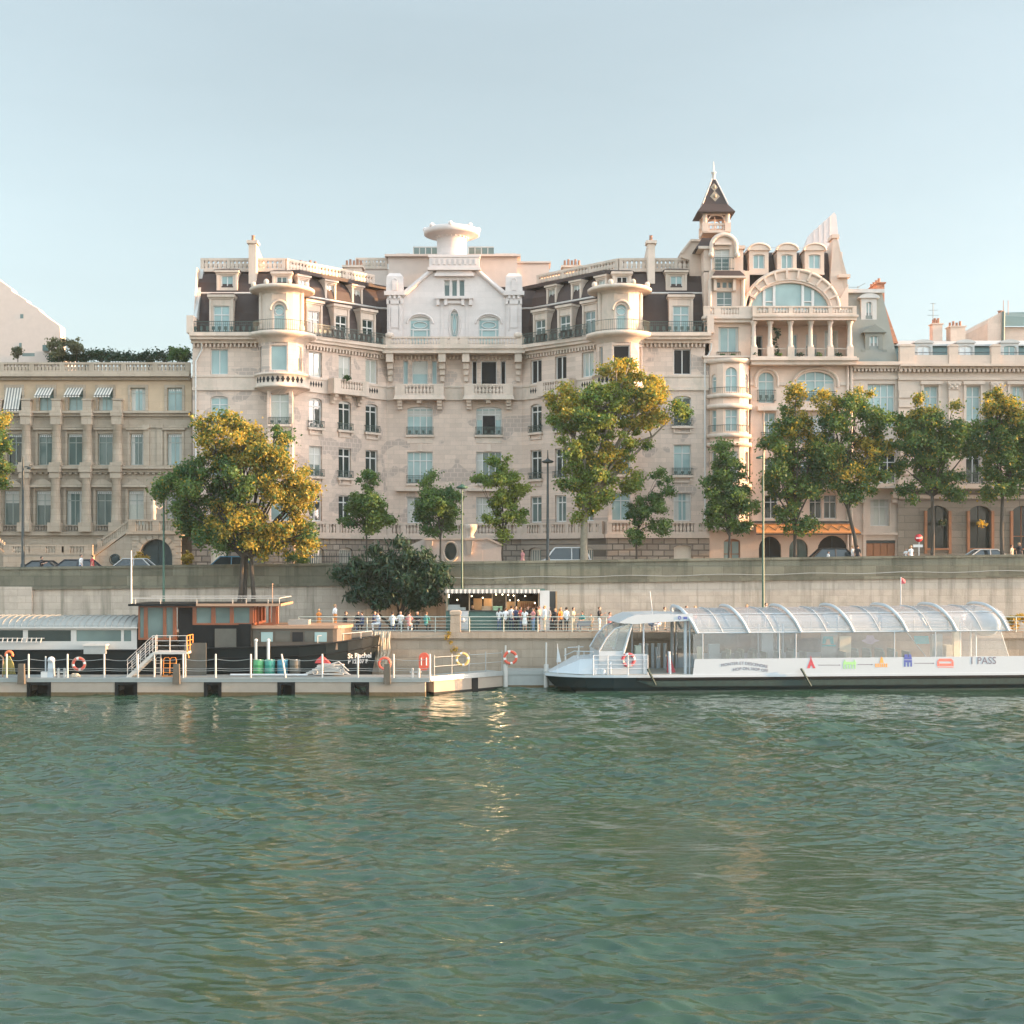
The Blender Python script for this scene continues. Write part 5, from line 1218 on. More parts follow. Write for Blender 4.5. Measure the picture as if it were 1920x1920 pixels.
for i, x in enumerate(posts):
    lean = .28 if abs(x-X(536, DP)) < .01 else 0
    mb = MB(); mb.tube([(x, DP+.06, 1.0), (x-lean, DP+.06, 2.62)], .06, 8); mb.ball((x-lean, DP+.06, 2.62), .06); mb.build('post', 'steel_white', pn)
    if i+1 < len(posts):
        xn = posts[i+1]; mb = MB()
        for zz, sag in ((2.35, .12), (1.75, .05), (1.62, .05)): mb.tube([(x+(xn-x)*t/8, DP+.06, zz-sag*math.sin(math.pi*t/8)) for t in range(9)], .016, 4)
        mb.build('guard_wire', 'galvanised', pn)
for c in (43, 333, 727):
    x = X(c, DP); mb = MB(); mb.taper(x-.26, x+.2, DP-.32, DP-.05, .75, x-.2, x+.16, DP-.3, DP-.05, 2.05); mb.build('fender_post', 'timber_dark', pn)
for c in (113, 779):
    x = X(c, DP); mb = MB()
    for s in (-.2, .2): mb.tube([(x+s, DP+.25, zd), (x+s, DP+.25, zd+.5)], .09, 8); mb.ball((x+s, DP+.25, zd+.5), .1)
    mb.tube([(x-.38, DP+.25, zd+.32), (x+.38, DP+.25, zd+.32)], .05, 6); mb.build('bollard', 'steel_white', pn)
# gangway section slanting back to the quay
gw = thing('gangway', 'grey steel gangway slanting from the pontoon back towards the quay wall', 'gangway', (X(870, 89), 89, 0))
pa, pb_ = (X(808, 87.2), 87.2), (X(946, 91.6), 91.6)
M, L = seg(pa, pb_); mb = MB(M); mb.box(0, L, -1.7, 0, .98, 1.12); mb.box(0, L, -.06, .03, .86, 1.18); mb.build('deck', 'galvanised', gw)
mb = MB(M); mb.box(.3, L, -1.6, -.05, -.5, .858); mb.build('float', 'pontoon_concrete', gw)
mb = MB(M); mb.box(.298, L+.002, -1.6, -.046, -.5, .12); mb.box(L*.55, L*.55+.5, -.05, .02, -.6, .9); mb.build('waterline_growth', 'black_steel', gw)
for k in range(5):
    mb = MB(M); uu = .3+(L-.5)*k/4; mb.tube([(uu, -.03, 1.1), (uu, -.03, 2.55)], .035, 6); mb.build('post', 'galvanised', gw)
mb = MB(M); mb.tube([(.3, -.03, 2.4), (L-.2, -.03, 2.4)], .02, 4); mb.tube([(.3, -.03, 1.8), (L-.2, -.03, 1.8)], .02, 4); mb.build('guard_wire', 'galvanised', gw)
lp = thing('landing_pontoon', 'low grey landing pontoon between the slanted gangway and the white tour boat', 'pontoon', (X(1000, 91.6), 91.6, 0))
a, b = X(948, 91.6), X(1200, 91.6)
mb = MB(); mb.box(a, b, 91.6, 93.4, .9, 1.2); mb.build('deck', 'galvanised', lp); mb = MB(); mb.box(a, b, 91.66, 93.3, -.5, .898); mb.build('float', 'galvanised', lp); mb = MB(); mb.box(a-.004, b, 91.64, 93.31, -.5, .18); mb.build('waterline_growth', 'algae', lp)
for px_, zt in ((948, 2.9), (1024, 3.1), (1060, 2.7), (1085, 2.9)):
    x = X(px_, 91.7); mb = MB(); mb.tube([(x, 91.55, -.6), (x, 91.55, 1.6)], .16, 10); mb.tube([(x, 91.55, 1.6), (x, 91.55, zt)], .06, 8); mb.build('post', 'steel_white', lp)

# ================================================================ black barge
mat('hull_black', (.005,.009,.010), .35, var=.3, scale=.8, spec=.22); mat('wood_varnish', (.20,.062,.024), .3, var=.25, scale=3, spec=.6); mat('cabin_black', (.006,.008,.009), .5, var=.3, spec=.2)
mat('roof_grey', (.27,.27,.25), .45, var=.12); mat('cabin_brown', (.10,.075,.055), .45, var=.25); mat('copper_edge', (.36,.22,.14), .5, var=.15); mat('panel_olive', (.085,.08,.065), .6, var=.25)
DB = 89.7
bg = thing('barge', 'black houseboat barge with varnished wooden wheelhouse and grey barrel roof moored behind the pontoon', 'barge', (X(330, DB), DB, 0))
st = [(-46, 2.3, 2.75), (-36, 2.4, 2.7), (X(250, DB), 2.4, 2.72), (X(470, DB), 2.4, 2.9), (X(560, DB), 2.35, 3.0), (X(610, DB), 2.1, 3.12), (X(650, DB), 1.55, 3.3), (X(676, DB), 1.0, 3.42), (X(696, DB), .45, 3.52), (X(706, DB), .06, 3.58)]
yc = DB+2.4; vs = []; prof = [(0, -.6), (.9, -.55), (.98, 0), (1., .9), (1.0, 1.0)]
for x, hw, sh in st:
    rake = lambda q: (1-q)*(.9 if x > X(640, DB) else 0)
    for s in (-1, 1):
        for w_, q in ((.0, 0), (.8, 0), (.93, .25), (.985, .6), (1., .985), (1.02, 1.)):
            zz = -.7+(sh+.7)*q; vs.append((x-rake(q)*(x-X(640, DB))/(X(706, DB)-X(640, DB)) if x > X(640, DB) else x, yc+s*hw*w_, zz))
fs = []
for i in range(len(st)-1):
    for k in range(5):
        a, b = i*12+k, (i+1)*12+k; fs.append((a, b, b+1, a+1)); fs.append((a+6, a+7, b+7, b+6))
    fs.append((i*12+5, (i+1)*12+5, (i+1)*12+11, i*12+11))
mb = MB(); mb.add(vs, fs, 0, False); mb.add(vs[:12], [(0,1,2,3,4,5,11,10,9,8,7,6)], 0); mb.build('hull', 'hull_black', bg)
mb = MB()
for i in range(len(st)-1):
    (xa, wa, sa), (xb, wb, sb) = st[i], st[i+1]; mb.tube([(xa, yc-wa*1.03, sa-.02), (xb, yc-wb*1.03, sb-.02)], .06, 5); mb.tube([(xa, yc-wa*1.02, sa-.75), (xb, yc-wb*1.015, sb-.68)], .045, 5)
mb.build('rubbing_strake', 'cabin_black', bg)
zB = lambda py: Z(py, DB)
# aft cabin: window band and barrel roof
xa, xb = -45.5, X(254, DB)
mb = MB(); M_, _ = seg((xa, DB+.35), (xb, DB+.35)); mb.M = M_; U_ = lambda px: X(px, DB+.35)-xa
ops = [(U_(p), U_(q), zB(1203), zB(1182)) for p, q in ((-180, -120), (-112, -58), (-50, 43), (52, 133), (143, 227), (232, 246))]
wall(mb, xb-xa, 2.6, zB(1176), ops, rev=.06); mb.build('aft_cabin', 'steel_white', bg)
for k, o in enumerate(ops):
    g = MB(M_); g.box(o[0], o[1], -.1, -.05, o[2], o[3]); g.build('cabin_window', 'pane_mid' if k >= 4 else 'pane_dark', bg)
mb = MB(); mb.box(xa, xb, DB+.5, DB+4.4, 2.6, zB(1177)); mb.build('cabin_body', 'cabin_black', bg)
mb = MB(); prof = [(DB+.15+4.5*(1-math.cos(math.pi*i/12))/2, zB(1177)+.0+.72*math.sin(math.pi*i/12)) for i in range(13)]
mb.prism(prof, xa, xb+.05, axis='x'); mb.build('barrel_roof', 'roof_grey', bg)
mb = MB(); x = xa+.2
while x < xb: mb.tube([(x, p[0], p[1]+.02) for p in prof[:8]], .03, 4); x += .43
mb.build('roof_seam', 'roof_grey', bg)
mb = MB(); mb.box(xa, xb+.1, DB+.1, DB+.3, zB(1178.5), zB(1176)); mb.build('gutter', 'steel_white', bg)
mb = MB(); mb.tube([(X(-60, DB), DB+.1, zB(1197)), (X(82, DB), DB+.1, zB(1197))], .03, 5); mb.tube([(X(-60, DB), DB+.1, zB(1204.5)), (X(70, DB), DB+.1, zB(1204.5))], .03, 5)
for p in range(-60, 76, 9): mb.bar((X(p+2, DB), DB+.1, zB(1196)), (X(p, DB), DB+.1, zB(1205)), .06)
mb.build('boarding_ladder', 'steel_white', bg)
# wheelhouse
xl, xr = X(257, DB), X(470, DB); yn, yf = DB+.15, DB+4.3; zr = zB(1137)
mb = MB(); mb.box(X(360, DB), X(470, DB), yn+.05, yf, 1.0, zB(1170)); mb.prism([(X(470, DB), 2.6), (X(470, DB), zB(1170)), (X(447, DB), zB(1170)), (X(463, DB), 2.6)], yn-.1, yn+.04); mb.build('wheelhouse_base', 'cabin_black', bg)
W_ = MB(); PW = []
for p, w_ in ((258, 3), (268.5, 7), (304.5, 6), (323, 6), (360, 7), (395, 8), (430, 7), (467, 7)): 
    W_.box(X(p, DB), X(p+w_, DB), yn, yn+.16, zB(1200 if p < 340 else 1171), zr)
    W_.box(X(p, DB), X(p+w_, DB), yf-.16, yf, zB(1185), zr)
W_.box(X(360, DB), X(470, DB), yn+.004, yn+.14, zB(1172), zB(1168.5)); W_.box(X(258, DB), X(470, DB), yn+.004, yn+.14, zr-.08, zr+.02); W_.box(X(258, DB), X(330, DB), yn+.004, yn+.14, zB(1200), zB(1196))
for a, b, c in ((261, 268.5, 1197), (275.5, 304.5, 1197), (310.5, 323, 1197), (367, 395, 1168.5), (403, 430, 1168.5), (437, 467, 1168.5)): PW.append((X(a, DB), X(b, DB), yn+.06, yn+.09, zB(c), zr-.08))
wh = W_.build('wheelhouse', 'wood_varnish', bg); W_ = MB()
# forward face of the wheelhouse, seen on the slant and lit by the sun
xe = X(474, DB); yv = (yn+.3, yn+1.35, yn+2.5, yn+3.7)
W_.box(xe-.1, xe+.1, yn, yf, zB(1172), zB(1168)); W_.box(xe-.1, xe+.1, yn, yf, zr-.1, zr+.02)
for y in yv: W_.box(xe-.12, xe+.12, y-.12, y+.12, zB(1169), zr)
W_.prism([(X(470, DB), zB(1185)), (X(513, DB), zB(1172)), (X(513, DB), zr), (X(505, DB), zr), (X(505, DB), zB(1168)), (X(480, DB), zB(1172)), (X(480, DB), zr), (X(470, DB), zr)], yn+.8, yn+.92)
for p in (498, 506, 513): W_.tube([(X(p, DB), yn+1.4, zB(1172)), (X(p, DB), yn+1.4, zr)], .09, 6)
wf = W_.build('wheelhouse_front', 'wood_varnish', bg)
for q in PW: mb = MB(); mb.box(*q); mb.build('pane', 'pane_mid', wh)
mb = MB(); mb.box(X(332, DB), X(359, DB), yn+.3, yf-.3, 1.6, zr); mb.build('doorway', 'room_dark', bg)
mb = MB(); mb.box(X(243, DB), X(527, DB), yn-.5, yf+.3, zr+.03, zr+.17); mb.build('wheelhouse_roof', 'cabin_black', bg)
mb = MB(); mb.box(X(370, DB), X(528, DB), yn-.53, yn-.5, zr+.03, zr+.2); mb.box(X(527.2, DB), X(528.5, DB), yn-.53, yf+.3, zr+.03, zr+.2); mb.build('roof_edge', 'copper_edge', bg)
mb = MB(); zz = zr+.55; yy = yn-.42
for y in (yy, yf+.2): mb.tube([(X(250, DB), y, zz), (X(525, DB), y, zz)], .03, 5)
mb.tube([(X(525, DB), yy, zz), (X(525, DB), yf+.2, zz)], .03, 5)
for p in (256, 303, 371, 438, 463, 504, 525): mb.tube([(X(p, DB), yy, zr+.17), (X(p, DB), yy, zz)], .02, 4)
mb.build('roof_rail', 'steel_white', bg)
mb = MB(); mb.tube([(X(241, DB), yn+.5, zr), (X(241, DB), yn+.5, Z(1032, DB))], [.07, .04], 8); mb.tube([(X(237, DB), yn+.5, zr+.1), (X(262, DB), yn+.5, zr+.1)], .05, 6); mb.build('mast', 'steel_white', bg)
mb = MB(); mb.tube([(X(505, DB), yn+1, zr), (X(505, DB), yn+1, Z(1096, DB))], .025, 6); mb.ball((X(505, DB), yn+1, Z(1096, DB)), .06); mb.build('aerial', 'copper_edge', bg)
# lean-to panels against the hull side
for (a, b, t_, bot, nm, m_, dy) in ((355, 393, 1203, 1269, 'hatch_board', 'panel_olive', -1.55), (402, 439, 1179, 1240, 'hull_door', 'panel_olive', .02)):
    mb = MB(); mb.box(X(a, DB), X(b, DB), yn+dy-.06, yn+dy, zB(bot), zB(t_)); mb.box(X(b, DB), X(b+3, DB), yn+dy-.08, yn+dy+.02, zB(bot), zB(t_)); mb.build(nm, m_, bg)
# fore cabin with rounded front
xf0, xf1 = X(466, DB), X(628, DB); z0_, z1_ = zB(1208), zB(1174)
pts = [(xf0, DB+.5), (xf1-.2, DB+.5)]+[(xf1-.2+1.0*math.sin(R(a)), DB+2.4-1.9*math.cos(R(a))) for a in range(15, 180, 15)]+[(xf1-.2, DB+4.3), (xf0, DB+4.3)]
mb = MB(); mb.prism(pts, z0_-.4, z1_-.18, axis='z'); fc = mb.build('fore_cabin', 'cabin_brown', bg)
mb = MB(); mb.prism([(x+(.1 if x > xf0 else 0), y+(-.12 if y < yc else .12)) for x, y in pts], z1_-.18, z1_+.02, axis='z'); mb.build('cabin_coaming', 'copper_edge', bg)
for a, b, m_ in ((487, 509, 'pane_pale'), (546, 566, 'room_dark'), (588, 611, 'pane_pale')):
    mb = MB(); mb.box(X(a, DB), X(b, DB), DB+.46, DB+.52, zB(1204), zB(1186)); mb.build('cabin_window', m_, bg)
for a, b in ((472, 484), (514, 542), (569, 586)):
    mb = MB(); mb.box(X(a, DB), X(b, DB), DB+.455, DB+.5, zB(1204), zB(1184)); mb.build('cabin_shutter', 'panel_olive', bg)
mb = MB(); mb.box(X(533, DB), X(572, DB), DB+1.5, DB+2.6, z1_, z1_+.35); mb.build('skylight', 'roof_grey', bg)
mb = MB(); pts = [(X(p, DB), yc-h*.95, zB(1193-.07*(p-594))) for p, h in ((594, 2.1), (640, 1.6), (672, 1.0), (692, .5))]
mb.tube(pts, .03, 5)
for p in pts: mb.tube([p, (p[0], p[1], p[2]-.45)], .025, 5)
mb.build('bow_rail', 'steel_white', bg)
for c in (480, 503):
    mb = MB(); mb.tube([(X(c, 88.9), 88.9, zd), (X(c, 88.9), 88.9, Z(1202, 88.9))], .1, 8); mb.ball((X(c, 88.9), 88.9, Z(1201, 88.9)), .13); mb.build('mooring_post', 'steel_white', pn)
def text_part(body, size, m, par, loc, name='lettering', rot=0., wave=None, bold=.0, width=1.0):
    cu = bpy.data.curves.new(name, 'FONT'); cu.body = body; cu.size = size; cu.extrude = .004; cu.offset = bold; cu.resolution_u = 3
    o = bpy.data.objects.new(name, cu); C.objects.link(o)
    dg = bpy.context.evaluated_depsgraph_get(); dg.update()
    me = bpy.data.meshes.new_from_object(o.evaluated_get(dg)); bpy.data.objects.remove(o)
    Mx = Matrix.Translation(loc) @ Matrix.Rotation(rot, 4, 'Z') @ Matrix.Rotation(R(90), 4, 'X')
    for v in me.vertices:
        p = v.co.copy(); p.x *= width
        if wave: p.y += wave(p.x)
        v.co = Mx @ p
    me.materials.clear(); me.materials.append(MATS[m]); return link(name, me, par)
mat('ink_white', (.48,.46,.43), .6)
a = math.atan2(2.1-1.0, X(676, DB)-X(610, DB))
text_part('St Rachel', .47, 'ink_white', bg, (X(649.5, DB), yc-1.68, zB(1236)), rot=math.atan2(.55, X(676, DB)-X(650, DB)), bold=.012)
text_part('P 12507 F', .36, 'ink_white', bg, (X(649.8, DB), yc-1.66, zB(1246)), rot=math.atan2(.55, X(676, DB)-X(650, DB)), bold=.01)
# ================================================================ white tour boat with glass saloon
mat('gel_white', (.43,.47,.50), .3, var=.03, spec=.6); mat('hull_dark', (.003,.014,.016), .35, var=.4, scale=1.2, spec=.25); mat('hull_algae', (.008,.030,.027), .8, var=.6, scale=3)
mat('ink_red', (.50,.07,.09), .6); mat('ink_grey', (.16,.14,.17), .6); mat('ink_green', (.30,.55,.24), .6); mat('ink_orange', (.70,.33,.08), .6); mat('ink_blue', (.07,.10,.33), .6); mat('ink_coral', (.65,.17,.13), .6); mat('ink_teal', (.06,.45,.52), .6); mat('ink_faint', (.50,.52,.54), .6)
mat('deck_grey', (.32,.32,.29), .7); mat('seat_green', (.30,.35,.30), .7); mat('board_cream', (.66,.58,.44), .7); mat('lilac', (.55,.42,.55), .7)
def clearglass(name, tint, refl=.16, rough=.05, milk=0.):
    m, nt, b = nodes(name); out = nt.nodes['Material Output']
    tr = nt.nodes.new('ShaderNodeBsdfTransparent'); tr.inputs[0].default_value = (*tint, 1)
    gl = nt.nodes.new('ShaderNodeBsdfGlossy'); gl.inputs['Roughness'].default_value = rough
    lw = nt.nodes.new('ShaderNodeLayerWeight'); lw.inputs[0].default_value = .35
    mr = N(nt, 'ShaderNodeMapRange'); nt.links.new(lw.outputs['Fresnel'], mr.inputs[0]); mr.inputs[3].default_value = refl; mr.inputs[4].default_value = .9
    ms = nt.nodes.new('ShaderNodeMixShader'); nt.links.new(mr.outputs[0], ms.inputs[0]); nt.links.new(tr.outputs[0], ms.inputs[1]); nt.links.new(gl.outputs[0], ms.inputs[2])
    df = nt.nodes.new('ShaderNodeBsdfDiffuse'); df.inputs[0].default_value = (.62,.62,.64,1)
    m2 = nt.nodes.new('ShaderNodeMixShader'); 
    f = noise(nt, .7, 3); mf = N(nt, 'ShaderNodeMapRange'); nt.links.new(f, mf.inputs[0]); mf.inputs[3].default_value = milk*.8; mf.inputs[4].default_value = milk*1.2; nt.links.new(mf.outputs[0], m2.inputs[0])
    nt.links.new(ms.outputs[0], m2.inputs[1]); nt.links.new(df.outputs[0], m2.inputs[2]); nt.links.new(m2.outputs[0], out.inputs[0]); MATS[name] = m
clearglass('glass_side', (.93,.97,.95), .12, milk=.16); clearglass('glass_roof', (.92,.93,.93), .12, .12, milk=.30)
BX, BY, BA = X(1023, 88.2), 88.0, R(4.6)
TBM = Matrix.Translation((BX, BY, 0)) @ Matrix.Rotation(BA, 4, 'Z')
def bl(px, dy=0.):
    l = 0.
    for _ in range(12):
        D_ = BY+math.sin(BA)*l+dy*math.cos(BA); l = (X(px, D_)-BX+math.sin(BA)*dy)/math.cos(BA)
    return l
def bz(py, l): return Z(py, BY+math.sin(BA)*l)
tbt = thing('tour_boat', 'white river tour boat with arched glass saloon roof and coloured monument pictograms', 'boat', (BX+16, BY+1.5, 0))
BL = bl(1990); WB = 5.4
def bmb(): return MB(TBM)
# hull
st = [(0.2, 2.1, 3.3, 1.15), (1.3, 1.0, 4.4, 1.15), (2.6, .35, 5.05, 1.15), (4.5, .05, 5.35, 1.15), (8, 0, WB, 1.12), (20, 0, WB, 1.12), (BL, 0, WB, 1.2)]
mb = bmb(); vs = []
for x, a, b, t in st:
    k = max(0, 3.6-x)*.45; vs += [(x+k+.3, a+.35+k*.2, -.6), (x+k*.4, a+.05, .3), (x, a, .98), (x, b, .98), (x+k*.4, b-.05, .3), (x+k+.3, b-.35, -.6)]
mb.add(vs, [(i*6+k, i*6+6+k, i*6+7+k, i*6+1+k) for i in range(len(st)-1) for k in range(5)]+[(0,1,2,3,4,5)]); mb.build('hull', 'hull_dark', tbt)
mb = bmb(); pl_ = [(x, a-.06) for x, a, b, t in st]+[(x, b+.06) for x, a, b, t in st][::-1]; mb.prism(pl_, .98, 1.14, axis='z'); mb.build('deck_edge', 'gel_white', tbt)
mb = bmb(); l = bl(1195); mb.prism([(l, .75), (l+1.0, .4), (BL, .4), (BL, .75)], -.18, -.004) ; mb.build('sponson', 'hull_algae', tbt)
mb = bmb(); mb.box(bl(1195), BL, -.12, 0-.003, .84, .975); mb.build('rubbing_band', 'black_steel', tbt)
mb = bmb(); mb.box(bl(1080), BL, -.01, 0.02, -.2, .1); mb.build('waterline_growth', 'hull_algae', tbt)
mb = bmb(); mb.prism([(x, a+.1) for x, a, b, t in st]+[(x, b-.1) for x, a, b, t in st][::-1], 1.14, 1.18, axis='z'); mb.build('deck', 'deck_grey', tbt)
# bow cover, coaming and rails
mb = bmb(); mb.add([(.5,2.0,1.2),(2.2,.5,1.2),(4.1,.3,1.2),(4.2,.4,bz(1263,4)),(3.6,.7,bz(1236,4)),(2.4,1.0,bz(1238,3)),(.5,3.4,1.2),(2.2,4.9,1.2),(4.1,5.1,1.2),(3.6,4.7,bz(1236,4)),(2.4,4.4,bz(1238,3))],
    [(0,1,5),(1,2,4,5),(2,8,9,4),(5,4,9,10),(0,5,10,6),(6,10,7),(10,9,8,7)]); mb.build('bow_cover', 'gel_white', tbt)
mb = bmb(); y0 = .12
xs_ = [bl(p) for p in (1113, 1140, 1178, 1215)]
for py in (1229, 1238, 1246, 1254): mb.tube([(xs_[0], y0, bz(py, 6)), (xs_[-1], y0, bz(py, 6))], .028, 5)
for x in xs_: mb.tube([(x, y0, 1.14), (x, y0, bz(1228, 6))], .035, 6)
a = bl(1080); mb.tube([(xs_[0], y0, bz(1222, 6)), (a, .9, bz(1222, 6)), (a-.6, 1.5, bz(1232, 6))], .03, 5); mb.tube([(xs_[0], WB-.3, bz(1222, 6)), (a, WB-1, bz(1222, 6))], .03, 5)
for p in (1085, 1098, 1112): mb.tube([(bl(p), .8, bz(1236, 4)), (bl(p), .8, bz(1222, 5))], .025, 5)
mb.build('bow_railing', 'gel_white', tbt)
mb = bmb(); 
for p, h, r in ((1117, 1255, .18), (1132, 1255, .2), (1146, 1241, .1)): mb.lathe((bl(p), .5, 1.18), [(r, 0), (r, bz(h, 4)-1.25), (r*.8, bz(h, 4)-1.2), (0, bz(h, 4)-1.2)], 12)
mb.build('deck_bollard', 'gel_white', tbt)
# wheelhouse: raked windscreen, slab roof, pillars
zf = bz(1152, 9); l0, l1 = bl(1125), bl(1300)
g = bmb(); wsh = [(l0, bz(1222, 5)), (bl(1140), bz(1196, 6)), (bl(1155), bz(1180, 6)), (bl(1186), bz(1168, 7)), (bl(1172), bz(1224, 7))]
for y in (.5, WB-.5): g.prism([(a, b) for a, b in wsh], y-.01, y+.01)
for (a, b) in zip(wsh[:3], wsh[1:4]): g.add([(a[0],.5,a[1]),(b[0],.5,b[1]),(b[0],WB-.5,b[1]),(a[0],WB-.5,a[1])], [(0,1,2,3)])
g.build('windscreen', 'glass_side', tbt)
mb = bmb()
for y in (.48, WB-.48):
    mb.tube([(bl(1171), y, bz(1226, 7)), (bl(1188), y, bz(1168, 7))], .09, 6); mb.tube([(l0, y, bz(1222, 5)), (bl(1140), y, bz(1196, 6)), (bl(1155), y, bz(1180, 6)), (bl(1186), y, bz(1168, 7))], .05, 5)
    for p, r in ((1209, .06), (1288, .12), (1296, .06)): mb.tube([(bl(p), y, 1.14), (bl(p), y, zf-.4)], r, 6)
    mb.tube([(bl(1258), y-.2, 1.14), (bl(1256), y-.2, bz(1222, 9))], .1, 6)
for i in range(5): mb.tube([(bl(1225+i*12), WB-.6, 1.14), (bl(1225+i*12), WB-.6, bz(1215, 8))], .12, 8)
mb.box(bl(1172), bl(1215), .5, .56, 1.14, bz(1227, 7)); mb.box(l0, bl(1172), .46, .52, 1.14, bz(1222, 5)); mb.box(l0, l0+.1, .5, WB-.5, 1.14, bz(1222, 5))
mb.build('wheelhouse_frame', 'gel_white', tbt)
mb = bmb(); pr = [(bl(1160), bz(1168, 7)), (bl(1178), bz(1158, 7)), (bl(1192), bz(1153, 8)), (bl(1258), bz(1151, 8)), (bl(1262), bz(1152.5, 9)), (l1, bz(1151, 9)), (l1, bz(1164, 9)), (bl(1250), bz(1166, 9)), (bl(1190), bz(1170, 8))]
mb.prism(pr, .1, WB-.1); mb.build('wheelhouse_roof', 'gel_white', tbt)
mb = bmb(); mb.box(bl(1282), bl(1289), .085, .098, bz(1161, 9), bz(1156.5, 9)); mb.torus((bl(1275), .09, bz(1158.5, 9)), .09, .03, n=12, k=5); mb.build('roof_emblem', 'ink_blue', tbt)
mb = bmb(); mb.tube([(bl(1236), 2.4, zf), (bl(1231), 2.4, bz(1110, 8))], .025, 5); mb.build('aerial', 'gel_white', tbt)
mb = bmb(); mb.box(bl(1165), bl(1195), 1.5, 3.5, 1.14, bz(1232, 7)); mb.box(bl(1196), bl(1207), .9, 1.5, 1.14, bz(1212, 7)); mb.box(bl(1150), bl(1160), 1.2, 1.5, bz(1215, 7), bz(1203, 7)); mb.build('helm_console', 'seat_green', tbt)
mb = bmb(); c = bl(1180); mb.torus((c, .42, bz(1238, 7)), .38, .1, n=24, m=0, m2=1); mb.build('life_ring', ['ink_red', 'gel_white'], tbt)
mb = bmb(); mb.prism([(bl(1259), 1.18), (bl(1275), 1.18), (bl(1266), bz(1238, 8)), (bl(1260), bz(1233, 8))], 1.4, 1.6); mb.build('red_cover', 'ink_red', tbt)
mb = bmb(); mb.add([(bl(1046), .8, bz(1243, 3)), (bl(1055), .8, bz(1243, 3)), (bl(1048), .8, bz(1210, 3))], [(0,1,2)]); mb.tube([(bl(1048), .8, 1.2), (bl(1048), .8, bz(1208, 3))], .02, 5); mb.build('bow_pennant', 'gel_white', tbt)
# saloon
s0, s1 = bl(1300), bl(1893); zb0 = 1.14
def zp(l): return bz(1236-6*(l-s0)/(s1-s0), l)
mb = bmb(); p = [(bl(1299), zb0), (s1+2.5, zb0), (s1+2.5, zp(s1)), (s0+.1, zp(s0))]
mb.prism(p, .0, .06); mb.prism(p, WB-.06, WB); mb.build('side_panel', 'gel_white', tbt)
def zs_(l): return bz(1188-5*(l-s0)/(s1-s0), l)
g = bmb()
for y in (.06, WB-.06): g.add([(s0,y,zp(s0)),(s1,y,zp(s1)),(s1-.5,y,zs_(s1)),(s0,y,zs_(s0))], [(0,1,2,3)])
g.build('saloon_glass', 'glass_side', tbt)
arch_px = (1297, 1393, 1491, 1590, 1690, 1783, 1880)
def cano(l, t):   # section of the canopy: t 0 near eaves .. 1 far eaves
    base = zs_(l); top = bz(1143-6*(l-s0)/(s1-s0), l)-base
    a = math.pi*t; y = WB/2-(WB/2-.06)*math.copysign(abs(math.cos(a))**.75, math.cos(a))
    return y, base+top*math.sin(a)**.62
g = bmb(); n = 14; ls = [s0+(s1-s0)*i/30 for i in range(31)]
sk = lambda y, l: l-.0
vs = []
for l in ls:
    for j in range(n+1): y, zz = cano(l, j/n); vs.append((l-(zz-zs_(l))*.42+.2, y, zz))
g.add(vs, [(i*(n+1)+j, (i+1)*(n+1)+j, (i+1)*(n+1)+j+1, i*(n+1)+j+1) for i in range(30) for j in range(n)], 0, True); g.build('canopy_glass', 'glass_roof', tbt)
for p in arch_px:
    l = bl(p)+.35; mb = bmb(); pts = []
    for j in range(21): y, zz = cano(min(l, s1), j/20); pts.append((l-(zz-zs_(l))*.62+.05, y-.06 if j < 10 else y+.06, zz+.14))
    pts[0] = (pts[0][0], pts[0][1], pts[0][2]-.12)
    mb.tube(pts, .11, 8); mb.build('roof_arch', 'gel_white', tbt)
mb = bmb()
for k, t in enumerate((0., .22, .78, 1.)):
    pts = [(l-(cano(l, t)[1]-zs_(l))*.42+.2, cano(l, t)[0], cano(l, t)[1]+.03) for l in ls]; mb.tube(pts, .045 if k in (0, 3) else .03, 5)
for a, b in zip(arch_px, arch_px[1:]):
    l = (bl(a)+bl(b))/2+.3; pts = [(l-(cano(l, j/20)[1]-zs_(l))*.5+.1, cano(l, j/20)[0], cano(l, j/20)[1]+.02) for j in range(21)]; mb.tube(pts, .03, 5)
for p in (1318, 1462, 1493, 1678, 1755): l = bl(p); mb.tube([(l, .08, zp(l)), (l, .08, zs_(l))], .04, 5)
mb.tube([(bl(1700), .1, zs_(s1)), (bl(1737), .1, zp(s1))], .03, 4); mb.tube([(bl(1877), .1, zs_(s1)), (bl(1892), .1, zp(s1))], .03, 4)
mb.build('saloon_frame', 'gel_white', tbt)
mb = bmb(); l = s1; mb.ball((bl(1880)-.2, WB/2, bz(1172, l)), .75, WB/2-.3, .9, 14, 8); mb.build('stern_fairing', 'gel_white', tbt)
for i in range(15):
    l = bl(1355)+i*(bl(1700)-bl(1355))/14
    if 6 < i < 9: continue
    for ys in ((.6, 2.0), (3.3, 4.8)):
        mb = bmb(); mb.box(l, l+.45, ys[0], ys[1], 1.5, 1.62); mb.box(l+.4, l+.5, ys[0], ys[1], 1.5, 2.55); mb.box(l+.1, l+.35, ys[0]+.2, ys[1]-.2, 1.18, 1.5); mb.build('seat_row', 'seat_green', tbt)
mb = bmb()
for p in (1440, 1478, 1487, 1816, 1828, 1848, 1858): mb.tube([(bl(p), 2.4, 1.18), (bl(p), 2.4, zs_(s1)+.4)], .07, 6)
mb.box(bl(1336), bl(1356), 1.0, 1.4, 1.18, bz(1210, 10)); mb.box(bl(1445), bl(1467), 2.2, 2.6, 1.18, bz(1190, 12)); mb.build('cabin_fittings', 'gel_white', tbt)
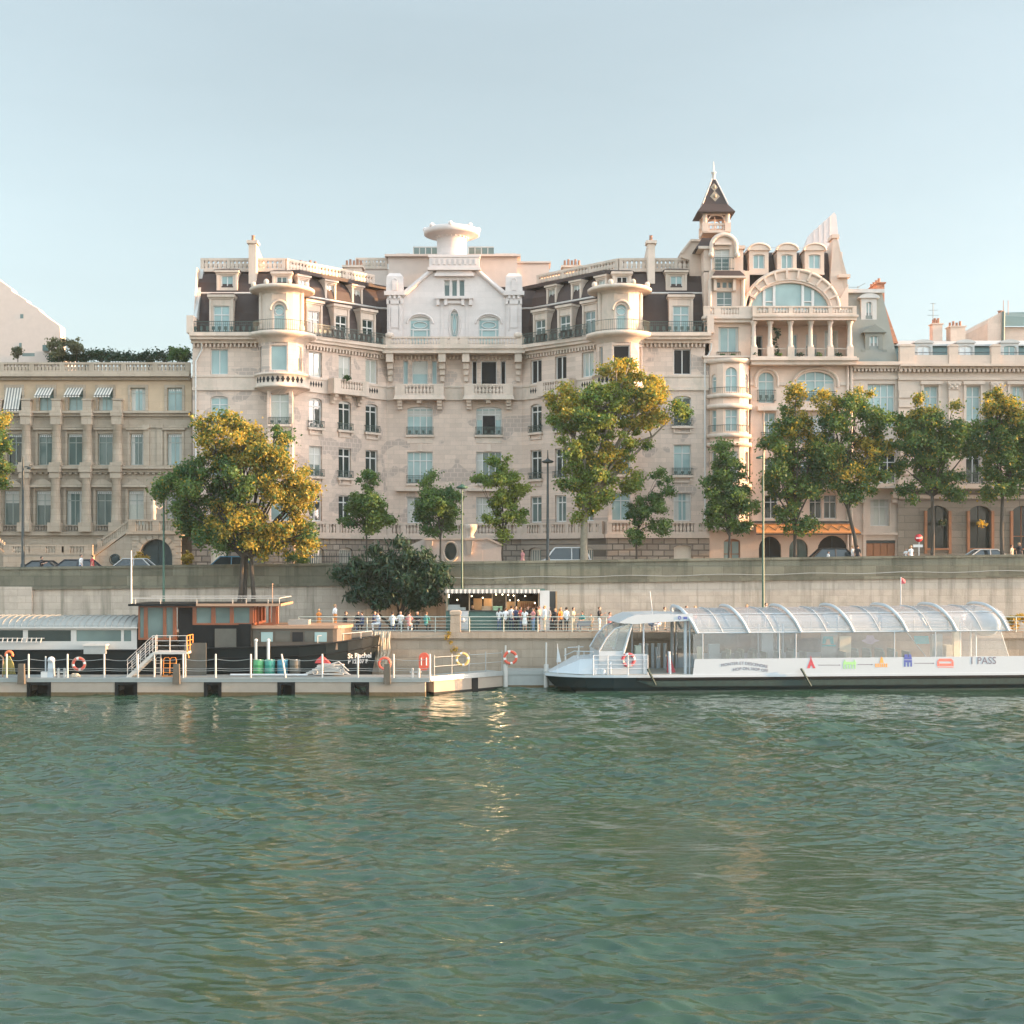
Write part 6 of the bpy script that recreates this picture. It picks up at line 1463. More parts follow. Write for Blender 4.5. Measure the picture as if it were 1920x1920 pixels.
mb = bmb(); mb.box(bl(1312), bl(1322), .8, .9, 1.18, bz(1214, 10)); mb.box(bl(1589), bl(1611), 1.6, 1.7, 1.18, bz(1196, 18)); mb.box(bl(1788), bl(1800), 1.2, 1.8, 1.18, bz(1212, 25)); mb.box(bl(1812), bl(1822), 2.0, 2.4, 1.18, bz(1160, 26)); mb.build('notice_board', 'board_cream', tbt)
mb = bmb(); mb.box(bl(1556), bl(1588), 1.9, 2.0, 1.18, bz(1190, 18)); mb.box(bl(1763), bl(1783), 1.4, 1.8, 1.18, bz(1192, 24)); mb.build('service_bulkhead', 'galvanised', tbt)
# hanging pictogram signs inside the windows
def flat(par, name, m, polys, y=.04, th=.02):
    mb = bmb()
    for poly in polys: mb.prism(poly, y-th, y)
    return mb.build(name, m, par)
def Pb(pts): return [(bl(px), bz(py, bl(px))) for px, py in pts]
flat(tbt, 'hanging_sign', 'ink_teal', [Pb([(1546,1208),(1548,1194),(1566,1194),(1568,1208),(1562,1208),(1560,1199),(1554,1199),(1552,1208)]), Pb([(1546,1213),(1571,1213),(1571,1210),(1546,1210)])], .5)
flat(tbt, 'hanging_sign', 'ink_teal', [Pb([(1720,1208),(1719,1193),(1746,1193),(1748,1208)])], .5); flat(tbt, 'hanging_sign', 'lilac', [Pb([(1620,1202),(1628,1199),(1630,1192),(1642,1192),(1645,1199),(1654,1202),(1645,1205),(1640,1209),(1632,1208)])], .5)
# printed panel: words, arrows, monuments
ly = -.004; zr_ = lambda px, py: bz(py, bl(px))
def btext(body, px, py, size, m, wave=None, bold=0., width=1.):
    loc = TBM @ Vector((bl(px), ly-.006, zr_(px, py))); text_part(body, size, m, tbt, loc, rot=BA, wave=wave, bold=bold, width=width)
btext('MONTER ET DESCENDRE', 1352, 1250.5, .28, 'ink_grey', lambda x: .15*math.sin(x*1.2), width=1.0)
btext('HOP ON, HOP OFF', 1374, 1260, .28, 'ink_grey', lambda x: .13*math.sin((x+.3)*1.3), width=1.0)
btext('1 PASS', 1818, 1245, .68, 'ink_grey', width=.95)
def arrow(a, b, py): flat(tbt, 'arrow_mark', 'ink_grey', [Pb([(a,py+.5),(b-3,py+.5),(b-3,py+1.4),(b,py),(b-3,py-1.4),(b-3,py-.5),(a,py-.5)])], ly, .008)
arrow(1534, 1576, 1247); arrow(1608, 1637, 1246); arrow(1714, 1752, 1243.5)
flat(tbt, 'tower_mark', 'ink_red', [Pb([(1513,1253),(1519.2,1236),(1520,1229),(1521,1236),(1522,1241),(1518.5,1253)]), Pb([(1529,1253),(1521.8,1236),(1520.8,1229),(1520.2,1238),(1519.6,1241),(1523.8,1253)]), Pb([(1517.5,1246),(1524,1246),(1524,1248),(1517.5,1248)])], ly, .008)
flat(tbt, 'palace_mark', 'ink_green', [Pb([(1581,1246),(1605,1246),(1605,1241),(1581,1241)])]+[Pb([(1581+k*5.2,1254),(1583.4+k*5.2,1254),(1583.4+k*5.2,1246.2),(1581+k*5.2,1246.2)]) for k in range(5)]+[Pb([(1582,1240.8),(1586,1240.8),(1584,1236)]), Pb([(1600,1240.8),(1604,1240.8),(1602,1236)])], ly, .008)
flat(tbt, 'dome_mark', 'ink_orange', [Pb([(1641+k*4,1251),(1643.6+k*4,1251),(1643.6+k*4,1244),(1641+k*4,1244)]) for k in range(6)]+[Pb([(1649,1243),(1651,1234),(1653,1231),(1655,1234),(1657,1243)])], ly, .008)
flat(tbt, 'church_mark', 'ink_blue', [Pb([(1695,1236.5),(1710,1236.5),(1708,1227),(1703.5,1227),(1703.5,1232),(1702,1232),(1702,1227),(1696,1227)]), Pb([(1695,1242),(1710,1242),(1710,1237.5),(1695,1237.5)])]+[Pb([(1695+k*6,1250),(1698+k*6,1250),(1698+k*6,1242.2),(1695+k*6,1242.2)]) for k in range(3)], ly, .008)
flat(tbt, 'roof_mark', 'ink_coral', [Pb([(1757,1240),(1788,1240),(1784,1235),(1761,1235)]), Pb([(1757,1249),(1761,1249),(1761,1240.3),(1757,1240.3)]), Pb([(1784,1249),(1788,1249),(1788,1240.3),(1784,1240.3)]), Pb([(1761.5,1248.8),(1783.5,1248.8),(1783.5,1244),(1761.5,1244)]), Pb([(1758,1251.5),(1788,1251.5),(1788,1250.3),(1758,1250.3)])], ly, .008)
for p, q in ((1213, 1228), (1500, 1518)):
    mb = bmb(); mb.bar((bl(p), -.25, bz(1253, 7 if p < 1400 else 15)), (bl(q), -.32, bz(1284 if p < 1400 else 1288, 8)), .11); mb.build('fender_board', 'hull_algae', tbt)

# ================================================================ quayside bar in a container
mat('bar_green', (.08,.16,.135), .55, var=.15); mat('bar_panel', (.42,.27,.15), .7, var=.15); mat('counter_dark', (.05,.05,.05), .5); mat('bulb_glow', (.9,.75,.5), .4, emit=(1, .78, .5, 4.))
mat('crate_green', (.25,.42,.28), .6); mat('awn_grey', (.21,.205,.19), .8); mat('awn_white', (.66,.58,.52), .8)
DK = 97.6; br_ = thing('kiosk_bar', 'dark green open fronted container bar with scalloped striped awning and lit bulbs', 'kiosk', (X(930, DK), DK+1.3, 3.6))
a, b = X(836, DK), X(1022, DK); zk = lambda py: Z(py, DK); yb = DK+2.6
mb = MB(); mb.box(a, a+.12, DK, yb, 3.6, zk(1108)); mb.box(b-.12, b, DK, yb, 3.6, zk(1108)); mb.box(a, b, yb-.1, yb, 3.6, zk(1108)); mb.box(a, b, DK-.1, yb, zk(1108), zk(1105)); mb.box(a, b, DK, yb, 3.602, 3.68); mb.build('shell', 'bar_green', br_)
mb = MB(); mb.box(a+.12, b-.12, DK+.05, DK+.18, 3.68, zk(1146)); 
for i in range(22): mb.box(a+.2+i*.32, a+.26+i*.32, DK+.01, DK+.05, 3.7, zk(1147))
mb.build('counter_front', 'bar_green', br_)
mb = MB(); mb.box(a+.12, b-.12, DK-.1, DK+.5, zk(1146), zk(1144.5)); mb.build('counter_top', 'counter_dark', br_)
mb = MB(); mb.box(a+.12, b-.12, yb-.14, yb-.102, 3.7, zk(1109)); mb.build('back_wall', 'room_dark', br_)
for p, q, t_ in ((888, 904, 1122), (907, 922, 1122), (950, 965, 1128), (970, 1004, 1127)):
    mb = MB(); mb.box(X(p, yb), X(q, yb), yb-.3, yb-.2, zk(1146), Z(t_, yb)); mb.build('back_panel', 'bar_panel', br_)
mb = MB(); n = 44; p0 = a-.05; p1 = X(1012, DK)
for i in range(n):
    x0_, x1_ = p0+(p1-p0)*i/n, p0+(p1-p0)*(i+1)/n; c = (x0_+x1_)/2
    mb.add([(x0_,DK-.75,zk(1106.5)),(x1_,DK-.75,zk(1106.5)),(x1_,DK-.78,zk(1111)),(c,DK-.78,zk(1112.4)),(x0_,DK-.78,zk(1111)),(x0_,DK-.1,zk(1105)),(x1_,DK-.1,zk(1105))], [(0,1,2,3,4),(0,5,6,1)], i % 2)
mb.build('awning', ['awn_grey', 'awn_white'], br_)
for p in (838, 880, 923, 949, 966, 1010):
    mb = MB(); mb.box(X(p, DK)-.04, X(p, DK)+.04, DK-.02, DK+.06, zk(1146), zk(1108)); mb.build('awning_post', 'wood_plank', br_)
for i, (p, q) in enumerate(((841,1116),(841,1120),(884,1118),(857,1125),(905,1121),(930,1115),(942,1115),(953,1116),(963,1117),(972,1126),(956,1126),(1003,1131),(985,1118))):
    mb = MB(); mb.ball((X(p, DK), DK+.4, zk(q)), .045); mb.build('light_bulb', 'bulb_glow', br_)
mb = MB()
for p in range(978, 1010, 4): mb.lathe((X(p, DK), yb-.5, zk(1140)), [(.05, 0), (.05, .22), (.018, .28), (.018, .36)], 7)
mb.box(X(975, DK), X(1012, DK), yb-.7, yb-.35, zk(1142), zk(1140)); mb.build('bottle_shelf', 'wood_door', br_)
mb = MB(); mb.box(X(838, DK), X(873, DK), DK+.1, DK+.5, zk(1144.4), zk(1139)); mb.box(X(840, DK), X(862, DK), DK+.1, DK+.45, zk(1139), zk(1134)); mb.build('display_case', 'galvanised', br_)
mb = MB(); mb.box(X(1012, DK), X(1030, DK), DK-.5, DK-.44, 3.62, zk(1107)); mb.build('banner_panel', 'paint_white', br_)
mb = MB(); mb.box(X(1029.5, DK), X(1044, DK), DK+.4, DK+.5, 3.62, zk(1109)); mb.build('side_door', 'counter_dark', br_); mb = MB(); mb.box(X(1042, DK), X(1045, DK), DK+.3, DK+.4, 3.62, zk(1109)); mb.build('door_edge', 'bar_panel', br_)
fz = thing('chest_freezer', 'white drinks fridge with a small round badge beside the stone pillar', 'fridge', (X(867, 96.6), 96.6, 3.6)); mb = MB(); mb.box(X(846, 96.6), X(878, 96.6), 96.4, 97.0, 3.72, Z(1147, 96.6)); mb.box(X(845, 96.6), X(879, 96.6), 96.38, 97.02, Z(1147, 96.6), Z(1146, 96.6)); mb.build('cabinet', 'gel_white', fz); mb = MB(); mb.lathe((0,0,0), [(0,0),(.16,0),(.16,.02),(0,.02)], 16); 
for i, v in enumerate(mb.v): mb.v[i] = (X(868, 96.4)+v[0], 96.39-v[2], Z(1163, 96.4)+v[1])
mb.build('badge', 'ink_faint', fz)
bl_ = bpy.data.lights.new('kiosk_lamp', 'POINT'); bl_.energy = 55; bl_.color = (1, .66, .36); bl_.shadow_soft_size = .3; lo_ = bpy.data.objects.new('kiosk_lamp', bl_); C.objects.link(lo_); lo_.location = (X(930, DK), DK+1.2, zk(1112))
for k, (px_, py_, lab) in enumerate(((933, 1144, 'pale green crate of produce on the bar counter'), (912, 1144, 'pale wooden tray of glasses on the bar counter'))):
    c_ = thing('crate', lab, 'crate', (X(px_, DK), DK+.1, zk(1144.4))); mb = MB(); x = X(px_, DK); zc = zk(1144.3)
    for q in range(3): mb.box(x-.35, x+.35, DK-.1, DK-.07, zc+.02+.1*q, zc+.09+.1*q); mb.box(x-.35, x+.35, DK+.3, DK+.33, zc+.02+.1*q, zc+.09+.1*q)
    mb.box(x-.35, x-.32, DK-.1, DK+.33, zc, zc+.3); mb.box(x+.32, x+.35, DK-.1, DK+.33, zc, zc+.3); mb.box(x-.35, x+.35, DK-.1, DK+.33, zc, zc+.02); mb.build('slats', 'crate_green' if k == 0 else 'wood_plank', c_)
# ================================================================ things on the pontoon
mat('ring_orange', (.62,.10,.055), .55, var=.1); mat('ring_white', (.7,.68,.64), .55); mat('ring_yellow', (.66,.42,.14), .55); mat('hose_olive', (.28,.25,.08), .7, var=.2); mat('reel_orange', (.70,.16,.05), .5)
mat('drum_green', (.055,.26,.10), .4, var=.15); mat('drum_teal', (.03,.22,.17), .4, var=.15); mat('drum_blue', (.03,.17,.24), .4, var=.15); mat('trolley_orange', (.72,.28,.05), .5); mat('cloth_red', (.50,.07,.07), .8)
def lring(label, px, py, D, mats, r=.36, t=.085, group='life rings along the pontoon'):
    o = thing('life_ring', label, 'life ring', (X(px, D), D, Z(py, D)-r), group); mb = MB(); mb.torus((X(px, D), D, Z(py, D)), r, t, n=32, m=0, m2=1); mb.build('ring', mats, o)
    mb = MB(); c = (X(px, D), Z(py, D)); mb.tube([(c[0]+(r+t+.02)*math.cos(i*math.pi/12), D, c[1]+(r+t+.02)*math.sin(i*math.pi/12)) for i in range(24)], .014, 4, closed=True); mb.build('grab_line', 'rope_beige', o)
lring('red life ring hanging before the black barge hull, left of the white stairs', 148, 1245, 86.75, ['ring_orange', 'ring_white'])
lring('red life ring beside the beige hanging ropes at the barge bow', 721, 1244, 88.3, ['ring_orange', 'ring_orange'])
lring('pale yellow life ring on the slanting gangway rail', 867, 1236, 89.0, ['ring_yellow', 'ring_white'], .38, .08)
lring('red life ring on the landing post nearest the white tour boat', 957, 1233, 91.4, ['ring_orange', 'ring_white'], .4, .095)
o = thing('rescue_board', 'orange oblong rescue board with white grips standing at the end of the pontoon', 'rescue board', (X(795, 87), 87, zd)); c = X(795, 87); mb = MB()
pts = [(c+.33*math.cos(R(a)), Z(1233, 87)+.33*math.sin(R(a))) for a in range(0, 181, 20)]+[(c+.33*math.cos(R(a)), Z(1248, 87)+.33*math.sin(R(a))) for a in range(180, 361, 20)]
mb.prism(pts, 86.9, 87.02); mb.build('board', 'ring_orange', o)
for s in (-.16, .16): mb = MB(); mb.tube([(c+s, 86.86, Z(1233, 87)), (c+s, 86.84, Z(1247, 87))], .035, 6); mb.build('grip', 'ring_white', o)
o = thing('hose_reel', 'olive hose hung in long loops from an orange reel hook', 'hose', (X(22, 87), 87, zd)); mb = MB(); c = X(23, 87)
mb.tube([(c-.2+.22*math.cos(R(a)), 87, Z(1228, 87)+.22*math.sin(R(a))) for a in range(-20, 201, 20)], .09, 8); mb.build('hook', 'reel_orange', o)
mb = MB()
for k in range(9):
    s = (k-4)*.085; mb.tube([(c-.2+s*.3, 86.95-.02*k, Z(1230, 87)), (c-.2+s*.9, 86.9, Z(1245, 87)), (c-.2+s*1.15, 86.92, Z(1262, 87)), (c-.2+s*1.1+.04, 86.95, Z(1264, 87))], .038, 6)
mb.build('hose', 'hose_olive', o); mb = MB(); mb.tube([(c-.62, 87, zd), (c-.6, 87, 2.4), (c-.75, 87, 2.55), (c-.95, 87, 2.5)], .05, 6); mb.build('stand_pipe', 'copper_edge', o)
o = thing('service_pedestal', 'white shore power pedestal with domed cap on the pontoon', 'pedestal', (X(96, 87), 87, zd)); c = X(96, 87); mb = MB(); mb.taper(c-.2, c+.2, 86.85, 87.2, zd, c-.17, c+.17, 86.88, 87.17, 2.1); mb.build('cabinet', 'gel_white', o); mb = MB(); mb.lathe((c, 87.02, 2.1), [(.17, 0), (.23, .05), (.23, .22), (.15, .33), (0, .38)], 12); mb.build('cap', 'ink_faint', o); mb = MB(); mb.box(c-.62, c-.2, 86.85, 87.15, zd, 1.5); mb.build('meter_box', 'paint_white', o); mb = MB(); mb.tube([(c-.36, 87, 1.5), (c-.36, 87, 2.5)], .05, 6); mb.build('pipe', 'gel_white', o)
o = thing('rope_coil', 'pale coil of mooring rope lying by the double bollard left of the stairs', 'rope', (X(140, 87), 87, zd)); mb = MB()
for k in range(4): mb.torus((X(140, 87), 87.1, zd+.05+.05*k), .3-.04*k, .035, 'z', 22, 5)
mb.build('coil', 'rope_beige', o)
for lab, px_, m_ in (('bright green plastic drum leftmost in the drum row', 485, 'drum_green'), ('sea green plastic drum between the bright green and blue ones', 506, 'drum_teal'), ('blue green plastic drum', 530, 'drum_blue'), ('dark grey drum at the right end of the drum row', 553, 'panel_olive')):
    o = thing('drum', lab+' before the barge', 'drum', (X(px_, 88), 88, zd), 'plastic drums on the pontoon'); mb = MB(); h = 1.05
    mb.lathe((X(px_, 88), 88, zd), [(0, 0), (.33, 0), (.35, .04), (.35, .33), (.37, .36), (.35, .39), (.35, .68), (.37, .71), (.35, .74), (.35, h-.04), (.32, h), (.3, h-.03), (0, h-.03)], 20); d = mb.build('shell', m_, o)
    mb = MB(); mb.lathe((X(px_, 88)+.12, 87.9, zd+h-.03), [(.06, 0), (.06, .05), (0, .05)], 8); mb.build('bung', 'ring_white', d)
o = thing('boarding_stairs', 'white aluminium boarding stairs with railed landing leading up to the barge doorway', 'stairs', (X(290, 87), 87.3, zd)); xa_, xb_ = X(238, 87.3), X(288, 87.3); xc_ = X(352, 87.3); zl = Z(1222, 87.3); y0, y1 = 87.1, 88.1
for y in (y0, y1): mb = MB(); mb.prism([(xa_, zd), (xa_+.35, zd), (xb_+.02, zl-.25), (xb_+.02, zl)], y-.03, y+.03); mb.build('stringer', 'steel_white', o)
mb = MB()
for k in range(7): t = (k+.5)/7; x = xa_+.2+(xb_-xa_-.2)*t; mb.box(x-.15, x+.15, y0, y1, zd+(zl-zd)*t-.03, zd+(zl-zd)*t)
mb.build('treads', 'galvanised', o); mb = MB(); mb.box(xb_, xc_, y0-.05, y1+.7, zl-.14, zl); mb.build('landing', 'steel_white', o)
mb = MB()
for y in (y0, y1):
    for h in (.38, .72, 1.05): mb.tube([(xa_+.05, y, zd+h+.05), (xb_, y, zl+h)], .022, 5)
    for t in (0, .35, .7, 1.): mb.tube([(xa_+.1+(xb_-xa_-.1)*t, y, zd+(zl-zd)*t), (xa_+.1+(xb_-xa_-.1)*t, y, zd+(zl-zd)*t+1.05)], .025, 5)
for h in (.4, .72, 1.05): mb.tube([(xb_, y0, zl+h), (xc_, y0, zl+h)], .022, 5)
for t in (0, .08, .5, .98): mb.tube([(xb_+(xc_-xb_)*t, y0, zl), (xb_+(xc_-xb_)*t, y0, zl+1.05)], .028, 5)
mb.build('handrail', 'steel_white', o); mb = MB()
for h in (.4, .72, 1.05): mb.tube([(xc_, y0, zl+h), (xc_, y1+.6, zl+h)], .025, 5)
for t in (0, .5, 1.): mb.tube([(xc_, y0+(y1+.6-y0)*t, zl), (xc_, y0+(y1+.6-y0)*t, zl+1.05)], .03, 5)
mb.tube([(xc_, y0, zl+.4), (xc_+.12, y0, zl-.4)], .03, 5); mb.build('end_gate', 'trolley_orange', o)
mb = MB()
for x in (xb_+.1, xc_-.1):
    for y in (y0, y1+.6): mb.tube([(x, y, zd), (x, y, zl-.1)], .05, 6)
mb.build('leg', 'steel_white', o)
for k, (c, m_, lab) in enumerate(((297, 'steel_white', 'white folded hand trolley standing under the stairs landing'), (312, 'trolley_orange', 'orange hand trolley standing under the stairs landing'), (324, 'trolley_orange', 'orange framed hand trolley nearest the timber fender under the stairs landing'))):
    o = thing('hand_trolley', lab, 'hand trolley', (X(c, 87.5), 87.5, zd), 'hand trolleys under the stairs landing'); x = X(c, 87.5); mb = MB()
    for s in (-.2, .2): mb.tube([(x+s, 87.5, zd+.05), (x+s, 87.6, zd+1.1), (x+s*.6, 87.62, zd+1.22)], .024, 5)
    for h in (.25, .55, .85): mb.tube([(x-.2, 87.52, zd+h), (x+.2, 87.52, zd+h)], .02, 5)
    mb.tube([(x-.12, 87.62, zd+1.22), (x+.12, 87.62, zd+1.22)], .024, 5); mb.box(x-.22, x+.22, 87.25, 87.5, zd+.02, zd+.05); mb.build('frame', m_, o)
    for s in (-.25, .25): mb = MB(); mb.torus((x+s, 87.55, zd+.12), .09, .035, 'x', 12, 5); mb.build('wheel', 'black_steel', o)
o = thing('storage_box', 'grey lidded storage box on the barge side deck above the left life ring', 'box', (X(178, 89.3), 89.3, 2.4)); mb = MB(); a_, b_ = X(158, 89.5), X(199, 89.5); mb.box(a_, b_, 89.35, 90.1, Z(1226, 89.5), Z(1211, 89.5)); mb.build('tub', 'galvanised', o); mb = MB(); mb.box(a_-.05, b_+.05, 89.3, 90.15, Z(1211, 89.5), Z(1208, 89.5)); mb.build('lid', 'steel_white', o)
o = thing('folded_loungers', 'pile of folded white metal loungers on the pontoon by the barge bow', 'loungers', (X(615, 87.8), 87.8, zd)); mb = MB(); xa_, xb_ = X(592, 87.8), X(658, 87.8)
for k in range(6): mb.tube([(xa_-.8+.2*k, 87.6, zd+.12+.1*k), (xa_+.5, 87.55, zd+.3+.1*k), (xb_-.9+.1*k, 87.55, zd+.32+.09*k), (xb_-.1*k, 87.6, zd+.1+.06*k)], .04, 5)
for k in range(4): mb.box(xa_+.1, xb_-.5-.2*k, 87.6, 88.3, zd+.1+.17*k, zd+.2+.17*k)
mb.tube([(xa_+.9, 87.5, zd+.75), (xb_-.75, 87.5, zd+.95), (xb_-.1, 87.5, zd+.35)], .045, 5); mb.torus((xa_+.0, 87.5, zd+.28), .15, .03, n=14, k=5); mb.build('frames', 'steel_white', o); mb = MB()
mb.prism([(xa_-.05, zd+.85), (xa_+.95, zd+.82), (xa_+.55, zd+1.2), (xa_+.35, zd+1.3), (xa_+.1, zd+1.1)], 87.7, 88.1); mb.build('cloth', 'cloth_red', o)
o = thing('boat_boom', 'long white pole lying along the pontoon before the drums', 'pole', (X(500, 87.3), 87.3, zd)); mb = MB(); mb.tube([(X(432, 87.3), 87.3, zd+.12), (X(577, 87.3), 87.2, zd+.12)], .07, 8); mb.build('pole', 'gel_white', o)
o = thing('mooring_ropes', 'thick bunch of beige ropes hanging from the quay edge beside the barge bow', 'ropes', (X(718, 93.5), 93.5, 1)); mb = MB()
for k in range(34):
    c = 702+30*random.random(); d = 92.5+1.4*random.random(); bot = 1232+30*random.random(); sw = random.uniform(-5, 4)
    mb.tube([(X(c, 94.8), 94.75, 3.66), (X(c+sw*.3, d), d, Z(1196, d)), (X(c+sw, d), d, Z(1220, d)), (X(712+(c-716)*.55, d), d, Z(bot, d))], .035, 5)
for k in range(3): mb.tube([(X(695+2*k, 92), 92, Z(1198, 92)), (X(690+k*2, 92), 91.8, Z(1215, 92)), (X(689+k, 92), 91.8, Z(1236, 92)), (X(695+k, 92), 91.8, Z(1228, 92)), (X(700+k, 92), 92, Z(1205, 92))], .035, 5)
mb.build('strands', 'rope_beige', o)
o = thing('wall_plant', 'yellow green plant sprouting from the quay wall below the stone pillar', 'plant', (X(843, 94.8), 94.8, 2)); 
# ================================================================ lamps, signs
mat('lamp_black', (.022,.03,.03), .5); mat('lamp_green', (.03,.085,.055), .45)
def lamp(label, px, D, zb, ptop, plamp, m_, disc=1, arm=0, r=.09):
    o = thing('street_lamp', label, 'street lamp', (X(px, D), D, zb)); x = X(px, D); zt = Z(ptop, D); zl = Z(plamp, D); mb = MB()
    mb.tube([(x, D, zb), (x, D, zb+1.2), (x, D, zb+1.3), (x, D, zl), (x, D, zt)], [r*1.5, r*1.4, r, r*.6, r*.2], 10); mb.build('pole', m_, o); mb = MB()
    if disc: mb.lathe((x, D, zl), [(0, .22), (.1, .2), (.18, .12), (.44, .02), (.46, -.06), (.3, -.14), (0, -.16)], 18)
    else: mb.tube([(x, D, zl), (x+arm*.5, D, zl+.05), (x+arm, D, zl-.02)], .04, 6); mb.lathe((x+arm, D, zl-.08), [(0, .1), (.2, .06), (.26, -.06), (0, -.1)], 12)
    mb.build('lantern', m_, o)
lamp('thick black lamp post standing before the palace columns', 43, 102.6, street(X(43,102.6)), 856, 876, 'lamp_black', 0, .55, .13)
lamp('slim green lamp post on the lower quay left of the golden tree', 307, 99.6, 3.6, 902, 906, 'lamp_green', 0, -.35, .1)
lamp('slim pale lamp post with disc lantern rising behind the bar roof', 866.5, 100.2, 3.6, 902, 913, 'lamp_green', 1, 0, .08)
lamp('tall black lamp post with disc lantern beside the white van', 1027, 102.4, street(X(1027,102.4)), 844, 865, 'lamp_black', 1, 0, .12)
lamp('tall slim green lamp post without disc in front of the orange awning', 1431, 99.8, 3.6, 846, 856, 'lamp_green', 0, -.3, .1)
mat('sign_red', (.42,.02,.03), .5)
o = thing('road_sign', 'round red no entry sign on a white post by the stone house', 'sign', (X(1722, 103), 103, street(X(1722,103)))); x = X(1723, 103); mb = MB(); mb.tube([(x, 103, 8), (x, 103, Z(1003, 103))], .04, 6); mb.build('post', 'paint_white', o); mb = MB()
mb.lathe((0,0,0), [(0,0),(.3,0),(.3,.03),(0,.03)], 20)
for i, v in enumerate(mb.v): mb.v[i] = (X(1722, 103)+v[0], 102.94-v[2], Z(1009, 103)+v[1])
mb.build('plate', 'sign_red', o); mb = MB(); mb.box(X(1722,103)-.2, X(1722,103)+.2, 102.9, 102.908, Z(1009,103)-.05, Z(1009,103)+.05); mb.build('bar_mark', 'paint_white', o); mb = MB(); mb.box(X(1712, 103), X(1730, 103), 102.95, 102.99, Z(1026, 103), Z(1021, 103)); mb.build('lower_plate', 'paint_white', o)
# iron fence before the base of the main building
o = thing('iron_fence', 'low black spiked iron fence in front of the rusticated base behind the dark bush', 'fence', (X(600, 110), 110, 7.5)); M, L = seg((X(530, 110), 110), (X(700, 110), 110)); mb = MB(M); zf_ = street(-15)
for q in (.25, 1.5): mb.box(0, L, -.02, .02, zf_+q, zf_+q+.05)
for i in range(int(L/.2)): mb.box(i*.2, i*.2+.03, -.015, .015, zf_, zf_+1.8)
mb.build('bars', 'iron_dark', o)
# entrance pavilions beside the centre: blank pale walls with an oval window
o = thing('forecourt_wall', 'pale forecourt wall with oval window and bust brackets before the building centre', 'wall', (X(850, 109), 109, 7.5)); D = 109.0; M, u, z = frame_of(780, D); mb = MB(M)
mb.box(u(800), u(905), -.5, 0, 6, z(1012)); mb.prism([(u(765), z(1024)), (u(799.9), z(1008)), (u(799.9), 6), (u(765), 6)], -.02, -.5); mb.prism([(u(905.1), z(1008)), (u(942), z(1024)), (u(942), 6), (u(905.1), 6)], -.02, -.5); mb.build('wall_face', 'render_pale', o)
mb = MB(M); mb.box(u(796), u(910), -.6, .15, z(1012), z(1009)); mb.tube([(u(845)+.58*math.cos(i*math.pi/12), .04, z(1034)+.8*math.sin(i*math.pi/12)) for i in range(24)], .1, 6, closed=True); mb.prism([(u(911), z(1010)), (u(944), z(1025)), (u(944), z(1021)), (u(911), z(1006))], .15, -.6)
for c in (805, 880): mb.taper(u(c)-.15, u(c)+.15, .003, .25, z(1040), u(c)-.3, u(c)+.3, .003, .5, z(1014)); 
mb.lathe((u(882), -.2, 0), [(.35, z(1008)), (.2, z(1004)), (.5, z(992)), (.55, z(984)), (.42, z(983))], 12); mb.build('mouldings', 'stone_trim', o)
mb = MB(M); mb.prism([(u(845)+.5*math.cos(i*math.pi/12), z(1034)+.72*math.sin(i*math.pi/12)) for i in range(24)], .02, 0.002); mb.build('oval_window', 'pane_dark', o)
o = thing('statue', 'pale stone statue of a standing figure on the palace stair terrace', 'statue', (X(288, 110.5), 110.5, Z(1000, 110.5))); D = 110.5; zz = Z(1000, 109.8); c = X(288, D); mb = MB(); mb.box(c-.35, c+.35, D-.35, D+.35, zz, zz+1.0)
mb.build('plinth', 'stone_old', o); mb = MB(); mb.lathe((c, D, zz+1.0), [(.2, 0), (.17, .5), (.22, .8), (.24, 1.2), (.1, 1.42), (.12, 1.6), (.08, 1.72), (0, 1.76)], 10); mb.tube([(c+.2, D, zz+2.2), (c+.5, D, zz+2.0), (c+.75, D, zz+2.25)], [.08, .07, .05], 6); mb.build('figure', 'stone_right', o)
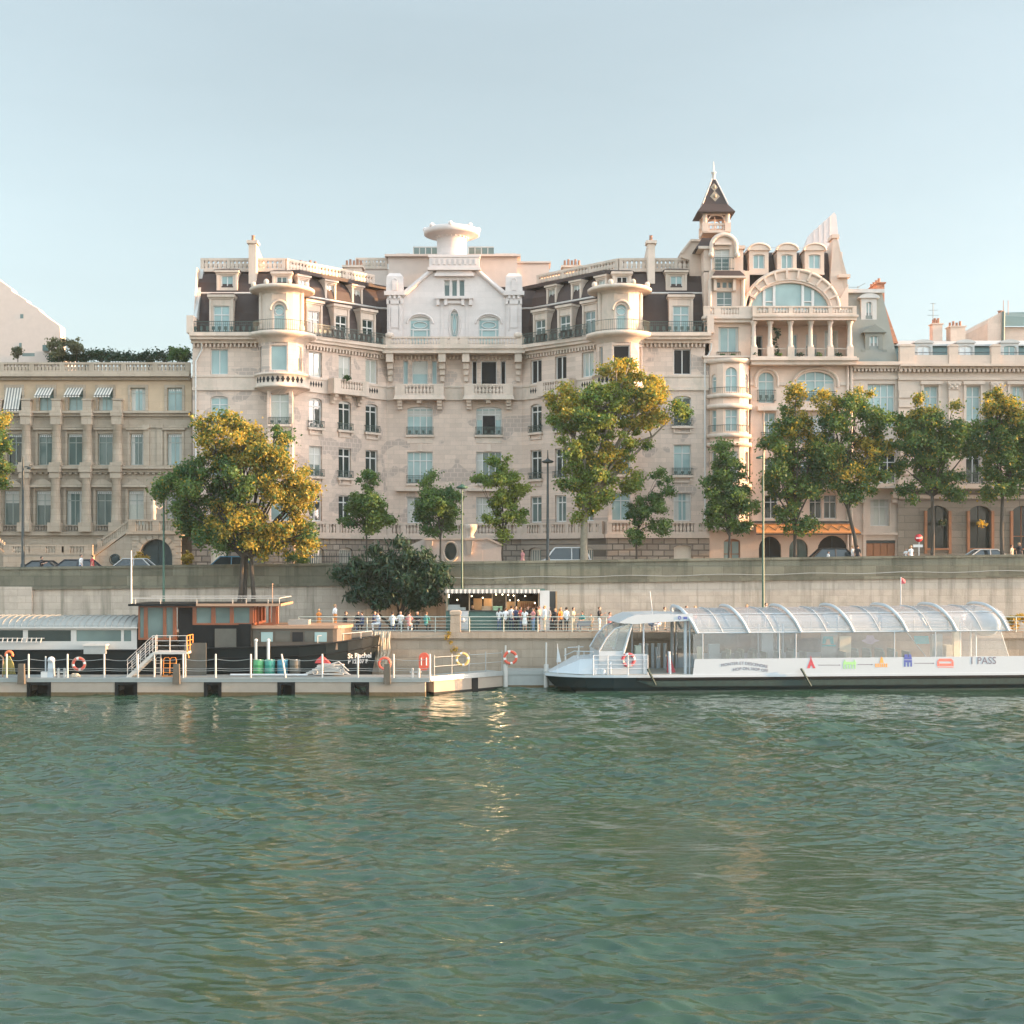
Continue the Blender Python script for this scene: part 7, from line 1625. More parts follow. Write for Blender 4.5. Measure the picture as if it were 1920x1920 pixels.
# ================================================================ parked and passing cars
mat('glass_car', (.02,.03,.035), .08, spec=.9); mat('tyre', (.015,.015,.015), .9); mat('rim', (.4,.4,.4), .35, metal=.6)
for nm, c_ in (('car_navy', (.012,.016,.03)), ('car_white', (.62,.63,.63)), ('car_black', (.012,.014,.015)), ('car_blue', (.05,.17,.26)), ('car_silver', (.45,.46,.46))): mat(nm, c_, .25, spec=.7, var=.05)
def car(label, px, paint, L_=4.3, h=1.5, y=105.2, van=False, rot=0):
    x = X(px, y); zb = street(x)+.02; o = thing('parked_car', label, 'car', (x, y, zb), 'cars on the upper street')
    w = .88; prof = [(-L_/2, .35), (-L_/2+.05, .75), (-L_/2+.9, .9), (L_/2-.3, .92), (L_/2, .7), (L_/2, .35)]
    if van: prof = [(-L_/2, .35), (-L_/2+.05, .9), (-L_/2+.8, 1.05), (L_/2-.1, 1.05), (L_/2, .7), (L_/2, .35)]
    M_ = Matrix.Translation((x, y, zb)); mb = MB(M_); mb.prism(prof, -w, w)
    top = h; f0, f1, r1, r0 = (-L_/2+1.0, -L_/2+1.75, L_/2-.9, L_/2-.2) if not van else (-L_/2+.8, -L_/2+1.55, L_/2-.5, L_/2-.15)
    zb_ = .9 if not van else 1.03
    mb.add([(f0,-w+.04,zb_),(f1,-w+.2,top),(r1,-w+.2,top),(r0,-w+.04,zb_),(f0,w-.04,zb_),(f1,w-.2,top),(r1,w-.2,top),(r0,w-.04,zb_)], [(1,2,6,5)])
    for s in (-1, 1):
        for p, q in (((f0, zb_), (f1, top)), ((f1, top), (r1, top)), ((r1, top), (r0, zb_))): mb.tube([(p[0], s*(w-(.04 if p[1] < top else .2)), p[1]), (q[0], s*(w-(.04 if q[1] < top else .2)), q[1])], .05, 5)
        m_ = (f1+r1)/2+.1; mb.tube([(m_, s*(w-.04), zb_), (m_, s*(w-.2), top)], .04, 5)
    mb.build('body', paint, o)
    g = MB(M_); a = .03; g.add([(f0+a,-w+.07,zb_),(f1+a,-w+.23,top-.03),(r1-a,-w+.23,top-.03),(r0-a,-w+.07,zb_),(f0+a,w-.07,zb_),(f1+a,w-.23,top-.03),(r1-a,w-.23,top-.03),(r0-a,w-.07,zb_)], [(0,1,2,3),(7,6,5,4),(0,4,5,1),(3,2,6,7)]); g.build('windows', 'glass_car', o)
    for wx in (-L_/2+.8, L_/2-.8):
        for s in (-1, 1):
            t = MB(M_); t.torus((wx, s*(w-.08), .31), .22, .1, 'y', 18, 6); k = t.build('wheel', 'tyre', o); t = MB(M_); t.lathe((0,0,0), [(0,-.02),(.18,-.02),(.2,.02)], 12)
            t.v = [tuple(M_ @ Vector((wx+(Vector(v)-M_.translation).x, s*(w+.0)+(Vector(v)-M_.translation).z, .31+(Vector(v)-M_.translation).y))) for v in t.v]; t.build('rim', 'rim', k)
    for s in (-.6, .6): t = MB(M_); t.ball((-L_/2+.06, s, .68), .08, .14, .08); t.build('headlight', 'rim', o)
    return o
car('dark navy car roof behind the parapet below the palace windows', 138, 'car_navy', 4.5, 1.5); car('dark car roof just right of the thick black lamp post', 70, 'car_black', 3.9, 1.45); car('blue car parked behind the golden tree stems', 425, 'car_blue', 4.2, 1.6)
car('white van parked beside the tall black lamp post', 1056, 'car_white', 4.4, 1.95, 104.6, True); car('black estate car before the dark arches under the orange awning', 1550, 'car_black', 4.5, 1.62, 104.8); car('pale grey car roof in front of the second shop arch at the right', 1838, 'car_silver', 4.0, 1.4); car('pale car nose near the round topiary by the palace arch', 243, 'car_silver', 4.2, 1.52)
# ================================================================ people
mat('skin', (.50,.29,.20), .55, var=.06); mat('hair_dark', (.03,.02,.015), .7); mat('hair_brown', (.12,.06,.03), .7); mat('hair_fair', (.42,.25,.10), .7); mat('shoe', (.04,.035,.03), .6)
CL = dict(white=(.72,.72,.72), black=(.018,.018,.022), navy=(.03,.045,.10), red=(.50,.03,.06), pink=(.60,.25,.25), blue=(.20,.32,.50), cream=(.62,.52,.36), grey=(.30,.30,.31), green=(.04,.16,.12), sand=(.50,.40,.26), teal=(.04,.22,.22), orange=(.60,.22,.05), denim=(.08,.12,.22), pale=(.50,.56,.62))
for k, c_ in CL.items(): mat('cloth_'+k, c_, .85, var=.12, scale=9)
def baked(verts_bones, voxel=.028):
    """bones -> one continuous skin: tapered capsules fused by a voxel remesh, coloured by the nearest bone"""
    mb = MB()
    for (p, q, r0, r1, m) in verts_bones:
        P, Q = Vector(p), Vector(q); n = 5; pts = [P+(Q-P)*i/n for i in range(n+1)]
        mb.tube(pts, [r0+(r1-r0)*i/n for i in range(n+1)], 10); mb.ball(p, r0, n=10, k=6); mb.ball(q, r1, n=10, k=6)
    me = bpy.data.meshes.new('tmp'); me.from_pydata(mb.v, [], mb.f); o = bpy.data.objects.new('tmp', me); C.objects.link(o)
    md = o.modifiers.new('r', 'REMESH'); md.mode = 'VOXEL'; md.voxel_size = voxel; md.use_smooth_shade = True
    sm = o.modifiers.new('s', 'SMOOTH'); sm.iterations = 2; sm.factor = .4
    dg = bpy.context.evaluated_depsgraph_get(); dg.update(); r = bpy.data.meshes.new_from_object(o.evaluated_get(dg)); bpy.data.objects.remove(o)
    r.materials.clear(); [r.materials.append(MATS['skin']) for _ in range(4)]
    segs = [(Vector(p), Vector(q), r0, r1, m) for p, q, r0, r1, m in verts_bones]
    for f in r.polygons:
        c = f.center; best = 9; bm = 0
        for p, q, r0, r1, m in segs:
            d = q-p; t = max(0, min(1, (c-p).dot(d)/max(d.length_squared, 1e-6))); e = (c-(p+d*t)).length-(r0+(r1-r0)*t)
            if e < best: best = e; bm = m
        f.material_index = bm; f.use_smooth = True
    return r
def hand(b, w, d, m=0):
    """palm, four bent fingers and a thumb (m=0 is skin)"""
    w = Vector(w); d = Vector(d).normalized(); s = d.orthogonal().normalized(); b.append((w, w+d*.085, .028, .034, m))
def fingers(mb, w, d):
    w = Vector(w); d = Vector(d).normalized(); s = d.orthogonal().normalized(); t = d.cross(s)
    for k, l in enumerate((.066, .078, .073, .056)):
        o = w+d*.085+s*(k-1.5)*.019; mb.tube([o, o+d*l*.55, o+d*l+t*l*.35], [.009, .0085, .007], 5)
    o = w+d*.03+s*.03; mb.tube([o, o+d*.03+s*.03, o+d*.065+s*.036], [.011, .01, .008], 5)
def pose(kind):
    b = []; T, P, S = 1, 2, 3; hands = []
    if kind == 'sit':
        hp, kn, an = .52, .50, .08
        b += [((0,0,hp), (0,.02,.72), .15, .14, T), ((0,.02,.72), (0,0,.98), .145, .16, T), ((-.15,0,1.02), (.15,0,1.02), .065, .065, T), ((0,0,1.05), (0,-.02,1.16), .055, .052, 0), ((0,-.03,1.22), (0,-.025,1.29), .085, .095, 0)]
        for s in (-1, 1):
            b += [((s*.09,0,hp), (s*.13,-.42,kn), .095, .07, P), ((s*.13,-.42,kn), (s*.12,-.36,an), .065, .045, P), ((s*.12,-.36,.06), (s*.13,-.5,.045), .045, .035, S)]
            e = (s*.25,-.08,.78); w = (s*.14,-.32,.76); b += [((s*.19,0,1.0), e, .055, .045, T), (e, w, .042, .03, 0)]; hands.append((w, (-s*.3,-1,-.1)))
        hz = 1.26
    else:
        st = {'stand': 0, 'drink': 0, 'phone': 0, 'walk': 1, 'dress': 0, 'shorts': 0, 'lean': 0}[kind]
        b += [((0,0,.95), (0,.01,1.12), .145, .125, T if kind != 'shorts' else P), ((0,.01,1.12), (0,0,1.34), .13, .155, T), ((-.15,0,1.40), (.15,0,1.40), .06, .06, T), ((0,0,1.43), (0,-.01,1.53), .055, .052, 0), ((0,-.02,1.58), (0,-.015,1.65), .083, .093, 0)]
        if kind == 'dress': b += [((0,0,.95), (0,0,.62), .16, .21, T)]
        for s in (-1, 1):
            f = s*.22*st; k = (s*.10,-f*.6-.02,.5); a = (s*.11,-f-.0+(.12 if f < 0 else 0),.09)
            low = 0 if kind in ('dress', 'shorts') else P; up = 0 if kind == 'dress' else P
            b += [((s*.09,0,.9), k, .095, .065, up), (k, a, .06, .042, low), ((a[0],a[1]-.01,.05), (a[0]+s*.01,a[1]-.15,.04), .045, .035, S)]
            e = (s*.24,.03+.1*st*s,1.13); w = (s*.25,-.06+.2*st*s,.9); d = (0,-.2,-1)
            if (kind == 'drink' and s == 1) or kind == 'lean': e = (s*.25,-.05,1.14); w = (s*.14,-.3,1.22); d = (-s*.3,-.8,.5)
            if kind == 'phone': e = (s*.24,-.1,1.14); w = (s*.10,-.33,1.28); d = (-s*.2,-.9,.4)
            b += [((s*.19,0,1.38), (s*.225,.01,1.26), .056, .05, T), ((s*.225,.01,1.26), e, .047, .042, T if kind not in ('dress', 'drink') else 0), (e, w, .04, .029, 0)]; hands.append((w, d))
        hz = 1.62
    for w, d in hands: hand(b, w, d)
    me = baked(b)
    # face, ears and fingers are added to the same mesh
    mb = MB(); y = -.03 if kind == 'sit' else -.018
    mb.taper(-.014,.014,y-.125,y-.07,hz-.03,-.008,.008,y-.1,y-.07,hz+.02); mb.tube([(-.026,y-.088,hz-.055),(0,y-.098,hz-.056),(.026,y-.088,hz-.055)], .006, 4, 3)
    for s in (-1, 1): mb.ball((s*.092,y,hz), .018,.028,.036,6,4); mb.ball((s*.034,y-.086,hz+.014), .012,.008,.009,6,4,3)
    for w, d in hands: fingers(mb, w, d)
    nv = len(me.vertices); base = [tuple(v.co) for v in me.vertices]; fs = [tuple(p.vertices) for p in me.polygons]; mi = [p.material_index for p in me.polygons]
    r = bpy.data.meshes.new('person_body'); r.from_pydata(base+mb.v, [], fs+[[i+nv for i in f] for f in mb.f]); [r.materials.append(MATS['skin']) for _ in range(4)]
    r.polygons.foreach_set('material_index', mi+mb.mi); r.polygons.foreach_set('use_smooth', [True]*len(r.polygons)); r.update()
    h = MB(); c = (0, y+.022, hz+.035); h.ball(c, .104, .112, .1, 12, 7)
    for v_i, v in enumerate(h.v):
        if v[1] < y-.045 and v[2] < hz+.075: h.v[v_i] = (v[0]*.9, y-.05, max(v[2], hz+.07))
    return r, h
POSE = {k: pose(k) for k in ('stand', 'sit', 'walk', 'drink', 'phone', 'dress', 'shorts', 'lean')}
def person(label, px, D, zf, kind='stand', top='white', bot='navy', hair='hair_dark', rot=0., h=1.74, group=None, long=False, loc=None, shoe='shoe'):
    r, hm = POSE[kind]; x = X(px, D) if loc is None else loc[0]
    o = bpy.data.objects.new('person', r); C.objects.link(o); o.location = (x, D, zf); o.rotation_euler = (0,0,R(rot)); s = h/1.745; o.scale = (s, s, s); tag(o, label, 'person', group)
    for i, m in ((1, 'cloth_'+top), (2, 'cloth_'+bot), (3, shoe)): o.material_slots[i].link = 'OBJECT'; o.material_slots[i].material = MATS[m]
    hb_ = MB(); hb_.v = list(hm.v); hb_.f = list(hm.f); hb_.mi = list(hm.mi); hb_.sm = list(hm.sm)
    if long: c = 1.62 if kind != 'sit' else 1.26; hb_.tube([(0,.05,c+.02),(0,.085,c-.1),(0,.09,c-.27)], [.085,.09,.05], 8)
    me = bpy.data.meshes.new('hair'); me.from_pydata(hb_.v, [], hb_.f); me.materials.append(MATS[hair]); me.polygons.foreach_set('use_smooth', [True]*len(me.polygons)); k = bpy.data.objects.new('hair', me); C.objects.link(k); k.parent = o
    return o
Q = 3.6
def sb(px, D): return street(X(px, D))+.14
G1 = 'people walking on the upper street'; G2 = 'people standing by the bar'; G3 = 'people seated at the quay tables'; G4 = 'people on the quay behind the tour boat'
for a in (
 ('person in white t-shirt walking past the navy car below the palace', 152, 102.6, None, 'walk', 'white', 'denim', 'hair_dark', 80, 1.78, G1), ('person in red patterned dress walking beside the navy car', 173, 102.6, None, 'dress', 'red', 'red', 'hair_dark', -80, 1.72, G1),
 ('person in pink top and pale skirt walking left of the white van', 980, 103, None, 'dress', 'pink', 'white', 'hair_dark', -70, 1.78, G1, True), ('person in white shirt standing close to the backpack wearer by the orange awning end', 1599, 103, None, 'stand', 'white', 'grey', 'hair_fair', 60, 1.72, G1),
 ('person in dark clothes with dark backpack at the orange awning end', 1608, 102.7, None, 'stand', 'black', 'black', 'hair_dark', 150, 1.74, G1), ('person in long white dress beside the red road sign', 1708, 103, None, 'dress', 'white', 'white', 'hair_fair', 20, 1.66, G1, True), ('person in white crouching left of the long white dress', 1699, 103.2, None, 'lean', 'white', 'white', 'hair_brown', -40, 1.45, G1),
 ('person in pale top near the wooden shop door', 1897, 103, None, 'stand', 'cream', 'grey', 'hair_dark', 50, 1.62, G1), ('person in black before the wooden shop door', 1911, 103.4, None, 'stand', 'black', 'black', 'hair_fair', 10, 1.78, G1), ('cyclist in dark clothes at the left beside the thick black lamp post', 78, 103.2, None, 'lean', 'black', 'black', 'hair_dark', 90, 1.66, G1), ('person in white shirt passing in front of the black estate car', 1553, 103.0, None, 'walk', 'white', 'grey', 'hair_dark', 90, 1.3, G1),
 ('person in orange dress standing behind the barge fore cabin', 598, 97.6, Q, 'dress', 'orange', 'orange', 'hair_fair', 40, 1.55, None, True), ('person in white shirt with dark bag and yellow shorts near the dark bush', 628, 97.8, Q, 'shorts', 'white', 'orange', 'hair_fair', 70, 1.9, None),
 ('bartender in dark apron behind the bar counter', 886, 98.6, Q, 'stand', 'black', 'black', 'hair_fair', 0, 1.78, None), ('person in white shirt leaning on the bar counter', 948, 96.7, Q, 'lean', 'white', 'black', 'hair_brown', 170, 1.68, G2), ('person in pale blue shirt at the bar beside the white shirted one', 959, 96.9, Q, 'stand', 'pale', 'navy', 'hair_dark', 180, 1.82, G2),
 ('person in dark navy shirt drinking at the bar', 967, 96.5, Q, 'drink', 'navy', 'black', 'hair_dark', 40, 1.8, G2), ('person in short white dress with bare legs at the bar', 984, 96.0, Q, 'dress', 'white', 'white', 'hair_brown', 160, 1.68, G2, True), ('person in pink top and blue skirt beside the short white dress', 1000, 96.4, Q, 'drink', 'pink', 'blue', 'hair_dark', -60, 1.68, G2, True),
 ('tall person in white shirt and long cream trousers by the white banner', 1021, 95.9, Q, 'stand', 'white', 'cream', 'hair_fair', -80, 1.86, G2), ('person in black top with fair hair before the dark side door', 1041, 96.6, Q, 'stand', 'black', 'black', 'hair_fair', 20, 1.62, G2), ('person in white shirt and black trousers right of the bar', 1062, 96.0, Q, 'stand', 'white', 'black', 'hair_dark', -150, 1.74, G2), ('person in cream clothes pushing a pram right of the bar', 1075, 96.2, Q, 'lean', 'cream', 'cream', 'hair_dark', 70, 1.72, G2),
 ('person in dark t-shirt and white shorts walking right while holding food', 1124, 95.8, Q, 'phone', 'black', 'white', 'hair_brown', 75, 1.78, G2), ('person in cream dress behind the white shorts walker', 1108, 96.6, Q, 'dress', 'cream', 'cream', 'hair_brown', -30, 1.25, G2), ('person in pink sitting on the quay beside the tour boat bow', 1143, 96.2, Q, 'sit', 'pink', 'black', 'hair_dark', 60, 1.74, G2),
 ('person in black shirt with raised glass behind the short white dress', 990, 97.0, Q, 'drink', 'black', 'black', 'hair_brown', -30, 1.76, G2), ('person in white blouse at the left end of the bar crowd', 936, 97.0, Q, 'lean', 'white', 'denim', 'hair_dark', 150, 1.66, G2, True), ('person in red top between the navy shirt and the short white dress', 976, 97.2, Q, 'stand', 'red', 'denim', 'hair_dark', 70, 1.72, G2), ('person in sand shirt and shorts left of the white banner', 1010, 96.9, Q, 'shorts', 'sand', 'navy', 'hair_brown', -100, 1.8, G2), ('person in grey shirt just behind the tall white and cream one', 1029, 97.3, Q, 'stand', 'grey', 'navy', 'hair_dark', -60, 1.75, G2), ('person in orange top at the right of the dark side door', 1051, 97.4, Q, 'stand', 'orange', 'black', 'hair_fair', 50, 1.66, G2, True),
 ('person in teal shirt sitting on the quay right of the pram', 1092, 97.4, Q, 'sit', 'teal', 'denim', 'hair_dark', -40, 1.74, G2), ('person in blue seated behind the tour boat wheelhouse roof pillars', 1219, 96.6, Q, 'sit', 'blue', 'denim', 'hair_dark', 30, 1.74, G4), ('person in pink seated behind the tour boat open deck', 1236, 96.4, Q, 'sit', 'pink', 'white', 'hair_fair', -40, 1.74, G4, True), ('person in cream standing behind the tour boat open deck', 1246, 97.5, Q, 'stand', 'cream', 'sand', 'hair_brown', 80, 1.7, G4),
 ('person in blue top looking left above the boat canopy start', 1287, 97.5, Q, 'stand', 'blue', 'denim', 'hair_brown', 60, 1.78, G4), ('person with fair hair raising arms above the boat canopy start', 1303, 97.5, Q, 'phone', 'pink', 'denim', 'hair_fair', 10, 1.78, G4), ('red haired person in white behind the second canopy arch', 1400, 99, Q, 'stand', 'white', 'grey', 'hair_fair', -30, 1.82, G4), ('person in white shirt beside the green lamp post foot', 1436, 99.4, Q, 'stand', 'white', 'grey', 'hair_dark', 30, 1.92, G4), ('dark haired person bending at the fourth canopy arch', 1570, 97, Q, 'lean', 'white', 'grey', 'hair_dark', 90, 1.7, G4), ('dark haired person just right of the fourth canopy arch', 1593, 97.4, Q, 'stand', 'white', 'grey', 'hair_dark', 60, 1.7, G4), ('fair haired person between the last two canopy arches', 1806, 97.6, Q, 'stand', 'white', 'grey', 'hair_fair', 40, 1.76, G4), ('person in black seen low inside the tour boat saloon reflections', 1650, 97.8, Q, 'stand', 'black', 'black', 'hair_dark', 0, 1.66, G4)):
    lab, px_, D_, z_, k_, t_, b_, h_, r_, ht, g_ = a[:11]; person(lab, px_, D_, sb(px_, D_) if z_ is None else z_, k_, t_, b_, h_, r_, ht, g_, len(a) > 11)
o = thing('pram', 'grey pram with wire wheels pushed along the quay right of the bar', 'pram', (X(1095, 96), 96, Q)); x = X(1096, 96); mb = MB(); mb.taper(x-.4, x+.35, 95.8, 96.25, Q+.4, x-.5, x+.5, 95.75, 96.3, Q+.75); mb.build('carrycot', 'cloth_grey', o); mb = MB(); mb.tube([(x-.35, 96, Q+.15), (x-.1, 96, Q+.4), (x-.75, 96, Q+1.0)], .02, 5); mb.tube([(x+.4, 96, Q+.15), (x, 96, Q+.42)], .02, 5); mb.build('frame', 'galvanised', o)
for s in (-.35, .4):
    for y in (95.8, 96.25): mb = MB(); mb.torus((x+s, y, Q+.17), .15, .02, n=16, k=5); mb.build('wheel', 'rail_paint', o)
# tables, chairs and the seated group
ct = thing('cafe_table', 'small round steel cafe table at the left end of the seated group', 'table', (X(664, 96.8), 96.8, Q), 'cafe tables on the lower quay')
mb = MB(); mb.lathe((X(664, 96.8), 96.8, Q), [(0, .72), (.36, .72), (.37, .735), (.36, .75), (0, .75)], 18); mb.build('tabletop', 'galvanised', ct); mb = MB(); mb.lathe((X(664, 96.8), 96.8, Q), [(.22, 0), (.2, .03), (.035, .06), (.03, .72)], 10); mb.build('pedestal', 'iron_dark', ct)
cc_ = thing('cafe_chair', 'dark metal cafe chair nearest the barge bow railing', 'chair', (X(648, 96.8), 96.8, Q), 'cafe chairs on the lower quay')
def chair_at(c, M_):
    mb = MB(M_); mb.box(-.2, .2, -.2, .2, .44, .47); mb.build('seat', 'iron_dark', c)
    mb = MB(M_); 
    for q in range(3): mb.box(-.19, .19, .19, .215, .58+.12*q, .66+.12*q)
    mb.box(-.2, -.17, .18, .21, .47, .92); mb.box(.17, .2, .18, .21, .47, .92); mb.build('backrest', 'iron_dark', c)
    for sx in (-.18, .18):
        for sy in (-.18, .18): mb = MB(M_); mb.tube([(sx*1.1, sy*1.1, 0), (sx, sy, .44)], .014, 5); mb.build('leg', 'iron_dark', c)
chair_at(cc_, Matrix.Translation((X(648, 96.8), 96.8, Q)))
seats = [(648, 96.6, 'black', 'black', 100, 'person in black seated nearest the barge bow railing', 'cafe_chair'), (671, 97.2, 'black', 'black', 30, 'person in black sitting upright facing the river below the dark bush', ''), (679, 96.2, 'navy', 'navy', -90, 'person in navy seated second table from the left', ''), (702, 97.0, 'navy', 'denim', 80, 'person in navy leaning towards the pale shirt', ''),
 (709, 96.4, 'pale', 'white', -80, 'person in pale shirt and white trousers seated sideways', ''), (736, 96.0, 'pale', 'denim', 180, 'person in pale blue shirt seated with back to the river', ''), (751, 97.2, 'white', 'grey', 0, 'person in white facing the river between pale blue and pink', ''), (767, 96.1, 'pink', 'white', 175, 'person in pink shirt seated with back to the river', ''), (783, 97.0, 'black', 'black', -20, 'person in black seated right of the pink shirt', ''), (799, 96.2, 'teal', 'black', 160, 'person in teal shirt seated last before the bar', '')]
for k, (px_, D_, t_, b_, r_, lab, _) in enumerate(seats):
    person(lab, px_, D_, Q, 'sit', t_, b_, 'hair_dark' if k % 3 else 'hair_brown', r_, 1.78, G3)
    if k: dup(cc_, (X(px_, D_)-.02, D_, Q), R(r_), 'dark metal chair under the '+lab.replace(' with back to the river', '').replace(' facing the river', ''))
    else: cc_.location = (X(px_, D_), D_, Q); cc_.rotation_euler = (0,0,R(r_))
for px_, D_, lab in ((690, 96.8, 'small round steel cafe table before the pale shirt and white trousers'), (722, 96.7, 'small round steel cafe table beside the pale blue shirt'), (759, 96.8, 'small round steel cafe table beside the pink shirt'), (792, 96.7, 'small round steel cafe table beside the teal shirt')): dup(ct, (X(px_, D_), D_, Q), 0, lab)
# ================================================================ trees and plants
leafmat('leaf_green', (.070,.15,.042), (.22,.27,.06), .45); leafmat('leaf_gold_and_sunlit', (.26,.235,.045), (.46,.345,.075), .45); leafmat('leaf_deep', (.034,.098,.036), (.125,.20,.056), .42); leafmat('leaf_dark', (.010,.036,.020), (.030,.066,.031), .2); leafmat('leaf_yellow', (.24,.20,.04), (.40,.28,.06), .45); leafmat('leaf_olive', (.09,.10,.06), (.16,.16,.09), .3)  # gold clumps carry low-sun colour on crests and right sides, besides flower clusters
mat('bark_pale', (.22,.19,.14), .9, var=.35, scale=5, bump=.5); mat('bark_dark', (.055,.045,.035), .9, var=.3, scale=6, bump=.5)
def leaves(name, clumps, count, size, m, par, aspect=.62, droop=0., rng=RNG, m2=None, frac2=None):
    """leaf blades scattered through clumps (x,y,z,r): every blade its own small face"""
    w = np.array([c[3]**2 for c in clumps]); idx = rng.choice(len(clumps), count, p=w/w.sum()); cl = np.array([c[:4] for c in clumps])[idx]
    d = rng.normal(size=(count, 3)); d /= np.linalg.norm(d, axis=1)[:, None]; rad = np.abs(rng.normal(.55, .38, count))
    p = cl[:, :3]+d*(cl[:, 3]*rad)[:, None]*np.array([1, 1, .8])
    nrm = d*.75+rng.normal(size=(count, 3))*.75+np.array([0, 0, .25]); nrm /= np.linalg.norm(nrm, axis=1)[:, None]
    a = np.cross(nrm, rng.normal(size=(count, 3))); a[:, 2] -= droop; a -= nrm*(a*nrm).sum(1)[:, None]; a /= np.linalg.norm(a, axis=1)[:, None]; b = np.cross(nrm, a)
    s = (size*(.6+.8*rng.random(count)))[:, None]
    v = np.stack([p-a*s*.5, p+b*s*aspect*.5+nrm*s*.06, p+a*s*.5, p-b*s*aspect*.5+nrm*s*.06], 1).reshape(-1, 3).astype(np.float32)
    me = bpy.data.meshes.new(name); me.vertices.add(len(v)); me.vertices.foreach_set('co', v.ravel()); me.loops.add(len(v)); me.loops.foreach_set('vertex_index', np.arange(len(v), dtype=np.int32))
    me.polygons.add(count); me.polygons.foreach_set('loop_start', np.arange(count, dtype=np.int32)*4); me.polygons.foreach_set('loop_total', np.full(count, 4, np.int32))
    me.materials.append(MATS[m])
    if m2: me.materials.append(MATS[m2]); sel = np.array([bool(c[4]) if len(c) > 4 else False for c in clumps])[idx]; sel = np.where(sel, rng.random(count) < .66, rng.random(count) < .06); me.polygons.foreach_set('material_index', sel.astype(np.int32))
    me.update(calc_edges=True); return link(name, me, par)
def clumps_in(ells, D, k, r, depth, rng, bl_=None, shell=.55):
    out = []
    area = [e[2]*e[3] for e in ells]; tot = sum(area)
    for e, ar in zip(ells, area):
        n = max(2, int(round(k*ar/tot)))
        for _ in range(n):
            while True:
                q = rng.uniform(-1, 1, 3)
                if shell**2 < (q**2).sum() < 1 or (rng.random() < .3 and (q**2).sum() < 1): break
            dd = D+q[1]*min(depth, (e[2]+e[3])/2*D/FPX*1.1); rr = r*rng.uniform(.6, 1.35)
            out.append((X(e[0]+q[0]*e[2]*.86, dd), dd, Z(e[1]+q[2]*e[3]*.86, dd), rr, e[4] if len(e) > 4 else 0))
    return out
def tree(label, px, D, zb, ells, n, clumps=60, r=.75, size=.27, leaf='leaf_green', leaf2=None, trunk=.16, fork=None, depth=3.5, stems=None, bark='bark_dark', seed=1, twigs=24, cat='tree', name='street_tree', shell=.3, droop=.2, aspect=.62):
    rng = np.random.default_rng(seed); x = X(px, D); o = thing(name, label, cat, (x, D, zb), None)
    cl = clumps_in(ells, D, int(clumps*1.6), r*.92, depth, rng, shell=shell)
    leaves('crown', cl, int(n*3.5), size*.82, leaf, o, aspect, droop, rng, leaf2)
    mb = MB(); fz = Z(fork, D) if fork else zb+2.2
    tops = stems or [(px, D)]
    for (sx, sd, bx) in [(s[0], s[1], s[2] if len(s) > 2 else s[0]) for s in tops]:
        b0 = Vector((X(bx, D), D, zb)); f0 = Vector((X(sx, sd), sd, fz)); mid = (b0+f0)/2+Vector((rng.uniform(-.15,.15), rng.uniform(-.1,.1), 0))
        mb.tube([b0+Vector((0,0,-.1)), b0+(mid-b0)*.2, mid, f0], [trunk*1.5, trunk*1.1, trunk*.95, trunk*.8], 9)
        order = rng.permutation(len(cl))[:max(6, twigs//len(tops))]
        main = []
        for e in ells:
            if abs(X(e[0], D)-f0.x) > 5.5 and len(tops) > 1: continue
            t = Vector((X(e[0], D), D+rng.uniform(-.8, .8), Z(e[1], D))); q = f0+(t-f0)*.5+Vector((rng.uniform(-.3,.3), rng.uniform(-.3,.3), .25)); mb.tube([f0, f0+(q-f0)*.5+Vector((0,0,.1)), q, t], [trunk*.7, trunk*.5, trunk*.36, trunk*.14], 7); main.append((q, t))
        for i in order:
            c = Vector(cl[i][:3]); q, t = min(main, key=lambda m: (m[0]-c).length); s = q+(t-q)*rng.uniform(0, .7); mb.tube([s, (s+c)/2+Vector((0,0,.12)), c], [trunk*.28, trunk*.16, trunk*.06], 5)
    mb.build('trunk', bark, o); return o
def gy(px, D): return sb(px, D)
# golden tree on the lower quay
tree('big sunlit golden tree with three dark stems growing in front of the embankment wall', 462, 99.4, 3.6,
  [(420,830,55,52,1),(490,850,60,58,1),(530,900,62,52,1),(450,900,75,60),(380,905,62,55),(330,915,42,38),(360,965,50,45),(430,980,70,52,1),(510,985,62,46,1),(560,930,38,30,1),(545,1015,45,30,1),(470,1030,40,30,1),(400,1010,42,32),(400,800,38,26,1),(455,795,30,24,1),(515,815,26,24),(575,1000,24,26),(310,900,22,20),(585,910,16,18,1)],
  23000, 150, .72, .28, 'leaf_deep', 'leaf_gold_and_sunlit', .17, 1045, 5.0, [(455, 99.2, 441), (462, 99.6, 456), (470, 99.3, 475)], seed=3, twigs=60)
# plane and ailanthus trees of the upper street
tree('young street tree standing left of the dark bush before the slanted wing', 687, 102.8, gy(687,102.8), [(690,905,22,24),(680,945,38,30),(700,960,42,26),(655,968,24,16),(715,975,24,16),(688,988,34,14),(690,885,10,12),(690,940,36,34)], 4800, 46, .55, .24, 'leaf_deep', None, .08, 1000, 1.8, seed=5)
tree('young street tree growing behind the dark bush near the oval window', 826, 102.8, gy(826,102.8), [(803,905,16,22),(815,940,36,26),(835,955,30,28),(800,965,28,20),(826,985,38,20),(845,930,18,22),(822,945,34,34)], 4800, 46, .55, .24, 'leaf_deep', None, .08, 1010, 1.8, seed=6)
tree('young open street tree between the two disc lamp posts', 944, 102.8, gy(944,102.8), [(940,865,22,16),(905,905,28,14),(955,895,30,22),(975,910,16,20),(945,940,28,24),(920,970,24,18),(965,965,24,18),(948,1000,14,12),(940,920,36,34)], 4600, 44, .5, .24, 'leaf_green', None, .085, 1000, 1.8, seed=7)
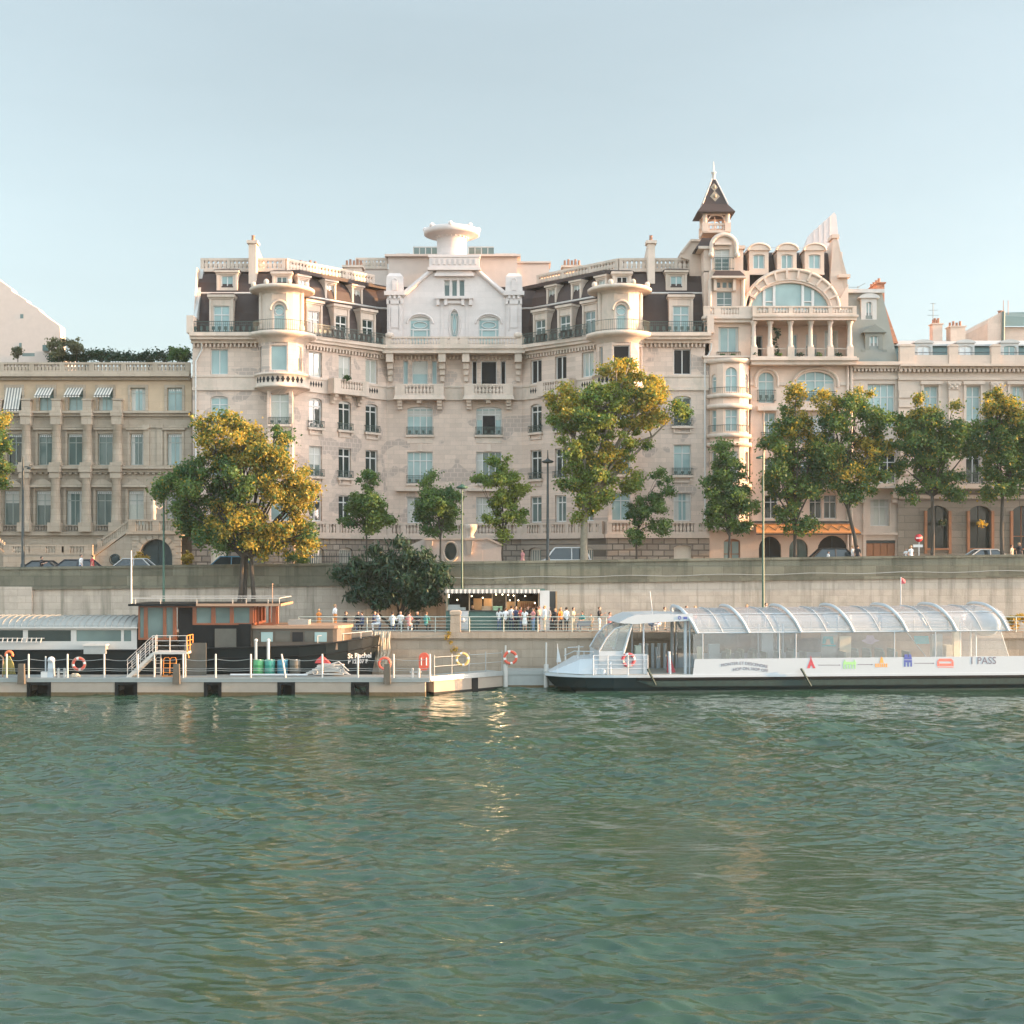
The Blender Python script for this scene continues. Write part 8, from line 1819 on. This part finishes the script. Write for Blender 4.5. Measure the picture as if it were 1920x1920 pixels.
tree('tall sunlit gold topped tree with pale mottled trunk in front of the right wing', 1096, 103, gy(1096,103), [(1065,760,46,40,1),(1110,745,40,36),(1155,705,34,38,1),(1215,720,42,40,1),(1195,775,50,48,1),(1140,790,52,50),(1090,835,52,50),(1140,860,42,42,1),(1075,890,40,46),(1110,925,42,36),(1170,900,34,30),(1190,840,32,40),(1045,785,26,34),(1085,955,30,18),(1240,740,18,22,1),(1275,768,18,24),(1180,680,20,16,1),(1215,760,50,40,1),(1100,800,60,50),(1165,740,50,44),(1115,880,50,40),(1065,725,20,14,1)],
  19000, 125, .72, .28, 'leaf_green', 'leaf_gold_and_sunlit', .30, 955, 4.2, bark='bark_pale', seed=8, twigs=50)
tree('thin open street tree in front of the right flat end of the main building', 1193, 102.8, gy(1193,102.8), [(1240,895,18,24),(1220,930,28,20),(1195,965,28,26),(1235,985,26,16),(1190,1005,22,16),(1250,925,16,14),(1215,955,34,34)], 3300, 36, .48, .23, 'leaf_deep', None, .07, 1000, 1.6, seed=9)
tree('bushy green street tree before the round corner bay', 1368, 102.8, gy(1368,102.8), [(1358,845,16,24),(1365,880,36,28),(1345,915,34,26),(1375,930,42,28),(1400,950,26,20),(1345,960,34,22),(1378,985,30,18),(1340,985,20,10)], 5600, 60, .6, .25, 'leaf_deep', None, .11, 1005, 2.2, seed=10)
tree('tall tree with sunlit golden crest standing before the orange awning', 1490, 103, gy(1490,103), [(1490,745,18,24,1),(1480,785,34,28),(1495,800,36,36,1),(1460,830,32,34),(1500,860,46,40),(1525,840,24,24,1),(1465,890,36,36),(1500,920,44,36),(1480,960,36,22),(1445,915,16,24),(1500,985,34,16),(1525,900,26,30)], 9500, 85, .66, .26, 'leaf_deep', 'leaf_gold_and_sunlit', .15, 985, 2.8, seed=11, twigs=36)
tree('tall dark tree leaning between the orange awning and the narrow house', 1612, 103, gy(1612,103), [(1550,755,30,24,1),(1600,765,42,26),(1645,790,36,32),(1575,800,44,32),(1550,850,36,36),(1630,835,48,34,1),(1590,880,40,30,1),(1555,900,26,26),(1650,830,28,24,1),(1615,740,30,16,1),(1625,905,24,20),(1590,930,34,26),(1570,860,40,34),(1650,880,26,22)], 10500, 95, .68, .26, 'leaf_deep', 'leaf_gold_and_sunlit', .15, 955, 3.0, seed=12, twigs=40, stems=[(1590, 103, 1612)])
tree('broad street tree with sparse sunlit gold tips between the shop arches', 1748, 103, gy(1748,103), [(1720,740,14,18,1),(1730,775,30,20,1),(1700,800,36,28),(1755,800,40,30),(1795,815,36,28),(1710,835,40,26),(1775,845,42,26),(1740,860,36,20),(1790,765,8,10,1),(1825,830,30,30),(1700,880,26,16),(1780,890,26,16),(1745,905,44,24),(1705,925,22,16),(1790,925,26,16),(1740,830,50,30)], 9500, 90, .66, .26, 'leaf_deep', 'leaf_gold_and_sunlit', .15, 930, 3.0, seed=13, twigs=44)
tree('broad street tree with sunlit gold crest at the right edge of the shops', 1880, 103, gy(1880,103), [(1860,760,42,22,1),(1905,770,34,26,1),(1850,800,38,28),(1900,815,44,32),(1860,840,38,24),(1930,800,40,40),(1900,860,30,20),(1845,870,22,16),(1865,740,16,14,1),(1915,900,24,16),(1880,905,44,24),(1850,925,22,14),(1900,845,50,34)], 9000, 85, .66, .26, 'leaf_deep', 'leaf_gold_and_sunlit', .15, 930, 3.0, seed=14, twigs=44)
tree('street tree cut by the left edge of the view before the palace', -25, 103, gy(-25,103), [(0,790,22,22,1),(-10,830,34,34),(0,870,22,24),(-40,820,50,50),(-35,880,44,36),(-60,760,40,30,1),(5,905,14,10)], 6500, 60, .66, .27, 'leaf_deep', 'leaf_gold_and_sunlit', .16, 960, 2.6, seed=15)
for k, px_ in enumerate((2035, 2160)):
    tree(('broad street tree just outside the right edge of the shops', 'broad street tree farther along the quay beyond the right edge')[k], px_, 103, gy(px_,103), [(px_,770,60,30,1),(px_-30,820,50,36),(px_+34,820,50,36),(px_,870,60,34),(px_,910,40,20)], 5000, 60, .7, .32, 'leaf_deep', 'leaf_gold_and_sunlit', .15, 930, 3.0, seed=70+k)
# great dark bush hanging over the lower quay
rng = np.random.default_rng(21)
bs = thing('dark_bush', 'huge dark drooping bush growing against the embankment wall beside the bar', 'bush', (X(742, 99.3), 99.3, 3.6))
cl = clumps_in([(740,1045,60,34),(690,1075,52,36),(790,1070,50,36),(740,1090,90,40),(680,1110,40,24),(800,1110,38,22),(740,1125,60,18),(650,1080,24,18),(830,1085,16,22)], 99.3, 120, .62, 1.6, rng, shell=.3)
cl = [(c[0], min(c[1], 100.6), c[2], c[3], 0) for c in cl]
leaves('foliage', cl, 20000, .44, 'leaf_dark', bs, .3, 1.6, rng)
mb = MB()
for k in range(7): q = cl[k*9]; mb.tube([(X(742, 99.3)+(k-3)*.18, 99.3, 3.5), (X(742, 99.3)+(q[0]-X(742,99.3))*.5, (q[1]+99.3)/2, 5.2), q[:3]], [.12, .08, .03], 6)
mb.build('stem', 'bark_dark', bs)
leaves('foliage', [(X(838, 94.7), 94.7, 3.3, .25), (X(845, 94.7), 94.65, 2.9, .22), (X(852, 94.7), 94.65, 2.4, .3), (X(842, 94.7), 94.7, 3.6, .2)], 160, .16, 'leaf_yellow', bpy.data.objects['wall_plant'], .6, .8, rng)
# potted shrubs, topiary, terrace garden of the palace
def shrub(label, px, py, D, rx, ry, m_, n, size=.16, name='topiary_shrub', zb=None, seed=1, cat='shrub', grp=None):
    rng = np.random.default_rng(seed); zb = zb if zb is not None else street(X(px, D)); o = thing(name, label, cat, (X(px, D), D, zb), grp)
    cl = clumps_in([(px, py, rx, ry)], D, 22, (rx+ry)/2*D/FPX*.38, 1.2, rng, shell=.3); leaves('foliage', cl, n, size, m_, o, .6, 0, rng)
    mb = MB(); mb.tube([(X(px, D), D, zb), (X(px, D)+.03, D, Z(py, D))], [.05, .03], 6); mb.build('stem', 'bark_dark', o); return o
shrub('rounded yellow shrub left of the dark arched door', 264, 1048, 106.5, 13, 13, 'leaf_yellow', 1300, seed=31); shrub('clipped yellow shrub right of the dark arched door', 352, 1046, 106.5, 10, 15, 'leaf_yellow', 1300, seed=32); shrub('low dark green shrub beside the iron fence', 560, 1048, 107, 26, 14, 'leaf_deep', 1500, seed=33)
zt_ = Z(703, 113)
shrub('small olive tree near the left wall on the palace roof terrace', 33, 660, 118, 12, 12, 'leaf_olive', 700, .2, 'terrace_shrub', zt_, 34, 'tree'); shrub('feathery olive tree at the end of the terrace hedge', 110, 650, 118, 22, 18, 'leaf_olive', 1500, .22, 'terrace_shrub', zt_, 35, 'tree'); shrub('taller feathery olive tree rising over the terrace hedge', 143, 652, 118.5, 16, 22, 'leaf_olive', 1100, .22, 'terrace_shrub', zt_, 36, 'tree'); shrub('dense dark shrub at the terrace end against the main building', 335, 664, 118, 26, 16, 'leaf_deep', 2200, .22, 'terrace_shrub', zt_, 37)
rng = np.random.default_rng(40); o = thing('terrace_hedge', 'long clipped dark green hedge on the palace roof terrace', 'hedge', (X(220, 119.5), 119.5, zt_))
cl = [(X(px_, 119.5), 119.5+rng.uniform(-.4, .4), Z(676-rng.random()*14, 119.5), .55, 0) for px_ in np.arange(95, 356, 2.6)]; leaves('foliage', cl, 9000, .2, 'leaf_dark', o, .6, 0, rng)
mb = MB()
for px_ in range(100, 356, 30): mb.tube([(X(px_, 119.5), 119.5, zt_), (X(px_, 119.5), 119.5, Z(668, 119.5))], .05, 5)
mb.build('stem', 'bark_dark', o)
o = thing('terrace_table', 'long white covered table laid on the palace roof terrace', 'table', (X(240, 116), 116, zt_)); mb = MB(); mb.box(X(206, 116), X(262, 116), 115.6, 116.4, zt_+.3, Z(682, 116)); mb.build('tablecloth', 'paint_white', o); mb = MB()
for px_ in range(208, 262, 5): mb.box(X(px_, 115.4), X(px_+3, 115.4), 115.3, 115.4, zt_+.4, Z(678, 115.4))
mb.build('chair_cover', 'lace_white', o)
o = thing('terrace_table', 'shorter white covered table near the dense dark shrub on the palace terrace', 'table', (X(325, 116), 116, zt_)); mb = MB(); mb.box(X(305, 116), X(345, 116), 115.6, 116.4, zt_+.3, Z(683, 116)); mb.build('tablecloth', 'paint_white', o); mb = MB()
for px_ in range(304, 346, 5): mb.box(X(px_, 115.4), X(px_+3, 115.4), 115.3, 115.4, zt_+.4, Z(679, 115.4))
mb.build('chair_cover', 'lace_white', o)
o = thing('terrace_cabin', 'white service cabin with small green box at the left of the palace terrace', 'cabin', (X(80, 121), 121, zt_)); mb = MB(); mb.box(X(-40, 121), X(93, 121), 121, 124, zt_, Z(668, 121)); mb.box(X(68, 121), X(95, 121), 120.6, 124, zt_, Z(660, 121)); mb.build('cabin_wall', 'render_pale', o); mb = MB(); mb.box(X(78, 120), X(90, 120), 120.2, 120.6, Z(657, 120), Z(646, 120)); mb.build('green_box', 'slate_teal', o)
rng = np.random.default_rng(41); o = thing('loggia_plant', 'climbing plant trained up beside a column of the loggia', 'plant', (X(1457, 111.4), 111.4, Z(672, 111.4))); leaves('foliage', [(X(1455+4*math.sin(k), 111.6), 111.6, Z(664-k*4.6, 111.6), .22+.1*(k > 7), 0) for k in range(11)], 420, .16, 'leaf_dark', o, .6, 0, rng); mb = MB(); mb.tube([(X(1457, 111.6), 111.6, Z(672, 111.6)), (X(1456, 111.6), 111.6, Z(620, 111.6))], .03, 5); mb.build('stem', 'bark_dark', o)
for k, (px_, lab) in enumerate(((1418, 'first loggia bay from the turret'), (1460, 'second loggia bay behind the climbing plant'), (1500, 'third loggia bay'), (1535, 'fourth loggia bay'), (1574, 'last loggia bay beside the party wall'))):
    shrub('low potted flowers in the '+lab, px_, 665, 111.3, 8, 5, 'leaf_deep' if k % 2 else 'leaf_dark', 160, .13, 'potted_flowers', Z(672, 111.3), 50+k, 'plant', 'potted flowers in the loggia')
shrub('planter foliage on the balcony under the slanted wing windows', 651, 708, 114.3, 10, 5, 'leaf_deep', 300, .14, 'balcony_plant', Z(713, 114.3), 60, 'plant')
shrub('yellow green shrubs behind the stern of the tour boat', 1905, 1166, 96.3, 22, 14, 'leaf_yellow', 1600, .2, 'quay_shrub', 3.6, 61, 'shrub'); shrub('dark hanging flowers in the arched window nearest the red sign', 1767, 980, 111.5, 9, 7, 'leaf_dark', 260, .14, 'hanging_flowers', Z(990, 111.5), 62, 'plant'); shrub('golden hanging flowers in the second arched shop window', 1840, 982, 111.5, 12, 8, 'leaf_gold_and_sunlit', 320, .14, 'hanging_flowers', Z(992, 111.5), 63, 'plant')
o = thing('flagpole', 'slim white flagpole with small red pennant behind the tour boat canopy', 'flagpole', (X(1689, 96.4), 96.4, Q)); mb = MB(); mb.tube([(X(1689, 96.4), 96.4, Q), (X(1689, 96.4), 96.4, Z(1082, 96.4))], .04, 6); mb.build('pole', 'gel_white', o); mb = MB(); mb.add([(X(1690, 96.4), 96.4, Z(1083, 96.4)), (X(1698, 96.4), 96.5, Z(1087, 96.4)), (X(1697, 96.4), 96.35, Z(1094, 96.4)), (X(1690, 96.4), 96.4, Z(1095, 96.4))], [(0,1,2,3)]); mb.build('pennant', 'ink_red', o)

# ================================================================ light, sky, camera
SUN_EL, SUN_AZ = 9.0, 2.0      # low evening sun along the river, a little in front of the facades
sd = Vector((math.cos(R(SUN_EL))*math.cos(R(SUN_AZ)), -math.cos(R(SUN_EL))*math.sin(R(SUN_AZ)), math.sin(R(SUN_EL))))
l = bpy.data.lights.new('sun', 'SUN'); l.energy = 5.0; l.angle = R(.55); l.color = (1., .56, .25); lo = bpy.data.objects.new('sun', l); C.objects.link(lo); lo.rotation_euler = sd.to_track_quat('Z', 'Y').to_euler(); lo.location = (60, 60, 60)
w = bpy.data.worlds.new('World'); SC.world = w; w.use_nodes = True; nt = w.node_tree; bgn = nt.nodes['Background']
sky = nt.nodes.new('ShaderNodeTexSky'); sky.sky_type = 'NISHITA'; sky.sun_disc = False; sky.sun_elevation = R(SUN_EL); sky.sun_rotation = R(90+SUN_AZ); sky.altitude = 50; sky.air_density = SKY_AIR; sky.dust_density = SKY_DUST; sky.ozone_density = SKY_OZ
hs = nt.nodes.new('ShaderNodeHueSaturation'); hs.inputs['Saturation'].default_value = SKY_SAT; hs.inputs['Hue'].default_value = .466; nt.links.new(sky.outputs[0], hs.inputs['Color'])
# sky gain added behind the viewer to light facades, dimmed over the houses
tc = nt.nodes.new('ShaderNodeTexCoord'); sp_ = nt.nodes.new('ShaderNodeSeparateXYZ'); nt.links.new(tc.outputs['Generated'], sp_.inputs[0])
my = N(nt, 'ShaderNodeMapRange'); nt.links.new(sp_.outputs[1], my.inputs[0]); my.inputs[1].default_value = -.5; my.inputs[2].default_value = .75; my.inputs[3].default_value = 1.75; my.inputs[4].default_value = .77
mz = N(nt, 'ShaderNodeMapRange'); nt.links.new(sp_.outputs[2], mz.inputs[0]); mz.inputs[1].default_value = .0; mz.inputs[2].default_value = .5; mz.inputs[3].default_value = .96; mz.inputs[4].default_value = 1.0
mm_ = N(nt, 'ShaderNodeMath', operation='MULTIPLY'); hi_ = N(nt, 'ShaderNodeMapRange'); nt.links.new(sp_.outputs[2], hi_.inputs[0]); hi_.inputs[1].default_value = .37; hi_.inputs[2].default_value = .8; hi_.inputs[3].default_value = 1.; hi_.inputs[4].default_value = 1.9     # gain added overhead, out of frame, for brighter water reflections
mq = N(nt, 'ShaderNodeMath', operation='MULTIPLY'); nt.links.new(mz.outputs[0], mq.inputs[0]); nt.links.new(hi_.outputs[0], mq.inputs[1])
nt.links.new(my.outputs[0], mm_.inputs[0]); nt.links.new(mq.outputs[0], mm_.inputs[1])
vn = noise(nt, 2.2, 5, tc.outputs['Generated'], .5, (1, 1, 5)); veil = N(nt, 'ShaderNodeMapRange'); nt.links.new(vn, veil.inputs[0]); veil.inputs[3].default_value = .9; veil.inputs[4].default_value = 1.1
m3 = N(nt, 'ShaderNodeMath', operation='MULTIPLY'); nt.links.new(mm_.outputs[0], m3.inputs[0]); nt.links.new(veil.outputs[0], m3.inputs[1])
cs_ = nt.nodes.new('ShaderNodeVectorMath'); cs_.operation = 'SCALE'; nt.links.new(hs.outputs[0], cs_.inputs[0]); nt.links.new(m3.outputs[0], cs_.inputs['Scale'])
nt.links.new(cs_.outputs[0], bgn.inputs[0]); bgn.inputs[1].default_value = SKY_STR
cam = bpy.data.cameras.new('camera'); co = bpy.data.objects.new('camera', cam); C.objects.link(co); co.location = (0, 0, H); co.rotation_euler = (R(90), 0, 0); cam.sensor_width = 36; cam.lens = FPX/1920*36; cam.shift_y = (HY-960)/1920; cam.clip_end = 3000; cam.clip_start = .5; SC.camera = co
SC.view_settings.view_transform = 'Standard'; SC.view_settings.look = 'None'; SC.view_settings.gamma = 1; SC.view_settings.use_curve_mapping = False; SC.view_settings.exposure = EXPO

# thin scattering volume added over the scene to lift the blacks
hz = MB(); hz.box(-460, 460, -60, 330, -3, 46); ho = hz.build('lift_haze', 'paint_white'); ho['kind'] = 'stuff'
hm, hn, _b = nodes('lift_haze_air'); hn.nodes.remove(_b); pv = hn.nodes.new('ShaderNodeVolumePrincipled'); pv.inputs['Color'].default_value = (.80, .95, 1., 1); pv.inputs['Density'].default_value = LIFT_HAZE; pv.inputs['Anisotropy'].default_value = .2
hn.links.new(pv.outputs[0], hn.nodes['Material Output'].inputs['Volume']); ho.data.materials[0] = hm
